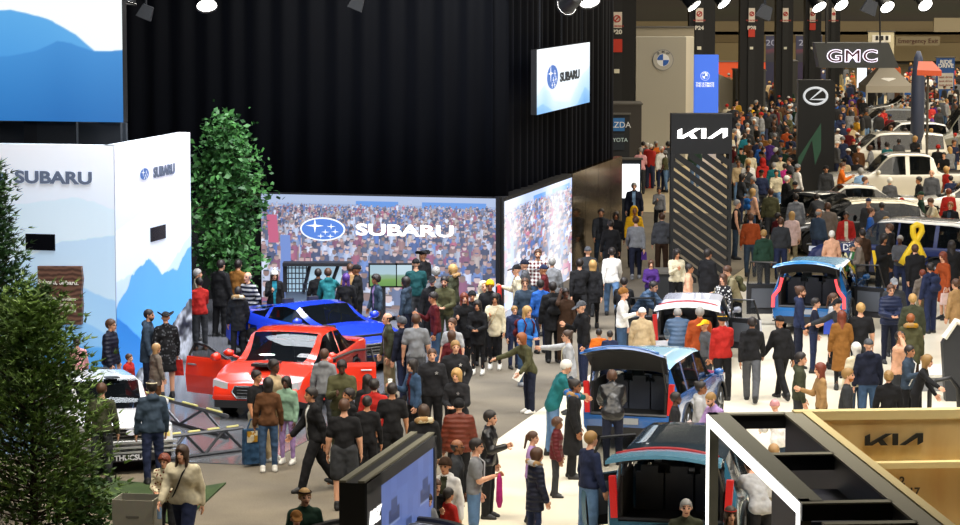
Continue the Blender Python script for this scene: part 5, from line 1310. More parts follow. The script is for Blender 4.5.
# cardboard bin
def upright(px, py, w, d, h, rz): return G(px, py), w, d, h, rz
q = G(137, 497, .95); q.z = 0; bx_ = empty('cardboard_bin', q, math.radians(-8)); tag(bx_, 'open grey cardboard bin in front of the conifer', 'bin')
b = MB()
for c_, d_ in (((0, -.27, .475), (.62, .015, .95)), ((0, .27, .475), (.62, .015, .95)), ((-.305, 0, .475), (.015, .54, .95)), ((.305, 0, .475), (.015, .54, .95)), ((0, 0, .01), (.6, .54, .02))): b.box(c_, d_)
b.build('walls', mat('#9a9788', .85, vary=.15), bx_)
b = MB(); b.box((0, -.281, .70), (.20, .005, .03)); b.box((0, -.281, .34), (.26, .005, .03)); b.box((0, -.281, .30), (.20, .005, .02)); b.build('printed_text', mat('#6c6a60', .8), bx_)
# barrier trusses
def rail(a, c, lab, yel):
    r_ = empty('barrier', (a + c) / 2); r_.location.z = 0; tag(r_, lab, 'barrier')
    a = Vector(a); c = Vector(c); h = Z3 * .45; b = MB(); n_ = 4
    b.tube([a + h, c + h], .035, 6); att(b.build('top_bar', mat('#55575c', .4, .5)), r_)
    for k in range(n_): b = MB(); p0 = a + (c - a) * (k + .15) / n_ + h * 1.09; p1 = a + (c - a) * (k + .75) / n_ + h * 1.09; b.tube([p0, p1], .025, 6); att(b.build('reflective_tape', mat('#c9c27a', .5)), r_)
    b = MB(); b.tube([a + Z3 * .05, c + Z3 * .05], .035, 6); att(b.build('bottom_bar', mat('#3c3e44', .4, .5)), r_)
    for k in range(n_): 
        b = MB(); p0 = a + (c - a) * k / n_; p1 = a + (c - a) * (k + 1) / n_; b.tube([p0 + (h if k % 2 else Z3 * .05), p1 + (Z3 * .05 if k % 2 else h)], .028, 6); att(b.build('brace', mat('#45474d', .4, .5)), r_)
rail(G(134, 414), G(228, 440), 'low metal truss barrier with yellow tape, the one nearer the red sedan', 1)
rail(G(166, 462), G(243, 452), 'low metal truss barrier with yellow tape, the one nearer the white rally car', 1)
# ---------------------------------------------------------------- monitors in front of the crowd picture wall
def stand_screen(px0, px1, pyt, pyb, gy, lab, pic):
    Y = G(px0, gy).y; a, c = D(px0, pyt, Y), D(px1, pyb, Y); r_ = empty('monitor', ((a.x + c.x) / 2, Y, 0)); tag(r_, lab, 'monitor')
    b = MB(); b.box(((a.x + c.x) / 2, Y + .05, (a.z + c.z) / 2), (c.x - a.x + .08, .08, a.z - c.z + .08)); att(b.build('casing', mat('#101114', .4)), r_)
    raster('picture', (a.x, Y - .005, c.z), X3, Z3, c.x - a.x, a.z - c.z, pic, r_, .9)
    b = MB(); b.box(((a.x + c.x) / 2, Y + .08, c.z / 2), (.12, .08, c.z)); b.box(((a.x + c.x) / 2, Y + .08, .03), (.6, .5, .05)); att(b.build('stand', mat('#1b1c20', .4)), r_)
fld = [([(0, .55), (.3, .58), (1, .56)], '#8fb0a0', '#7aa45a', .01), ([(0, .34), (1, .36)], '#7aa850', '#5f9440', .01)]
stand_screen(370, 396, 265, 286, 320, 'monitor showing a green field in front of the crowd picture wall', mountain_picture(30, 24, fld, '#a8c8d8', '#b8d4dc', 3))
stand_screen(397, 412, 265, 286, 320, 'narrow monitor with pale sky picture right of the green field monitor', mountain_picture(20, 24, fld[:1], '#c8e0ec', '#c0dcea', 3))
Y = G(300, 322).y; a, c = D(285, 264, Y), D(349, 292, Y); r_ = empty('rally_simulator', ((a.x + c.x) / 2, Y, 0)); tag(r_, 'dark simulator cabin with a grid window net and a bright screen', 'simulator')
b = MB(); b.box(((a.x + c.x) / 2, Y + .2, c.z / 2), (c.x - a.x, .3, c.z)); att(b.build('base', mat('#5f7088', .5)), r_)
b = MB(); b.box(((a.x + c.x) / 2, Y + .05, a.z), (c.x - a.x + .1, .5, .08)); b.tube([(a.x + .62, Y, a.z), (a.x + .45, Y, c.z)], .05, 6); b.tube([(c.x - .25, Y, a.z), (c.x - .5, Y, c.z)], .05, 6); b.box((a.x, Y, (a.z + c.z) / 2), (.1, .1, a.z - c.z)); att(b.build('roll_cage', mat('#14161c', .5)), r_)
b = MB()
for i in range(6): b.box((a.x + .08 + i * .09, Y - .03, (a.z + c.z) / 2), (.025, .02, a.z - c.z))
for i in range(5): b.box((a.x + .3, Y - .04, c.z + .08 + i * .13), (.55, .02, .025))
att(b.build('window_net', mat('#1a2438', .6)), r_)
b = MB(); b.box((a.x + .3, Y + .1, (a.z + c.z) / 2), (.55, .04, a.z - c.z)); b.box(((a.x + c.x) / 2 + .2, Y + .12, (a.z + c.z) / 2 + .05), (.8, .04, (a.z - c.z) * .8)); att(b.build('lit_screen', glow('#a9c8dc', .8)), r_)
# ---------------------------------------------------------------- platform and railing at the right
q = G(935, 392); b = MB(); b.prism([(0, 0), (4, 0), (4, .30), (0, .30)], G(922, 392), U2, Z3, V2, 1.5); pl = empty('display_platform', G(945, 388)); tag(pl, 'low pale display platform with grey sides near the right edge', 'platform'); att(b.build('base', mat('#8a8c90', .5)), pl)
b = MB(); b.prism([(-.05, .30), (4, .30), (4, .36), (-.05, .36)], G(922, 392) - V2 * .05, U2, Z3, V2, 1.6); att(b.build('top', mat('#dcdad2', .4)), pl)
q = G(956, 412); qb = D(950, 323, q.y - .1); bd = empty('dark_panel', G(957, 402)); tag(bd, 'tall dark slanted display panel with white top at the right edge', 'panel')
b = MB(); Yq = G(957, 402).y; b.prism([(D(946, 400, Yq).x, 0), (D(972, 400, Yq).x, 0), (D(972, 325, Yq).x, D(0, 332, Yq).z), (D(955, 325, Yq).x, D(0, 324, Yq).z), (D(943, 325, Yq).x, D(0, 344, Yq).z)], Vector((0, Yq, 0)), X3, Z3, Y3, .3); att(b.build('panel', mat('#24262a', .5)), bd)
b = MB(); b.tube([D(944, 338, Yq - .02), D(956, 321, Yq - .02), D(970, 326, Yq - .02)], .07, 6); att(b.build('white_edge', mat('#e6e4dc', .5)), bd)
hr = empty('grab_rail', G(935, 425)); tag(hr, 'black bent grab rail behind the plywood wall', 'rail'); p0 = G(929, 430); b = MB(); b.tube([p0, p0 + Z3 * .75, p0 + Z3 * .95 + U2 * .12, p0 + Z3 * 1.0 + U2 * .4, p0 + Z3 * .8 + U2 * .55, p0 + U2 * .6], .045, 8); att(b.build('rail', mat('#141416', .4), smooth=True), hr)
# ---------------------------------------------------------------- spot lights on the truss
def spot(px, py, Y, dirx, diry, big, lab, power, tgt, col=(1, .96, .9), ang=34):
    q = D(px, py, Y); t = (Vector(tgt) - q).normalized()
    r_ = empty('stage_spotlight', q); tag(r_, lab, 'spotlight', 'stage spotlights on the truss')
    # the can points from the yoke to the target, its lit mouth visible from the front
    M = t.to_track_quat('Z', 'Y').to_matrix()
    b = MB(); b.lathe([(big * .55, -big * 2.2), (big * .75, -big * 1.8), (big * .8, -.3 * big), (big, 0), (big * .93, -.02)], tuple(q), 18, M=M, cap=False); b.lathe([(big * .55, -big * 2.2), (.001, -big * 2.3)], tuple(q), 18, M=M, cap=False); att(b.build('lamp_housing', mat('#101113', .5), smooth=True), r_)
    b = MB(); b.lathe([(big * .9, -.04), (.001, -.04)], tuple(q), 18, M=M, cap=False); att(b.build('lens', glow('#fffaf2', 9)), r_)
    b = MB(); b.tube([q - t * big + Vector((-big * 1.05, 0, 0)), q - t * big + Vector((-big * 1.05, 0, big * 1.6)), q - t * big + Vector((big * 1.05, 0, big * 1.6)), q - t * big + Vector((big * 1.05, 0, 0))], .03, 6); b.tube([q - t * big + Z3 * big * 1.6, Vector((q.x, q.y, 16)) - t * big], .03, 6); att(b.build('yoke', mat('#15161a', .5)), r_)
    if power:
        l = bpy.data.lights.new('spot_beam', 'SPOT'); l.energy = power; l.spot_size = math.radians(ang); l.spot_blend = .6; l.shadow_soft_size = big; l.color = col
        o = bpy.data.objects.new('spot_beam', l); COL.objects.link(o); o.location = q + t * .12; o.rotation_euler = t.to_track_quat('-Z', 'Y').to_euler(); 
# ---------------------------------------------------------------- plants
def leafmat(c1, c2, tr=.3):
    m, nt, b = newmat('leaf'); n = nt.nodes.new('ShaderNodeTexNoise'); n.inputs['Scale'].default_value = 2.2; n.inputs['Detail'].default_value = 4
    tc = nt.nodes.new('ShaderNodeTexCoord'); nt.links.new(tc.outputs['Object'], n.inputs['Vector']); mx = nt.nodes.new('ShaderNodeMix'); mx.data_type = 'RGBA'; mx.inputs[6].default_value = (*lin(c1), 1); mx.inputs[7].default_value = (*lin(c2), 1)
    mr = nt.nodes.new('ShaderNodeMapRange'); mr.inputs[1].default_value = .35; mr.inputs[2].default_value = .65; nt.links.new(n.outputs[0], mr.inputs[0]); nt.links.new(mr.outputs[0], mx.inputs[0]); nt.links.new(mx.outputs[2], b.inputs['Base Color']); b.inputs['Roughness'].default_value = .55
    return m
def tree(name, base, h, rad, lab, c1, c2, kind='conifer', n=4000, seed=1, z0=.2, leaf=.09, trunk=.07):
    r = random.Random(seed); R_ = np.random.default_rng(seed)
    root = empty(name, base); tag(root, lab, 'tree' if h > 1.5 else 'shrub')
    b = MB(); b.tube([(0, 0, 0), (.02, .01, h * .5), (0, 0, h * .95)], [trunk, trunk * .7, .015], 8); b.build('trunk', mat('#33241a', .9), root, True)
    br = MB(); V = []; Fc = []
    nb = max(20, n // 42)
    for i in range(nb):
        t = (i + .5) / nb; z = z0 + (h - z0) * t
        if kind == 'conifer': prof = max(.06, (1 - t) ** .6 * (1 if t > .12 else .75 + t * 2))
        else: prof = .35 + .65 * math.sin(PI * min(1, t * .9 + .12)) ** .7
        az = i * 2.39996 + r.random() * .5; ln = rad * prof * (.62 + .5 * r.random()) * (1 if kind == 'conifer' else (.75 + .35 * math.sin(az * 2 + z * 2.3)))
        up = (.35 + .5 * t) if kind == 'conifer' else .25
        p = Vector((0, 0, z)); d = Vector((math.cos(az), math.sin(az), up * .6)); pts = [p]
        for k in range(3): p = p + d * ln / 3; d = Vector((d.x, d.y, d.z + (.12 if kind == 'conifer' else -.12))); pts.append(p)
        br.tube(pts, [.02, .014, .009, .004], 4, cap=False)
        for k in range(n // nb):
            s = r.random() ** .6; q = pts[0].lerp(pts[-1], .18 + .86 * s) + Vector((r.gauss(0, 1), r.gauss(0, 1), r.gauss(0, 1))) * (rad * (.085 if kind == 'conifer' else .13) + .05)
            if kind == 'conifer':
                dd = (Vector((math.cos(az), math.sin(az), .5)) + Vector((r.gauss(0, .45), r.gauss(0, .45), r.gauss(0, .35)))).normalized(); sd = dd.cross(Vector((r.gauss(0, 1), r.gauss(0, 1), r.gauss(0, 1)))).normalized()
                for j in range(3):
                    sp = (dd + sd * (j - 1) * .7).normalized(); w = dd.cross(sd).normalized() * .016 + sd * .012
                    o = len(V); L_ = leaf * (1.3 if j == 1 else .9) * (.7 + .6 * r.random()); V += [q - w, q + w, q + sp * L_]; Fc.append((o, o + 1, o + 2))
            else:
                dd = Vector((r.gauss(0, 1), r.gauss(0, 1), r.gauss(0, .6))).normalized(); sd = dd.cross(Vector((r.gauss(0, 1), r.gauss(0, 1), r.gauss(0, 1)))).normalized(); L_ = leaf * (.6 + .8 * r.random())
                o = len(V); V += [q, q + dd * L_ * .5 + sd * L_ * .28, q + dd * L_, q + dd * L_ * .5 - sd * L_ * .28]; Fc.append((o, o + 1, o + 2, o + 3))
    br.build('branches', mat('#3c2c1e', .9), root)
    tag(link('foliage', pymesh('foliage', [tuple(v) for v in V], Fc), root, [leafmat(c1, c2)]), kind='stuff')
    return root
tree('conifer', G(34, 548), 3.75, 1.42, 'large feathery green conifer, its trunk showing, at the lower left', '#6a8838', '#2c481c', 'conifer', 6800, 3, .3, .12)
tree('conifer', G(-10, 520), 5.6, .95, 'taller dark pine at the left edge behind the feathery conifer', '#2c5228', '#15300f', 'conifer', 6500, 8, 1.5, .11, .09)
tree('low_shrub', G(86, 546), .95, .6, 'small green shrub at the foot of the large conifer', '#4a7030', '#2a4a1c', 'bush', 1000, 5, .1, .12, .03)
tree('leafy_tree', G(227, 322), 4.85, 1.05, 'tall leafy ficus tree lit green between mountain wall and crowd picture wall', '#47803a', '#1c4420', 'bush', 6500, 6, 1.2, .17)
# ---------------------------------------------------------------- vehicles in place
R90 = PI / 2
def cpos(front_px, L, ang, rear=False):
    """ground pixel of the nose (or tail) centre, heading angle of the nose measured from +y towards +x (degrees)"""
    p = G(*front_px); a = math.radians(ang); d = Vector((math.sin(a), math.cos(a), 0))
    c = p + d * (L / 2) * (1 if rear else -1)
    return c, math.atan2(d.y, d.x)
GL1 = 13.7
c, r = cpos((256, 421), 4.62, GL1 + 180)
wrx = car('sedan', 'sedan', c, r, '#e0341c', 'shiny red-orange sedan facing the camera with both front doors open', doors=[(1, 2.35, 3.45, 66), (-1, 2.35, 3.45, 66)], scl=1.05)
b = MB(); b.box((1.55, 0, .985), (.55, .42, .05)); b.build('hood_scoop', mat('#141416', .5), wrx)
b = MB(); b.add([(1.45, -.25, .96), (1.45, .25, .96), (1.85, .25, .93), (1.85, -.25, .93), (1.45, -.2, 1.03), (1.45, .2, 1.03), (1.80, .22, .99), (1.80, -.22, .99)], [(4, 5, 6, 7), (0, 1, 5, 4), (0, 4, 7, 3), (1, 2, 6, 5)]); b.build('scoop_cover', paint('#e0341c'), wrx)
c = G(318, 362); r = math.radians(-50)
car('coupe', 'coupe', c, r, '#1f3fd0', 'glossy bright blue two-door coupe parked behind the red-orange sedan', scl=1.07)
c, r = cpos((131, 474), 4.40, 160)
rally = car('vintage_rally_car', 'box', c, r, '#dfe2e8', 'old boxy white rally car with black grille, partly behind the conifer')
b = MB()
for yy, rr in ((-.62, .09), (.62, .09)): b.lathe([(rr * 1.1, -.05), (rr * 1.1, 0), (rr, .01)], (2.18, yy, .66), 14, M=Matrix.Rotation(R90, 3, 'Y'))
b.build('fog_lamp', mat('#e8d88a', .2), rally)
for k_ in range(3): b = MB(); b.box((2.22, 0, .56 - k_ * .085), (.10, 1.62, .035)); b.build('bumper_bar', mat('#c8ccd2', .25, .6), rally)
b = MB(); b.box((2.26, 0, .30), (.03, .95, .13)); pl_ = b.build('plate', mat('#22252c', .5), rally)
tx = text('THUCSUBI', (0, 0, 0), X3, Z3, .13, mat('#d8dce4', .5), rally, 1.2, .004, .004); tx.matrix_parent_inverse = Matrix(); tx.matrix_basis = basis((2.28, 0, .30), Vector((0, 1, 0)), Z3)
b = MB(); b.prism(ell(.09, .05), (2.245, 0, .74), Vector((0, 1, 0)), Z3, Vector((1, 0, 0)), .03); b.build('badge', mat('#dfe4f6', .3), rally)
b = MB()
for y0, y1 in ((-.62, -.25), (.28, .62)): b.add([(.75, y0 * .8, .935), (.75, y1 * .8, .935), (2.0, y1, .885), (2.0, y0, .885)], [(0, 3, 2, 1)])
b.build('hood_stripe', mat('#c9c3e4', .3), rally); b = MB(); b.box((.35, .1, 1.445), (.2, .25, .02)); b.build('roof_number', mat('#2b3138', .5), rally)
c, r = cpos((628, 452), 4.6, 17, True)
car('compact_suv', 'suv', c, r, '#2a5a9c', 'metallic blue compact SUV with overhead light painted pale on its roof, tailgate raised', roofcol='#a4cfe6', trunk=(1.0, 36, '#101216', '#2f62a6', '#2f62a6'), rear_lamp='tall', scl=.92)  # overhead light on the roof is put into its paler paint
c, r = cpos((670, 571), 5.0, 12, True)
car('large_suv', 'suv', c, r, '#2f5f78', 'dark teal-blue large SUV at the bottom with tailgate up and left rear door open', trunk=(1.15, 12, '#101216', '#5f93ae'), rear_lamp='tall', doors=[(1, 1.25, 2.25, 38)], roofcol='#1c2c38')
c, r = cpos((688, 368), 4.2, 8, True)
car('hatchback', 'hatch', c, r, '#c9ccda', 'white small hatchback with raised white tailgate edged in red before the lattice tower', trunk=(1.05, 10, '#101216', '#eef0f4'), rear_lamp='tall', doors=[(-1, 1.0, 1.9, 62), (1, 1.0, 1.9, 62)], scl=.92)
c, r = cpos((808, 336), 4.7, 14, True)
car('electric_crossover', 'suv', c, r, '#1e5f9e', 'blue electric crossover with zigzag lit tail lights, tailgate and rear doors open', roofcol='#8cc6e4', trunk=(.95, 24, '#101216', '#2a7ab8', '#4a9ad0'), rear_lamp='zig', doors=[(1, 1.0, 1.95, 74), (-1, 1.0, 1.95, 66)], scl=.93)  # paler roof paint carries the light reflected from above
mv = car('minivan', 'suv', G(903, 283), math.radians(146), '#26305c', 'dark navy wrapped car with DRIVE lettering, light roof and yellow ribbon graphic', roofcol='#8c9094', rear_lamp='bar', scl=1.02)
def onside(o, x, z, s, size, m, sx=1.1): 
    t_ = text(s, (0, 0, 0), X3, Z3, size, m, o, sx, .006, .004); t_.matrix_parent_inverse = Matrix(); t_.matrix_basis = basis((x, .99, z), Vector((-1, 0, 0)), Z3)
onside(mv, 1.0, .98, 'DRIVE', .24, mat('#e8e8ee', .5)); onside(mv, .95, .70, 'WKW', .34, mat('#e9e2b0', .5), .7)
b = MB(); b.prism([(.15, .35), (.35, .35), (.0, 1.05), (-.12, 1.05)], (0, 1.0, 0), Vector((1, 0, 0)), Z3, Vector((0, 1, 0)), .01); b.prism([(.22, .35), (.34, .35), (.45, .95), (.36, .95)], (0, 1.0, 0), Vector((1, 0, 0)), Z3, Vector((0, 1, 0)), .01); b.build('yellow_letter', mat('#f2c81e', .5), mv)
FARC = [('pickup', 'pickup_truck', G(905, 206), 184, '#c9c5b8', 'big silver-white pickup truck with people along its bed', 'truck', 1.0),
 ('suv', 'sport_utility_vehicle', G(884, 176), 186, '#dcd8ca', 'white SUV beyond the big silver pickup truck', 'car', 1.02),
 ('hatch', 'estate_car', G(900, 158), 190, '#c4c4c0', 'silver-white SUV between the grey van and the white SUV', 'car', 1.05),
 ('hatch', 'hatchback', G(884, 140), 188, '#8f9498', 'small silver car just below the grey tent', 'car', 1.0),
 ('van', 'panel_van', G(990, 158), 184, '#77776c', 'tall grey van at the right edge beyond the pickup', 'van', .95),
 ('sedan', 'sedan', G(972, 226), 176, '#e4e2da', 'white sedan in front of the pickup truck, people leaning on it', 'car', 1.05),
 ('sedan', 'sedan', G(848, 228), 182, '#d8d6cc', 'white sedan with dark windows near the pale grey plinth', 'car', 1.0),
 ('hatch', 'hatchback', G(852, 252), 186, '#2b2c2c', 'black hatchback with a cream roof edge behind the red-jacketed visitor', 'car', 1.05),
 ('sedan', 'sedan', G(812, 236), 130, '#26282a', 'black sedan in front of the oval L tower', 'car', 1.0),
 ('sedan', 'sedan', G(905, 122), 186, '#a8a69c', 'pale sedan glimpsed under the grey tent', 'car', 1.0),
 ('hatch', 'hatchback', G(1100, 452), 25, '#a8adb4', 'silver car with red and orange tail light cut off by the right edge', 'car', 1.0)]
for kd, nm, p, an, col, lab, cat, sc_ in FARC:
    car(nm, kd, p, math.radians(an), col, lab, cat, fine=p.y < 75, seats=p.y < 75, roofcol='#c9c0a0' if 'cream roof' in lab else None, scl=sc_, rear_lamp='tall' if 'orange tail' in lab else 'bar')
# bicycles
def bicycle(px, py, lab, rz):
    r_ = empty('bicycle', G(px, py), rz); tag(r_, lab, 'bicycle')
    for x in (-.52, .52):
        b = MB(); b.tube([(x + .34 * math.cos(a), 0, .34 + .34 * math.sin(a)) for a in [2 * PI * k / 24 for k in range(25)]], .025, 6); w_ = b.build('wheel', mat('#17181a', .6), r_, True)
        b = MB()
        for k in range(8): a = 2 * PI * k / 8; b.tube([(x, 0, .34), (x + .33 * math.cos(a), 0, .34 + .33 * math.sin(a))], .004, 3)
        b.build('spokes', mat('#8a8c90', .4, .6), w_)
    b = MB(); P_ = dict(r=(-.52, 0, .34), f=(.52, 0, .34), c=(-.08, 0, .32), s=(-.2, 0, .80), h=(.38, 0, .85))
    for a_, c_ in ('rc', 'rs', 'cs', 'sh', 'ch', 'hf'): b.tube([P_[a_], P_[c_]], .022, 6)
    b.build('frame', mat('#1e2226', .4), r_); b = MB(); b.tube([(.38, 0, .85), (.34, 0, 1.0), (.36, -.28, 1.02)], .016, 6); b.tube([(.34, 0, 1.0), (.36, .28, 1.02)], .016, 6); b.build('handlebar', mat('#1e2226', .4), r_)
    b = MB(); b.box((-.22, 0, .90), (.26, .12, .06)); b.build('saddle', mat('#141414', .7), r_)
bicycle(881, 187, 'dark bicycle parked beside the silver-white pickup truck', .15)
bicycle(846, 184, 'dark bicycle next to the visitor in the orange jacket', -.1)
# yellow ribbon
q = D(917, 245, 78); 
rb = empty('awareness_ribbon', (G(912, 274).x, 75.6, 0)); tag(rb, 'big looped yellow ribbon standing before the navy wrapped car', 'ribbon')
Yr = 75.6; b = MB()
def rp_(px, py, yo=0): p = D(px, py, Yr + yo); return p
L1 = [rp_(901, 264), rp_(906, 255), rp_(912, 246), rp_(918, 238), rp_(922, 231), rp_(921, 226), rp_(917, 224.5), rp_(913, 227), rp_(913, 233), rp_(916, 241), rp_(920, 250, -.06), rp_(924, 258, -.06)]
b.tube(L1, .12, 8, flat=.7); att(b.build('ribbon_loop', mat('#e8c31c', .5), smooth=True), rb); b = MB(); b.tube([Vector((rp_(912, 250).x, Yr + .15, 0)), rp_(912, 250, .15)], .03, 6); att(b.build('stand', mat('#2a2a2c', .5)), rb)
# ---------------------------------------------------------------- lights
def area(loc, tgt, power, sx, sy, col=(1, 1, 1), spread=180):
    l = bpy.data.lights.new('ceiling_lamp', 'AREA'); l.shape = 'RECTANGLE'; l.size = sx; l.size_y = sy; l.energy = power; l.color = col; l.spread = math.radians(spread)
    o = bpy.data.objects.new('ceiling_lamp', l); COL.objects.link(o); o.location = loc; o.rotation_euler = (Vector(tgt) - Vector(loc)).to_track_quat('-Z', 'Y').to_euler()
W = bpy.data.worlds.new('hall_air'); SC.world = W; W.use_nodes = True; W.node_tree.nodes['Background'].inputs[0].default_value = (.5, .52, .58, 1); W.node_tree.nodes['Background'].inputs[1].default_value = .05
WARM = (1, .90, .74); COOL = (.86, .93, 1)
area((9, 55, 15.4), (8, 58, 0), 3600, 12, 12, (1, .97, .92), 140)
area((16, 72, 15.4), (13, 76, 0), 1100, 16, 12, (1, .95, .86), 150)
area((22, 100, 15.4), (20, 105, 0), 13000, 34, 26, WARM)
area((26, 140, 15.4), (24, 142, 0), 20000, 50, 34, WARM)
area((30, 195, 15.4), (28, 200, 0), 30000, 70, 50, WARM)
area((-6, 57, 13.5), (-4.5, 60, 0), 1000, 6, 5, COOL, 120)
area((-1, 66, 13.5), (-1, 69, 0), 2600, 9, 5, (.94, .95, 1), 130)
area((0, 46, 14), (-1, 49, 0), 520, 8, 6, WARM, 120)
area((-7, 44, 14), (-6.5, 47, 0), 900, 5, 5, WARM, 110)
area((-4, 36, 12), (-2, 56, 2), 330, 8, 4, (1, .95, .9), 120)
area((8.5, 37, 13), (8, 39, 0), 900, 4, 4, (1, .92, .78), 120)
area((8, 36, 12), (8, 56, 1), 600, 8, 4, (1, .97, .92), 120)
spot(127, 4, 62, 0, 0, .22, 'lit stage spotlight at the top in front of the glowing banner', 900, (-9, 61, 0), COOL, 40)
spot(207, 7, 63, 0, 0, .24, 'lit stage spotlight at the top against the black drape, alone', 1500, (-4.8, 57, 0), COOL, 36)
spot(566, 6, 62, 0, 0, .24, 'left lamp of the pair of spotlights above the hanging screen', 900, (-2, 70, 4), COOL, 40)
spot(590, 3, 62, 0, 0, .24, 'right lamp of the pair of spotlights above the hanging screen', 1200, (4, 56, 0), (1, .97, .92), 40)
for i, (px, py, ln_) in enumerate(((695, 7, 'broad spotlight left of the brightest lamp above the blue totem'), (725, 4, 'brightest broad spotlight above the blue totem'), (820, 8, 'spotlight above the slim pillars'), (842, 6, 'spotlight above the left end of the wedge sign'), (888, 8, 'spotlight above the right end of the wedge sign'), (926, 6, 'spotlight nearest the blank cream board'))):
    spot(px, py, 82 + i, 0, 0, .24, ln_, 0, (12 + i, 78, 0))
for px, py, lb in ((146, 12, 'dark unlit flood lamp beside the banner spotlight'), (357, 3, 'small unlit lamp at the top of the black drape'), (765, 12, 'dark unlit lamp above the red-boxed pillar'), (870, 7, 'dark unlit lamp between the wedge sign spotlights')):
    q = D(px, py, 64); r_ = empty('unlit_lamp', q); tag(r_, lb, 'lamp', 'stage spotlights on the truss'); b = MB(); b.box(tuple(q), (.34, .25, .30), M=Matrix.Rotation(.4, 3, 'Y'), taper=.7); b.tube([q + Z3 * .15, Vector((q.x, q.y, 16))], .03, 6); att(b.build('lamp_body', mat('#1b1d21', .6)), r_)
for (x0, x1, Y, z, lb) in ((-12, 5, 63, 9.25, 'black lighting truss over the grey display floor'), (3, 17, 83, 9.9, 'black lighting truss over the white stand')):
    tr_ = empty('lighting_truss', ((x0 + x1) / 2, Y, z)); tag(tr_, lb, 'truss'); b = MB()
    for dy in (-.2, .2):
        for dz in (0, .4): b.tube([(x0, Y + dy, z + dz), (x1, Y + dy, z + dz)], .035, 6)
    n_ = int((x1 - x0) / .5)
    for k in range(n_): b.tube([(x0 + k * .5, Y - .2, z + (.4 if k % 2 else 0)), (x0 + (k + 1) * .5, Y - .2, z + (0 if k % 2 else .4))], .018, 4)
    att(b.build('truss_frame', mat('#16171a', .5)), tr_)
SC.view_settings.view_transform = 'Standard'; SC.view_settings.look = 'None'; SC.view_settings.gamma = 1; SC.view_settings.use_curve_mapping = False; SC.view_settings.exposure = 0.0
SC.cycles.use_denoising = True; SC.cycles.max_bounces = 6; SC.cycles.transparent_max_bounces = 8; SC.cycles.caustics_reflective = False; SC.cycles.caustics_refractive = False; SC.cycles.sample_clamp_indirect = 6
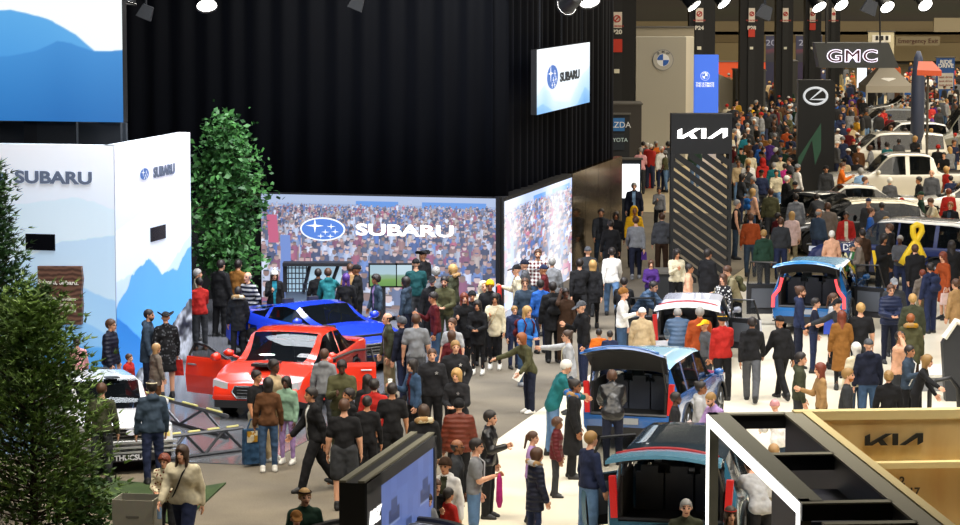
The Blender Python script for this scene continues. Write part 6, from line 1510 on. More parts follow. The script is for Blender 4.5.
# ---------------------------------------------------------------- the visitors
# x | y of the crown | height | facing | pose | top | bottom | hair | skin | extras | build | label
ROWS = '''
196|268|1.72|100|stand|jacket stone|trousers black|short ghair|l||1|person in pale stone jacket half hidden by the edge of the mountain wall
200|277|1.70|205|one|jacket red|trousers charcoal|short dhair|m|shoe=b|1|person in red jacket holding a phone beside the mountain wall edge
220|259|1.86|140|stand|coat black|trousers black|short dhair|l||1.12|tall person in long black coat seen from behind under the leafy tree
237|259|1.80|150|relax|jacket camel|trousers dbrown|short dhair|l||1.05|person in camel brown jacket turned away under the leafy tree
249|271|1.74|320|pocket|sweater dnavy stripes lgrey|jeans navy|bald ghair|l||1.1|bald person in navy and grey striped sweater by the leafy tree
238|286|1.66|180|stand|coat black|trousers black|short dhair|m|fur=cream|1|person in black coat with cream collar, back turned, before the striped sweater
274|269|1.66|10|one|jacket black|jeans charcoal|pompom white|l|open=turq under=long,#3a2618 hood|1|person in white pompom hat looking at a phone left of the simulator
318|268|1.68|180|stand|jacket black|jeans navy|short dhair|t||1|dark-haired person in black jacket facing the simulator
329|267|1.74|190|reach|hoodie teal|jeans charcoal|short bhair|l|hood|1|person in teal hoodie reaching an arm to the left at the simulator
346|273|1.66|180|stand|hoodie black|jeans black|braids purple|t||1|person with purple braids in a black hoodie behind the blue coupe
350|263|1.70|170|stand|sweater tan|trousers charcoal|short bhair|l||1|brown-haired person in tan sweater facing the crowd picture wall
358|264|1.80|260|stand|jacket black|jeans black|cap black|t||1.05|person in black cap and black jacket right of the purple braids
377|274|1.62|300|stand|jacket slate|jeans charcoal|curly dhair|t|open=lilac|1|curly-haired person in slate jacket in front of the green field monitor
416|258|1.84|190|stand|sweater dteal|trousers charcoal|cap black|l||1.18|large person in dark teal sweater and black cap facing the narrow monitor
424|250|1.84|230|stand|jacket black|trousers black|hat black|m||1.05|person in black bucket hat and black jacket against the crowd picture wall
407|276|1.70|250|stand|jacket slate|trousers dnavy|long dhair|m|hood|1.05|long-haired person in slate hooded jacket behind the big teal sweater
436|267|1.66|180|stand|sweater grey|trousers charcoal|curly ghair|l||1|grey curly-haired person close to the crowd picture wall
454|264|1.78|250|stand|jacket dolive|trousers charcoal|bob blond|l|fur=dgrey|1.08|blond person in dark olive jacket facing the crowd picture wall
432|275|1.78|0|stand|jacket black|trousers black|cap black|l|glasses|1.05|person in black cap and dark glasses left of the olive jacket
445|275|1.80|350|clasp|jacket olive|trousers dolive|short dhair|l|beard=#2a1c14|1.05|goateed person in plain olive jacket facing the camera
436|291|1.80|285|one|sweater maroon|jeans denim|short dhair|m||1|person in maroon sweater and blue jeans looking at a phone
490|279|1.84|0|stand|jacket black|trousers black|beanie yellow|t||1.12|person in bright yellow knit hat and black jacket by the corner post
483|281|1.70|20|stand|hoodie cream|trousers charcoal|hood cream|l||1|person in cream hood behind the yellow knit hat
464|292|1.68|10|cup|coat black|leggings black|long auburn|l|shoe=w|.95|person with long reddish hair in black coat, arms up, beside the dark aisle
472|290|1.68|5|stand|jacket black|trousers black|beanie black|m||1|person in black knit hat behind the long reddish hair
478|299|1.64|350|clasp|coat black|leggings black|long dhair|m|shoe=w|.95|person with long black hair in black coat between two long-haired friends
495|292|1.70|355|one|cardigan cream|leggings black|long dhair|m|shoe=w strap=beige|.95|long-haired person in cream cardigan with beige bag on a strap
389|312|1.76|285|stand|jacket dolive|trousers khaki|bald dhair|l|open=grey|1.05|balding person in open dark olive jacket and khaki trousers beside the blue coupe
403|316|1.74|235|stand|jacket dnavy|jeans navy|beanie dgrey|l|beard=#2a2018|1.05|bearded person in grey knit hat and navy jacket
416|313|1.84|180|stand|tee grey|trousers dgrey|short bhair|l||1.12|person in plain grey T-shirt with back to the camera
453|317|1.76|330|stand|tee lgrey|jeans denim|short bhair|l||1|young person in light grey T-shirt looking left
452|330|1.55|200|stand|sweater maroon|jeans navy|bob bhair|l||.95|brown-haired person in maroon sweater behind the police officers
455|339|1.82|10|pocket|jacket offblack|trousers black|short dblond|l|badge collar|1.15|fair-haired police officer in black uniform, rearmost of the three officers
432|347|1.80|5|stand|jacket offblack|trousers black|buzz bhair|l|badge collar|1.15|shaven-headed police officer in black uniform standing left of the blond officer
458|367|1.72|340|clasp|jacket offblack|trousers black|bob blond|l|badge collar|1.1|blond police officer in black uniform holding both hands at the chest
414|358|1.70|300|cup|jacket denim|trousers black|long dhair|l|open=maroon|1|long-haired person in denim jacket and dark red top holding a cup
459|398|1.74|180|stand|puffer rust quilt|trousers black|beanie black|l||1.15|person in rust quilted puffer jacket and black knit hat, back turned
488|409|1.78|75|cup|jacket black leather|trousers black|short dhair|l||1.08|person in black leather jacket at the aisle edge, one hand raised
424|404|1.74|190|stand|parka black|trousers black|bob dbrown|l|fur=cream|1.15|person in long black parka with a pale fur hood behind the big screen
455|438|1.72|80|stand|jacket charcoal|trousers charcoal|bald dhair|t|glasses|1.1|balding person in glasses and charcoal jacket behind the grey hoodie
474|437|1.76|85|cup|tee grey|jeans ldenim|short dhair|l|glasses strap=lgrey|1.15|person in grey T-shirt and blue jeans with a light hoodie over the shoulders
446|456|1.76|340|stand|hoodie white|jeans charcoal|beanie dbrown|m|open=dolive hood|1.05|person in white hoodie and brown knit hat near the big screen
434|477|1.55|30|one|hoodie black|jeans charcoal|short bhair|l||1|brown-haired youth in black hoodie beside the big screen
419|487|1.55|35|stoop|hoodie grey|jeans charcoal|buzz dbrown|l|hood|1|youth in grey hoodie leaning against the right side of the big screen
447|487|1.42|130|stand|sweater red|jeans navy|short dhair|m||1|child in red sweater with dark hair near the round display table
525|305|1.72|40|clasp|jacket bblue|jeans denim|long blond|l|backpack=maroon shoe=g|1|person with long blond hair in bright blue jacket and jeans
514|305|1.40|20|stand|jacket navy|jeans navy|short dblond|l||1|fair-haired child in navy jacket left of the bright blue jacket
530|330|1.66|300|reach|jacket olive|trousers dnavy|bob ginger|l|shoe=w|1.05|ginger-haired person in olive jacket stepping left with an arm out
570|329|1.70|275|point|cardigan lgrey|jeans slate|bun dbrown|l|strap=cream glasses|1.12|person with a hair bun in light grey cardigan pointing left
553|281|1.82|190|stand|coat black|trousers black|short dhair|t|backpack=black|1.15|large dark-haired person in black coat with black backpack in the aisle
565|287|1.70|20|head|sweater dbrown|trousers dbrown|short dhair|d||1.05|person in dark brown sweater raising a hand to the head
584|300|1.82|290|one|hoodie black|jeans navy|cap dgrey|l|hood|1.1|person in grey cap and black hoodie facing left near the raised blue tailgate
599|328|1.30|180|stand|tee orange|jeans navy|short dhair|m||1|child in orange T-shirt with back to the camera
610|330|1.28|180|stand|sweater navy|jeans navy|short dhair|m||1|child in navy sweater right of the child in orange
538|248|1.84|0|stand|shirt maroon plaid|jeans denim|short bhair|l|beard=#5a3a22|1.2|bearded person in red and white plaid shirt before the angled picture wall
526|259|1.80|260|stand|jacket dgrey|jeans denim|cap dnavy|l||1.08|person in navy cap and dark grey jacket beside the plaid shirt
518|264|1.78|280|cup|sweater cream|jeans slate|cap black|l||1.05|person in black cap and cream sweater with a red jacket over the arm
525|277|1.74|0|stand|sweater slate|jeans denim|short bhair|l|glasses|1.1|person in blue-grey sweater facing the camera below the plaid shirt
545|264|1.72|260|stand|jacket maroon|jeans navy|cap navy|m||1.05|person in maroon jacket and navy cap, hands in front
552|257|1.74|170|stand|jacket grey|jeans denim|short ghair|l||1|grey-haired person in grey jacket at the end of the angled picture wall
541|279|1.70|200|stand|jacket blue|jeans navy|short dhair|m||1|person in royal blue jacket half hidden behind the large black coat
580|256|1.80|185|walk|sweater black|trousers black|short dhair|l||1.12|dark-haired person in black sweater walking away beside a blond companion
593|258|1.74|180|walkb|coat black|leggings black|bob blond|l||1|blond person in black coat walking away beside a dark-haired companion
588|246|1.78|180|stand|jacket charcoal|trousers charcoal|cap dgrey|l||1.05|person in dark grey cap walking ahead of the blond black coat
612|245|1.80|180|walk|shirt white|jeans ldenim|short dhair|l||1.1|person in white shirt and pale jeans walking away down the aisle
601|206|1.82|0|walk|jacket charcoal|jeans slate|short dhair|m|open=black shoe=w|1.08|person in charcoal jacket over black T-shirt before the mirror wall
616|211|1.64|0|stand|coat black|leggings black|long dhair|t||.95|long-haired person in black coat right of the charcoal jacket
634|206|1.78|10|stand|hoodie yellow|trousers black|hood yellow|t||1.12|person with bright yellow hood up in the far aisle
611|219|1.78|185|stand|sweater black|trousers black|short dhair|m||1.1|person in black sweater, back turned, below the charcoal jacket
636|214|1.84|180|walkb|sweater grey|jeans dnavy|short bhair|l|shoe=g|1.1|person in light grey sweater and dark jeans walking away
662|212|1.80|180|stand|hoodie dgrey|trousers dbrown|short bhair|l|hood|1.08|person in dark grey hoodie, back turned, left of the lattice tower
634|182|1.80|0|stand|coat dnavy|jeans slate|short ghair|l|open=sky|1.12|grey-haired person in navy coat and light blue shirt before the white light box
659|186|1.55|0|one|hoodie grey|trousers black|short dhair|m||1|youth in grey hoodie looking at a phone near the red drinks cooler
676|248|1.70|20|one|sweater cream|trousers black|long dhair|m|shoe=k|1.12|long-haired person in cream sweater by the white-topped desk
688|263|1.66|80|stand|jacket peach|jeans slate|short dhair|m||1|person in peach jacket leaning at the foot of the lattice tower
707|248|1.86|130|stand|coat black|trousers black|short dhair|m||1.18|large person in black coat before the lattice tower
651|259|1.45|0|clasp|sweater purple|jeans navy|bob bhair|l||1|child in purple sweater behind the white-topped desk
639|274|1.78|60|bend|puffer sblue quilt|jeans charcoal|short dhair|l|glasses|1.05|person in steel blue puffer jacket bending to the right
623|276|1.72|170|stoop|coat black|trousers black|short dhair|m||1.05|dark-haired person in black coat behind the steel blue puffer
622|287|1.78|75|cup|sweater white|jeans denim|beanie camel|l||1.15|person in camel knit hat and bulky white sweater
737|263|1.80|285|stoop|jacket khaki|trousers black|short bhair|l|backpack=olive|1.05|person in khaki jacket with olive backpack leaning left
724|273|1.66|320|stand|dress offblack dots white|leggings black|long bhair|l||1|person in black dress with white dots facing the khaki jacket
642|307|1.68|170|stand|jacket beige|trousers khaki|cap white|l||1.1|person in white cap and beige jacket seen from behind
679|303|1.80|180|bend|puffer sblue quilt|jeans charcoal|buzz ghair|l||1.12|crop-haired person in blue puffer jacket bent at the white hatchback's trunk
700|306|1.80|180|stand|jacket rorange|jeans slate|short ghair|l||1.1|grey-haired person in orange-brown jacket at the white hatchback's trunk
706|319|1.55|300|stand|hoodie dgrey|trousers charcoal|cap yellow|m||1|youth in yellow cap and dark grey hoodie beside the red jacket
723|313|1.80|200|cup|jacket red|trousers black|beanie black|m|band=yellow|1.1|person in bright red jacket and black knit hat with a yellow band
752|314|1.80|170|walk|hoodie black|trousers dgrey|short dhair|m|hood|1.1|person in black hoodie and grey trousers striding on the white floor
782|313|1.78|210|walkb|jacket black|trousers black|cap black|m||1.08|person in black tracksuit with a white arm stripe and black cap
799|285|1.84|85|stand|hoodie navy|trousers dnavy|bun bhair|l|beard=#6a3a20 hood|1.05|bearded person with top knot in navy hoodie beside the blue crossover
814|297|1.66|80|cup|tee dnavy|jeans navy|short dhair|l||1.05|person in navy T-shirt holding a bright blue folder
832|292|1.70|75|stand|sweater lgrey|leggings black|pony bhair|l||1|person with brown ponytail in pale grey sweater
845|296|1.76|300|reach|hoodie charcoal|trousers charcoal|cap black|l||1.08|person in black cap and charcoal hoodie reaching an arm down
842|310|1.68|180|stand|longcoat camel|leggings black|long auburn|l||1|person with long auburn hair in camel coat, back turned
861|302|1.84|180|stand|tee black|trousers charcoal|short blond|l||1.2|broad blond person in black T-shirt, back turned
799|351|1.78|80|stand|hoodie dolive|trousers charcoal|short dhair|l|hood|1.08|person in dark olive-grey hoodie just behind the plywood wall
822|362|1.68|280|cup|sweater tan|trousers brown|long auburn|l||1|person with long auburn hair in tan sweater drinking, behind the plywood wall
846|367|1.80|80|stand|sweater charcoal|trousers black|short dblond|l|beard=#a0602a|1.12|fair bearded person in charcoal sweater just behind the plywood wall
780|399|1.50|200|stoop|jacket white|jeans slate|beanie pink|l||1.1|person in pink knit hat and white jacket just behind the black cross beam
722|388|1.72|300|stoop|jacket lilac|jeans slate|buzz dblond|l|beard=#6a4a30|1.08|cropped-hair person in lilac-grey jacket leaning by the lit portal
699|380|1.70|80|stand|hoodie lgrey|trousers charcoal|bun dhair|t|hood|1.1|dark-haired person in light grey hoodie right of the blue compact SUV
674|391|1.58|80|stand|hoodie offblack|trousers black|short dhair|d||1|youth in black hoodie beside the blue compact SUV's right tail light
613|365|1.80|180|bend|jacket black leather|jeans dnavy|short bhair|l||1.1|person in black jacket leaning into the open trunk of the blue compact SUV
891|223|1.86|250|stand|coat black|jeans dnavy|short bhair|l|hood|1.05|tall person in black hooded coat before the navy wrapped car
916|242|1.80|190|walk|coat black|jeans navy|short bhair|l||1.22|broad person in black coat right of the yellow ribbon
945|251|1.72|300|one|dress rorange|leggings peach|long auburn|l|shoe=k|1|person with long auburn hair in rust-red dress carrying a pink bag
952|240|1.80|190|stand|longcoat black|trousers black|long dhair|m||1.05|long-haired person in long black coat behind the rust-red dress
861|237|1.76|270|clasp|jacket taupe|trousers charcoal|short bhair|l||1.1|person in taupe jacket left of the navy wrapped car
854|243|1.50|290|stand|jacket green|trousers charcoal|cap slate|l|open=white|1|youth in slate cap and green-white jacket beside the taupe jacket
863|228|1.76|200|stand|jacket dbrown|trousers black|short dhair|m||1.08|person in dark brown jacket behind the taupe jacket
923|269|1.50|190|stand|jacket taupe|trousers khaki|short auburn|l|hood|1.08|red-haired child in taupe jacket beside the rust-red dress
931|262|1.72|210|stand|jacket navy|trousers navy|short dhair|m|backpack=navy|1.05|person in navy jacket and navy backpack left of the rust-red dress
890|283|1.80|10|clasp|puffer navy quilt|jeans dnavy|short bhair|l|glasses|1.05|young person in glasses and navy puffer jacket with hands clasped
894|277|1.80|0|stand|coat charcoal|trousers charcoal|cap grey|l||1.1|person in grey cap directly behind the navy puffer jacket
913|293|1.78|180|stand|jacket dolive|trousers charcoal|short blond|l||1.12|fair-haired person in dark olive jacket beside the navy puffer jacket
911|313|1.70|180|stand|parka olive|trousers dbrown|short ginger|l|fur=mustard|1.1|ginger-haired person in long olive parka, back turned
957|278|1.74|220|stand|coat tan|trousers khaki|short bhair|l||1.05|person in tan coat cut by the right edge below the rust-red dress
898|330|1.72|60|head|shirt peach|trousers charcoal|short dhair|m||1.1|dark-haired person in pale peach shirt with hand to face
869|338|1.78|185|stand|hoodie dnavy|jeans denim|cap dgrey|l|hood|1.15|person in tweed cap and dark navy hoodie behind the plywood wall
857|342|1.68|200|stand|jacket cream|jeans slate|bob whair|l||1|white-haired person in cream jacket left of the tweed cap
908|344|1.68|60|cup|jacket slate|jeans black|short dhair|m|strap=white|1.02|dark-haired person in slate sports jacket with a white strap
917|352|1.66|70|reach|sweater black|jeans black|bob dblond|l||1|fair-haired person in black sweater reaching right beyond the slate sports jacket
889|370|1.66|180|stand|jacket black|trousers charcoal|bunch dblond|l||1.12|person with wavy fair hair in black jacket just behind the plywood wall
890|177|1.74|180|stand|coat dgrey|trousers dgrey|short whair|l||1.05|white-haired person in grey coat beside the pale plinth
920|176|1.76|280|stand|jacket black|trousers black|short dhair|m||1.05|dark-haired person in black jacket left of the bald grey jacket
932|169|1.82|340|stand|jacket dgrey|jeans denim|bald ghair|l||1.15|bald person in dark grey jacket in front of the pickup truck
951|175|1.62|185|stand|sweater navy|jeans navy|short dhair|l||1.05|youth in navy sweater by the white sedan at the right edge
922|191|1.76|270|stand|jacket dgreen|trousers charcoal|cap dgreen|l||1.05|person in dark green cap and jacket among the seated group
908|196|1.66|290|stoop|jacket camel|jeans blue|cap red|l||1.1|person in red cap and camel jacket leaning over the car roof
938|196|1.74|280|stoop|tee cream|jeans khaki|short bhair|l||1.08|person in cream T-shirt leaning left over the navy wrapped car
949|188|1.70|190|stand|hoodie red|jeans denim|short auburn|l||1.05|person in red hoodie near the right edge beside the cream T-shirt
951|201|1.76|330|stand|jacket black|jeans denim|short ginger|l|open=slate|1.15|ginger-haired person in open black jacket and blue shirt at the right edge
870|207|1.72|75|stand|polo blue|jeans navy|short bhair|l||1.08|person in royal blue polo shirt behind the navy wrapped car
846|211|1.72|0|stand|jacket red|trousers black|short dhair|t|open=cream|1.08|person in bright red jacket with cream front, right of the oval L tower
864|176|1.72|90|stand|jacket dnavy|trousers black|short bhair|l||1.05|person in dark navy jacket before the white sedan with dark windows
861|168|1.70|180|stand|jacket sky|jeans navy|curly ghair|l||1|grey curly-haired person in sky blue jacket near the bicycle
751|213|1.80|180|stand|sweater rorange|jeans slate|short bhair|l||1.2|broad person in rust-orange sweater right of the lattice tower
764|229|1.70|185|stand|jacket dgreen|trousers charcoal|short dblond|l|hood|1.12|person in dark green jacket below the rust-orange sweater
781|217|1.74|180|stand|jacket charcoal|jeans navy|short bhair|l||1.18|person in charcoal jacket behind the blue crossover
792|211|1.66|180|stand|coat lpink|trousers khaki|bob blond|l||1.02|blond person in pale pink coat behind the blue crossover
818|208|1.80|130|stand|jacket slate|jeans navy|bald ghair|m||1.15|bald person in slate jacket behind the blue crossover
828|202|1.84|180|stand|coat taupe|trousers charcoal|short bhair|l||1.15|person in taupe coat beside the bald slate jacket
777|212|1.64|120|stand|jacket maroon|trousers charcoal|short dhair|m|open=white|1|person in maroon jacket squeezed behind the pale pink coat
832|230|1.66|180|stand|jacket peach|jeans navy|short whair|l||1|white-haired person behind the pale roof of the blue crossover
771|188|1.80|180|stand|jacket olive|trousers charcoal|short bhair|l|strap=mustard|1.12|person in olive jacket with a yellow strap right of the lattice tower
796|193|1.78|180|stand|hoodie grey|jeans charcoal|short dhair|m|hood|1.15|person in light grey hoodie leaning by the black sedan
786|175|1.78|110|stand|coat black|trousers black|short whair|l||1.1|white-haired person in black coat left of the oval L tower
736|199|1.80|80|stand|vest black|jeans slate|short ghair|l||1.12|person in black vest over plaid sleeves beside the lattice tower
752|188|1.68|120|stand|jacket peach|jeans denim|long blond|l|backpack=bblue|1|blond person in peach jacket with bright blue backpack
795|181|1.76|170|stand|jacket black|trousers black|cap black|m||1.1|person in black cap and black jacket at the black sedan
820|190|1.74|190|bend|jacket charcoal|trousers charcoal|short dhair|l||1.05|person in charcoal jacket bending over the black sedan's roof
826|165|1.78|0|stand|jacket charcoal|trousers black|beanie black|m||1.1|person in black knit hat standing before the oval L tower
841|162|1.78|80|one|jacket orange|trousers charcoal|short bhair|l||1.1|person in bright orange jacket beside the oval L tower
751|150|1.74|200|stand|sweater cream|trousers teal|bob bhair|l||1.05|brown-haired person in cream sweater and teal trousers
763|158|1.72|200|stand|jacket red|jeans navy|hood red|l||1.15|person in hooded red jacket left of the teal jacket
774|162|1.70|180|stand|jacket teal|jeans purple|short ghair|l||1.12|grey-haired person in teal jacket right of the hooded red jacket
770|139|1.66|180|stand|jacket purple|jeans navy|short dblond|l||1.05|person in bright purple jacket in the far crowd
745|133|1.70|190|stand|jacket turq|jeans navy|short bhair|l||1.05|person in turquoise jacket just right of the latticed tower top
737|154|1.74|180|walk|jacket dgrey|trousers black|short dhair|m||1.05|person in dark grey jacket walking right beside the lattice tower
758|138|1.72|180|stand|jacket navy|jeans navy|short dhair|m||1.1|person in navy jacket between turquoise and purple jackets
784|147|1.74|180|stand|jacket dgreen|trousers black|cap dgreen|m||1.1|person in dark green cap and jacket near the purple jacket
787|127|1.76|180|stand|jacket rorange|trousers charcoal|short bhair|l||1.1|person in rust jacket close to the oval L tower's upper left
785|163|1.66|190|stand|jacket magenta|jeans navy|short dhair|l||1|person in magenta jacket right of the teal jacket
109|318|1.80|75|stand|puffer dnavy quilt|jeans ldenim|short bhair|l|glasses|1.12|person in glasses and dark navy puffer jacket before the SUBARU mountain wall
147|308|1.84|85|stand|coat slate|trousers dnavy|buzz dhair|l|beard=#2c2420 hood|1.08|bald bearded person in slate coat before the narrow mountain wall
166|311|1.80|200|stand|coat black dots dgrey|skirt black|hat black|l|shoe=k|1.08|person in wide-brimmed black hat and black knee-length outfit
128|353|1.22|70|stand|coat red|jeans navy|short bhair|l||1.1|small child in red coat beside the navy puffer jacket
155|343|1.38|120|stand|coat taupe|trousers brown|bob tan|l|shoe=b|1.05|child in taupe coat between the slate coat and the wide-brimmed hat
77|337|1.45|200|stand|jacket pink|jeans navy|short dhair|l||1|person in pink jacket behind the white rally car's roof
101|382|1.76|175|stand|sweater dolive|jeans charcoal|short bhair|l||1.15|person in dark olive sweater standing against the white rally car
152|379|1.82|200|stand|hoodie slate|jeans navy|short dhair|l|band=cream hood|1.15|person in slate blue hoodie, back turned, at the rally car's nose
166|453|1.46|340|clasp|jacket cream dots rust|jeans charcoal|curly auburn|l||1.05|child with curly reddish hair left of the cream sweater
184|440|1.82|340|walk|sweater cream|jeans navy|long dbrown|l|strap=black|1.4|person with long brown hair in chunky cream sweater holding a water bottle
255|369|1.70|60|stand|tee black|trousers stone|short dhair|m|shoe=w|1|person in black T-shirt and beige trousers with a blue tote bag
272|358|1.86|60|stand|shirt beige|trousers beige|short dhair|d|shoe=w|1.05|tall person in beige shirt at the front of the red-orange sedan
268|377|1.68|185|stand|jacket brown|jeans denim|bob dhair|t|shoe=w|1|person in brown jacket and jeans, back to camera, at the red-orange sedan
287|375|1.60|340|cup|jacket mint|leggings lilac|braids dhair|d|shoe=w|.98|person in mint jacket and lilac leggings at the red-orange sedan
315|383|1.84|290|walk|jacket black|trousers black|short dhair|m|open=white|1.2|broad person in black jacket with white collar walking on the carpet
324|348|1.72|170|stand|hoodie grey|jeans charcoal|short bhair|l|hood|1|person in grey hoodie at the open right door of the red-orange sedan
342|358|1.84|0|phone|jacket olive|trousers dolive|short dhair|d||1.15|person in olive jacket looking down at a phone
368|374|1.66|200|stand|jacket black|trousers black|long dhair|m||1|long-haired person in black jacket behind the vivid red jacket
351|387|1.72|290|stand|jacket black|trousers black|short dhair|m|beard=#1a1210|1.05|moustached person in black jacket between the olive and red jackets
374|378|1.76|175|stand|jacket red|jeans charcoal|short dhair|l||1.1|dark-haired person in vivid red jacket, back turned, beside black-shirted people
367|395|1.66|180|stand|sweater black|trousers black|short dhair|m||1.02|person in black sweater partly covering the vivid red jacket
344|398|1.84|180|stand|tee black|shorts charcoal|short bhair|l|shoe=k|1.18|person in black T-shirt and dark shorts, back turned, by the big screen
392|382|1.78|180|stand|tee black|trousers black|short dhair|m||1.12|person in black T-shirt and black trousers right of the vivid red jacket
304|486|1.80|20|stand|jacket dgreen|trousers charcoal|buzz blond|l|band=dbrown|1.08|fair-haired person in dark green jacket at the bottom edge
296|509|1.60|10|stand|jacket charcoal|trousers charcoal|cap camel|l||1|person in camel cap whose head just shows at the bottom edge
553|357|1.82|100|stoop|jacket teal|jeans ldenim|short whair|l|open=sky collar|1.12|white-haired person in teal jacket and light jeans looking down
573|378|1.76|80|stand|longcoat black|trousers black|bun dhair|t|fur=bblue|1.05|person in long black coat with a light blue hood collar
556|417|1.36|80|stand|puffer maroon quilt|jeans charcoal|curly bhair|t||1|curly-haired child in rust-red puffer jacket
531|430|1.52|80|stand|hoodie lilac|jeans navy|pony bhair|l||1|child with ponytail in lilac-white hoodie
535|447|1.58|110|stand|parka dnavy quilt|leggings navy|bob bhair|l|fur=lgrey|1|person in long navy quilted parka with grey hood trim
589|430|1.80|120|stand|sweater navy|jeans ldenim|short dblond|l||1.15|person in navy sweater and light jeans at the large SUV's open door
686|497|1.74|0|stand|jacket dolive|jeans denim|buzz ghair|l||1.08|smiling grey-haired person in olive jacket behind the large SUV
730|505|1.62|10|stand|sweater black|jeans navy|long dbrown|l|band=red|.95|person with long brown hair and a red hair bow at the bottom edge
761|452|1.74|200|bend|tee lgrey|trousers black|short bhair|l||1.15|person in light grey T-shirt seen through the lit portal
774|443|1.66|180|stand|sweater white|trousers khaki|short tan|l||1.08|sandy-haired person in white sweater seen below the rear cross beam
'''
NP_ = 0
HP = {}
for line in ROWS.strip().split('\n'):
    x, y, h, fc, pose, top, bot, hair, skin, ex, bd, lab = line.split('|')
    p = G(float(x), float(y), float(h))
    rs = .026 if p.y < 62 else (.03 if p.y < 80 else .036)
    fem = any(k in hair for k in ('long', 'bob', 'pony', 'bun', 'braids'))
    HP[lab] = person(float(x), float(y), float(h), float(fc), pose, top, bot, hair, skin, lab, float(bd), fem, ex, rs); NP_ += 1
# ---------------------------------------------------------------- things in hands
def hand_of(key, side): 
    for k_, v in HP.items():
        if key in k_: return v[side], v
q, _ = hand_of('blue tote bag', 'R'); b = MB(); b.box((0, 0, -.42), (.42, .12, .62), taper=.95); b.tube([(-.12, 0, -.10), (-.06, 0, .06), (.06, 0, .06), (.12, 0, -.10)], .014, 6)
o = b.build('tote_bag', cloth('#2a4a6a')); o.location = q; o.rotation_euler.z = .5; tag(o, 'long dark blue tote bag with printed panel held by the black T-shirt', 'bag'); b = MB(); b.box((-.06, -.065, -.24), (.2, .01, .2)); b.build('print', cloth('cream', 'camo', 'mustard'), o)
q, _ = hand_of('a light hoodie over the shoulders', 'R'); b = MB(); b.tube([(0, 0, .02), (0, 0, -.08), (0, 0, -.4), (0, 0, -.5)], [.03, .10, .12, .06], 10, flat=.45); o = b.build('drawstring_bag', cloth('magenta'), smooth=True); o.location = q; tag(o, 'magenta drawstring bag held by the grey T-shirt', 'bag')
def cup(key, side, lab, c='#e6e2da', hh=.14, r=.036, nm='cup', cat='cup'):
    q, v = hand_of(key, side); b = MB(); b.lathe([(r * .75, -hh / 2), (r, hh / 2 - .01)], (0, 0, 0), 12); o = b.build(nm, mat(c, .5), smooth=True); o.location = q + Z3 * .03; tag(o, lab, cat)
    b = MB(); b.lathe([(r * 1.08, hh / 2 - .01), (r * 1.0, hh / 2 + .015)], (0, 0, 0), 12); b.build('lid', mat('#f2f0ea', .4), o)
cup('denim jacket and dark red top', 'R', 'white paper coffee cup held by the denim jacket', hh=.16, r=.042)
cup('top knot in navy hoodie', 'L', 'bright green cup held by the navy hoodie with top knot', '#3fae4a')
q, _ = hand_of('holding a water bottle', 'R'); b = MB(); b.lathe([(.033, -.20), (.035, -.19), (.035, -.06), (.014, -.01), (.014, .02)], (0, 0, 0), 12); o = b.build('water_bottle', mat('#8fb0d8', .1, alpha=.8), smooth=True); o.location = q; tag(o, 'clear water bottle held by the chunky cream sweater', 'bottle'); b = MB(); b.lathe([(.016, .015), (.016, .04)], (0, 0, 0), 10); b.build('cap', mat('#2f58b8', .4), o)
q, _ = hand_of('bright blue folder', 'R'); b = MB(); b.box((0, 0, -.1), (.30, .03, .38), M=Matrix.Rotation(.3, 3, 'X')); o = b.build('folder', mat('#2b4fd0', .4)); o.location = q; tag(o, 'bright blue folder held by the navy T-shirt', 'folder')
q, _ = hand_of('carrying a pink bag', 'L'); b = MB(); b.box((0, 0, -.22), (.34, .12, .28), taper=.8); b.tube([(-.1, 0, -.08), (-.06, 0, .06), (.06, 0, .06), (.1, 0, -.08)], .01, 5); o = b.build('hand_bag', cloth('lpink')); o.location = q; o.rotation_euler.z = .4; tag(o, 'pale pink bag carried by the rust-red dress', 'bag')
q, _ = hand_of('red jacket over the arm', 'R'); b = MB(); b.tube([(0, 0, .02), (0, 0, -.2), (.02, 0, -.55)], [.10, .12, .15], 10, flat=.5); o = b.build('folded_jacket', cloth('red'), smooth=True); o.location = q; tag(o, 'red jacket draped over the arm of the cream sweater', 'jacket')
q, _ = hand_of('wide-brimmed black hat', 'R'); b = MB(); b.box((0, 0, -.22), (.26, .10, .32), taper=.8); o = b.build('hand_bag', cloth('red')); o.location = q; tag(o, 'red bag held by the wide-brimmed black hat', 'bag'); b = MB(); b.tube([(-.08, 0, -.07), (0, 0, .03), (.08, 0, -.07)], .01, 5); b.build('handle', cloth('maroon'), o)
q, _ = hand_of('walking away and dark jeans', 'R') if False else hand_of('light grey sweater and dark jeans', 'R'); b = MB(); b.box((0, 0, -.12), (.16, .08, .22), taper=.8); o = b.build('hand_bag', cloth('purple')); o.location = q; tag(o, 'small purple bag held by the light grey sweater walking away', 'bag')
q, _ = hand_of('ginger-haired person in olive jacket stepping', 'L'); b = MB(); b.box((0, 0, 0), (.16, .01, .22), M=Matrix.Rotation(.5, 3, 'Y')); o = b.build('leaflet', mat('#f0eee8', .7)); o.location = q; tag(o, 'white leaflet in the hand of the ginger-haired olive jacket', 'leaflet')
q, _ = hand_of('lilac-grey jacket leaning', 'R'); b = MB(); b.box((0, 0, 0), (.22, .01, .30), M=Matrix.Rotation(-.6, 3, 'Y')); o = b.build('leaflet', mat('#ead8d8', .7)); o.location = q; tag(o, 'pale pink sheet of paper held by the lilac-grey jacket', 'leaflet')
b = MB(); 
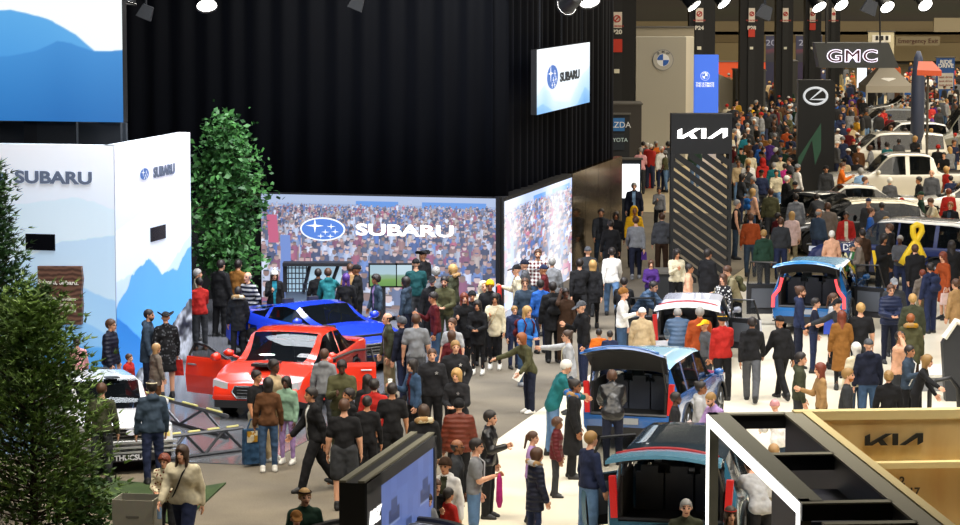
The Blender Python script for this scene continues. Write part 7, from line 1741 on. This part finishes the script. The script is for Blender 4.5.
# ---------------------------------------------------------------- the far crowd: countable visitors, then the mass beyond
rr = random.Random(21)
TOPC = [('black', 9), ('charcoal', 6), ('navy', 6), ('dgrey', 4), ('grey', 3), ('red', 2.2), ('maroon', 1.6), ('white', 2.2), ('cream', 2), ('beige', 1.6), ('olive', 2), ('dgreen', 1.6), ('blue', 1.5), ('teal', .9), ('purple', .8), ('rorange', 1.3), ('orange', .8), ('yellow', .5), ('pink', .9), ('mustard', .8), ('brown', 1.6), ('sky', .8), ('camel', 1.2)]
WORD = dict(dgrey='dark grey', dgreen='dark green', rorange='rust orange', sky='sky blue', dhair='black', bhair='brown', ghair='grey', dbrown='dark brown', ldenim='light', denim='blue denim', dnavy='dark navy')
KW = dict(tee='T-shirt', sweater='sweater', hoodie='hoodie', jacket='jacket', coat='coat')
def wpick(): 
    s_ = sum(w for _, w in TOPC); u_ = rr.random() * s_
    for c_, w in TOPC:
        u_ -= w
        if u_ < 0: return c_
ZONES = [  # region in pixels (crown), count, wording
 (732, 764, 100, 176, 26, 'right of the lattice tower'), (764, 797, 84, 175, 32, 'left of the oval L tower'), (836, 862, 74, 160, 26, 'right of the oval L tower'),
 (862, 912, 84, 128, 10, 'under the grey tent'), (912, 958, 84, 108, 12, 'below the canopy'), (865, 958, 118, 166, 12, 'among pale cars'),
 (640, 668, 138, 150, 7, 'below the roundel wall'), (860, 905, 190, 236, 5, 'behind the navy wrapped car'), (722, 760, 96, 125, 7, 'by the white slope')]
used = set(); FARN = 0
occ = [(float(l.split('|')[0]), float(l.split('|')[1])) for l in ROWS.strip().split('\n')]
def blocked(p):
    for o_ in FOOT:
        if abs(p.x - o_[0]) < o_[2] and abs(p.y - o_[1]) < o_[3]: return True
    return False
FOOT = [(o.location.x, o.location.y, 3.0, 1.5) for o in COL.objects if o.get('category') in ('car', 'truck', 'van') and o.location.y > 70]
FOOT += [(o.location.x, o.location.y, 1.2, 1.2) for o in COL.objects if o.get('category') in ('sign tower', 'totem', 'pillar', 'casing', 'display wall', 'tent leg') and o.location.y > 70]
for (x0, x1, y0, y1, n_, wd) in ZONES:
    made = 0; tries = 0
    while made < n_ and tries < 900:
        tries += 1
        x = x0 + (x1 - x0) * rr.random(); y = y0 + (y1 - y0) * rr.random() ** .8; h = rr.choice((1.62, 1.68, 1.72, 1.78, 1.82))
        p = G(x, y, h)
        if blocked(p): continue
        sc_ = F / p.y
        if any(abs(x - a) < .34 * sc_ and abs(y - c_) < .16 * sc_ for a, c_ in occ): continue
        occ.append((x, y))
        kd = rr.choice(('jacket', 'jacket', 'sweater', 'coat', 'hoodie', 'tee')); tc_ = wpick()
        bt_ = rr.choice(('jeans denim', 'jeans navy', 'trousers black', 'trousers charcoal', 'trousers khaki', 'jeans ldenim'))
        hr_ = rr.choice(('short dhair', 'short bhair', 'short dhair', 'short dblond', 'bob bhair', 'bob blond', 'bob dhair', 'short ghair', 'short whair', 'beanie black', 'beanie red', 'cap navy', 'cap black', 'beanie grey', 'cap white', 'curly dhair'))
        hs_, hc_ = hr_.split(); fc = rr.choice((0, 30, 70, 110, 160, 180, 180, 200, 250, 290, 330))
        hw_ = {'dblond': 'sandy', 'whair': 'white', 'bhair': 'brown', 'dhair': 'black', 'ghair': 'grey', 'blond': 'blond'}.get(hc_, hc_)
        hd = (hw_ + ' knit hat') if hs_ == 'beanie' else (hw_ + ' cap') if hs_ == 'cap' else ({'bob': 'chin-length ', 'short': 'short ', 'curly': 'curly '}[hs_] + hw_ + ' hair')
        bw = {'jeans denim': 'blue jeans', 'jeans navy': 'dark jeans', 'trousers black': 'black trousers', 'trousers charcoal': 'charcoal trousers', 'trousers khaki': 'khaki trousers', 'jeans ldenim': 'pale jeans'}[bt_]
        lb = '%s %s, %s, %s, %s' % (WORD.get(tc_, tc_), KW[kd], bw, hd, wd)
        if lb in used: continue
        used.add(lb)
        person(x, y, h, fc, rr.choice(('stand', 'walk', 'one', 'relax', 'clasp')), kd + ' ' + tc_, bt_, hr_, rr.choice('llmtd'), 'person in ' + lb, 1.1, False, '', .045, 'visitors in the far hall', at=None)
        made += 1; FARN += 1
# the mass of the farthest visitors: one object
def mass():
    R_ = np.random.default_rng(5); V0 = []; Q0 = []; part = []
    J = skeleton('stand', 1.1)
    sets = [(torso(J, 1.1, .03) + arms(J, .03, 1.1), 0), (legs(J, .02, 1.1, .01), 1), ([cap(J['hc'] + [0, .0, -.02], J['hc'] + [0, -.02, -.06], .085, .06)], 2), ([cap(J['hc'] + [0, .02, .03], J['hc'] + [0, .03, .02], .095, .09)], 3)]
    off = 0
    for pr, k_ in sets:
        lo, hi = bounds(pr); V, Q = nets(field(grid(lo, hi, .085 if k_ < 2 else .06), pr), lo, .085 if k_ < 2 else .06)
        V0.append(V); Q0.append(Q + off); part += [k_] * len(V); off += len(V)
    V0 = np.concatenate(V0); Q0 = np.concatenate(Q0); part = np.array(part)
    Vs, Qs, Cs = [], [], []
    pal = [lin(CN[c_]) for c_, w in TOPC for _ in range(int(w * 2))]; bots = [lin(CN[c_]) for c_ in ('denim', 'navy', 'black', 'charcoal', 'khaki', 'ldenim')]; hairs = [lin(CN[c_]) for c_ in ('dhair', 'dhair', 'bhair', 'dblond', 'blond', 'ghair', 'black', 'red', 'whair')]
    n_ = 0; pts = []
    reg = [(718, 960, 62, 86, 210), (740, 862, 80, 112, 95), (905, 960, 70, 100, 40), (640, 700, 140, 146, 8), (862, 960, 100, 135, 26)]
    for x0, x1, y0, y1, m_ in reg:
        for _ in range(m_):
            x = x0 + (x1 - x0) * rr.random(); y = y0 + (y1 - y0) * rr.random(); p = G(x, y, 1.7)
            if p.y > 232 or blocked(p): continue
            if any((p.x - a) ** 2 + (p.y - c_) ** 2 < .36 for a, c_ in pts): continue
            pts.append((p.x, p.y)); a = rr.random() * 2 * PI; s_ = .92 + .12 * rr.random(); c_, sn = math.cos(a), math.sin(a)
            M = np.array([[c_, -sn, 0], [sn, c_, 0], [0, 0, 1]]) * s_; Vs.append(V0 @ M.T + [p.x, p.y, -J['low'] * s_]); Qs.append(Q0 + n_ * len(V0))
            cl = [rr.choice(pal), rr.choice(bots), lin(SKIN[rr.choice('llmtd')]), rr.choice(hairs)]; Cs.append(np.array(cl)[part]); n_ += 1
    me = pymesh('crowd', np.concatenate(Vs), np.concatenate(Qs), True); ca = me.color_attributes.new('clothes', 'FLOAT_COLOR', 'POINT')
    C = np.concatenate(Cs); ca.data.foreach_set('color', np.concatenate([C, np.ones((len(C), 1))], 1).astype(np.float32).ravel())
    m, nt, bs = newmat('crowd_clothes'); a = nt.nodes.new('ShaderNodeVertexColor'); a.layer_name = 'clothes'; nt.links.new(a.outputs[0], bs.inputs['Base Color']); bs.inputs['Roughness'].default_value = .85
    o = link('crowd', me, None, [m]); tag(o, 'dense crowd of tiny visitors filling the far end of the hall', 'crowd', kind='stuff'); return n_
print('near', NP_, 'far', FARN, 'mass', mass())
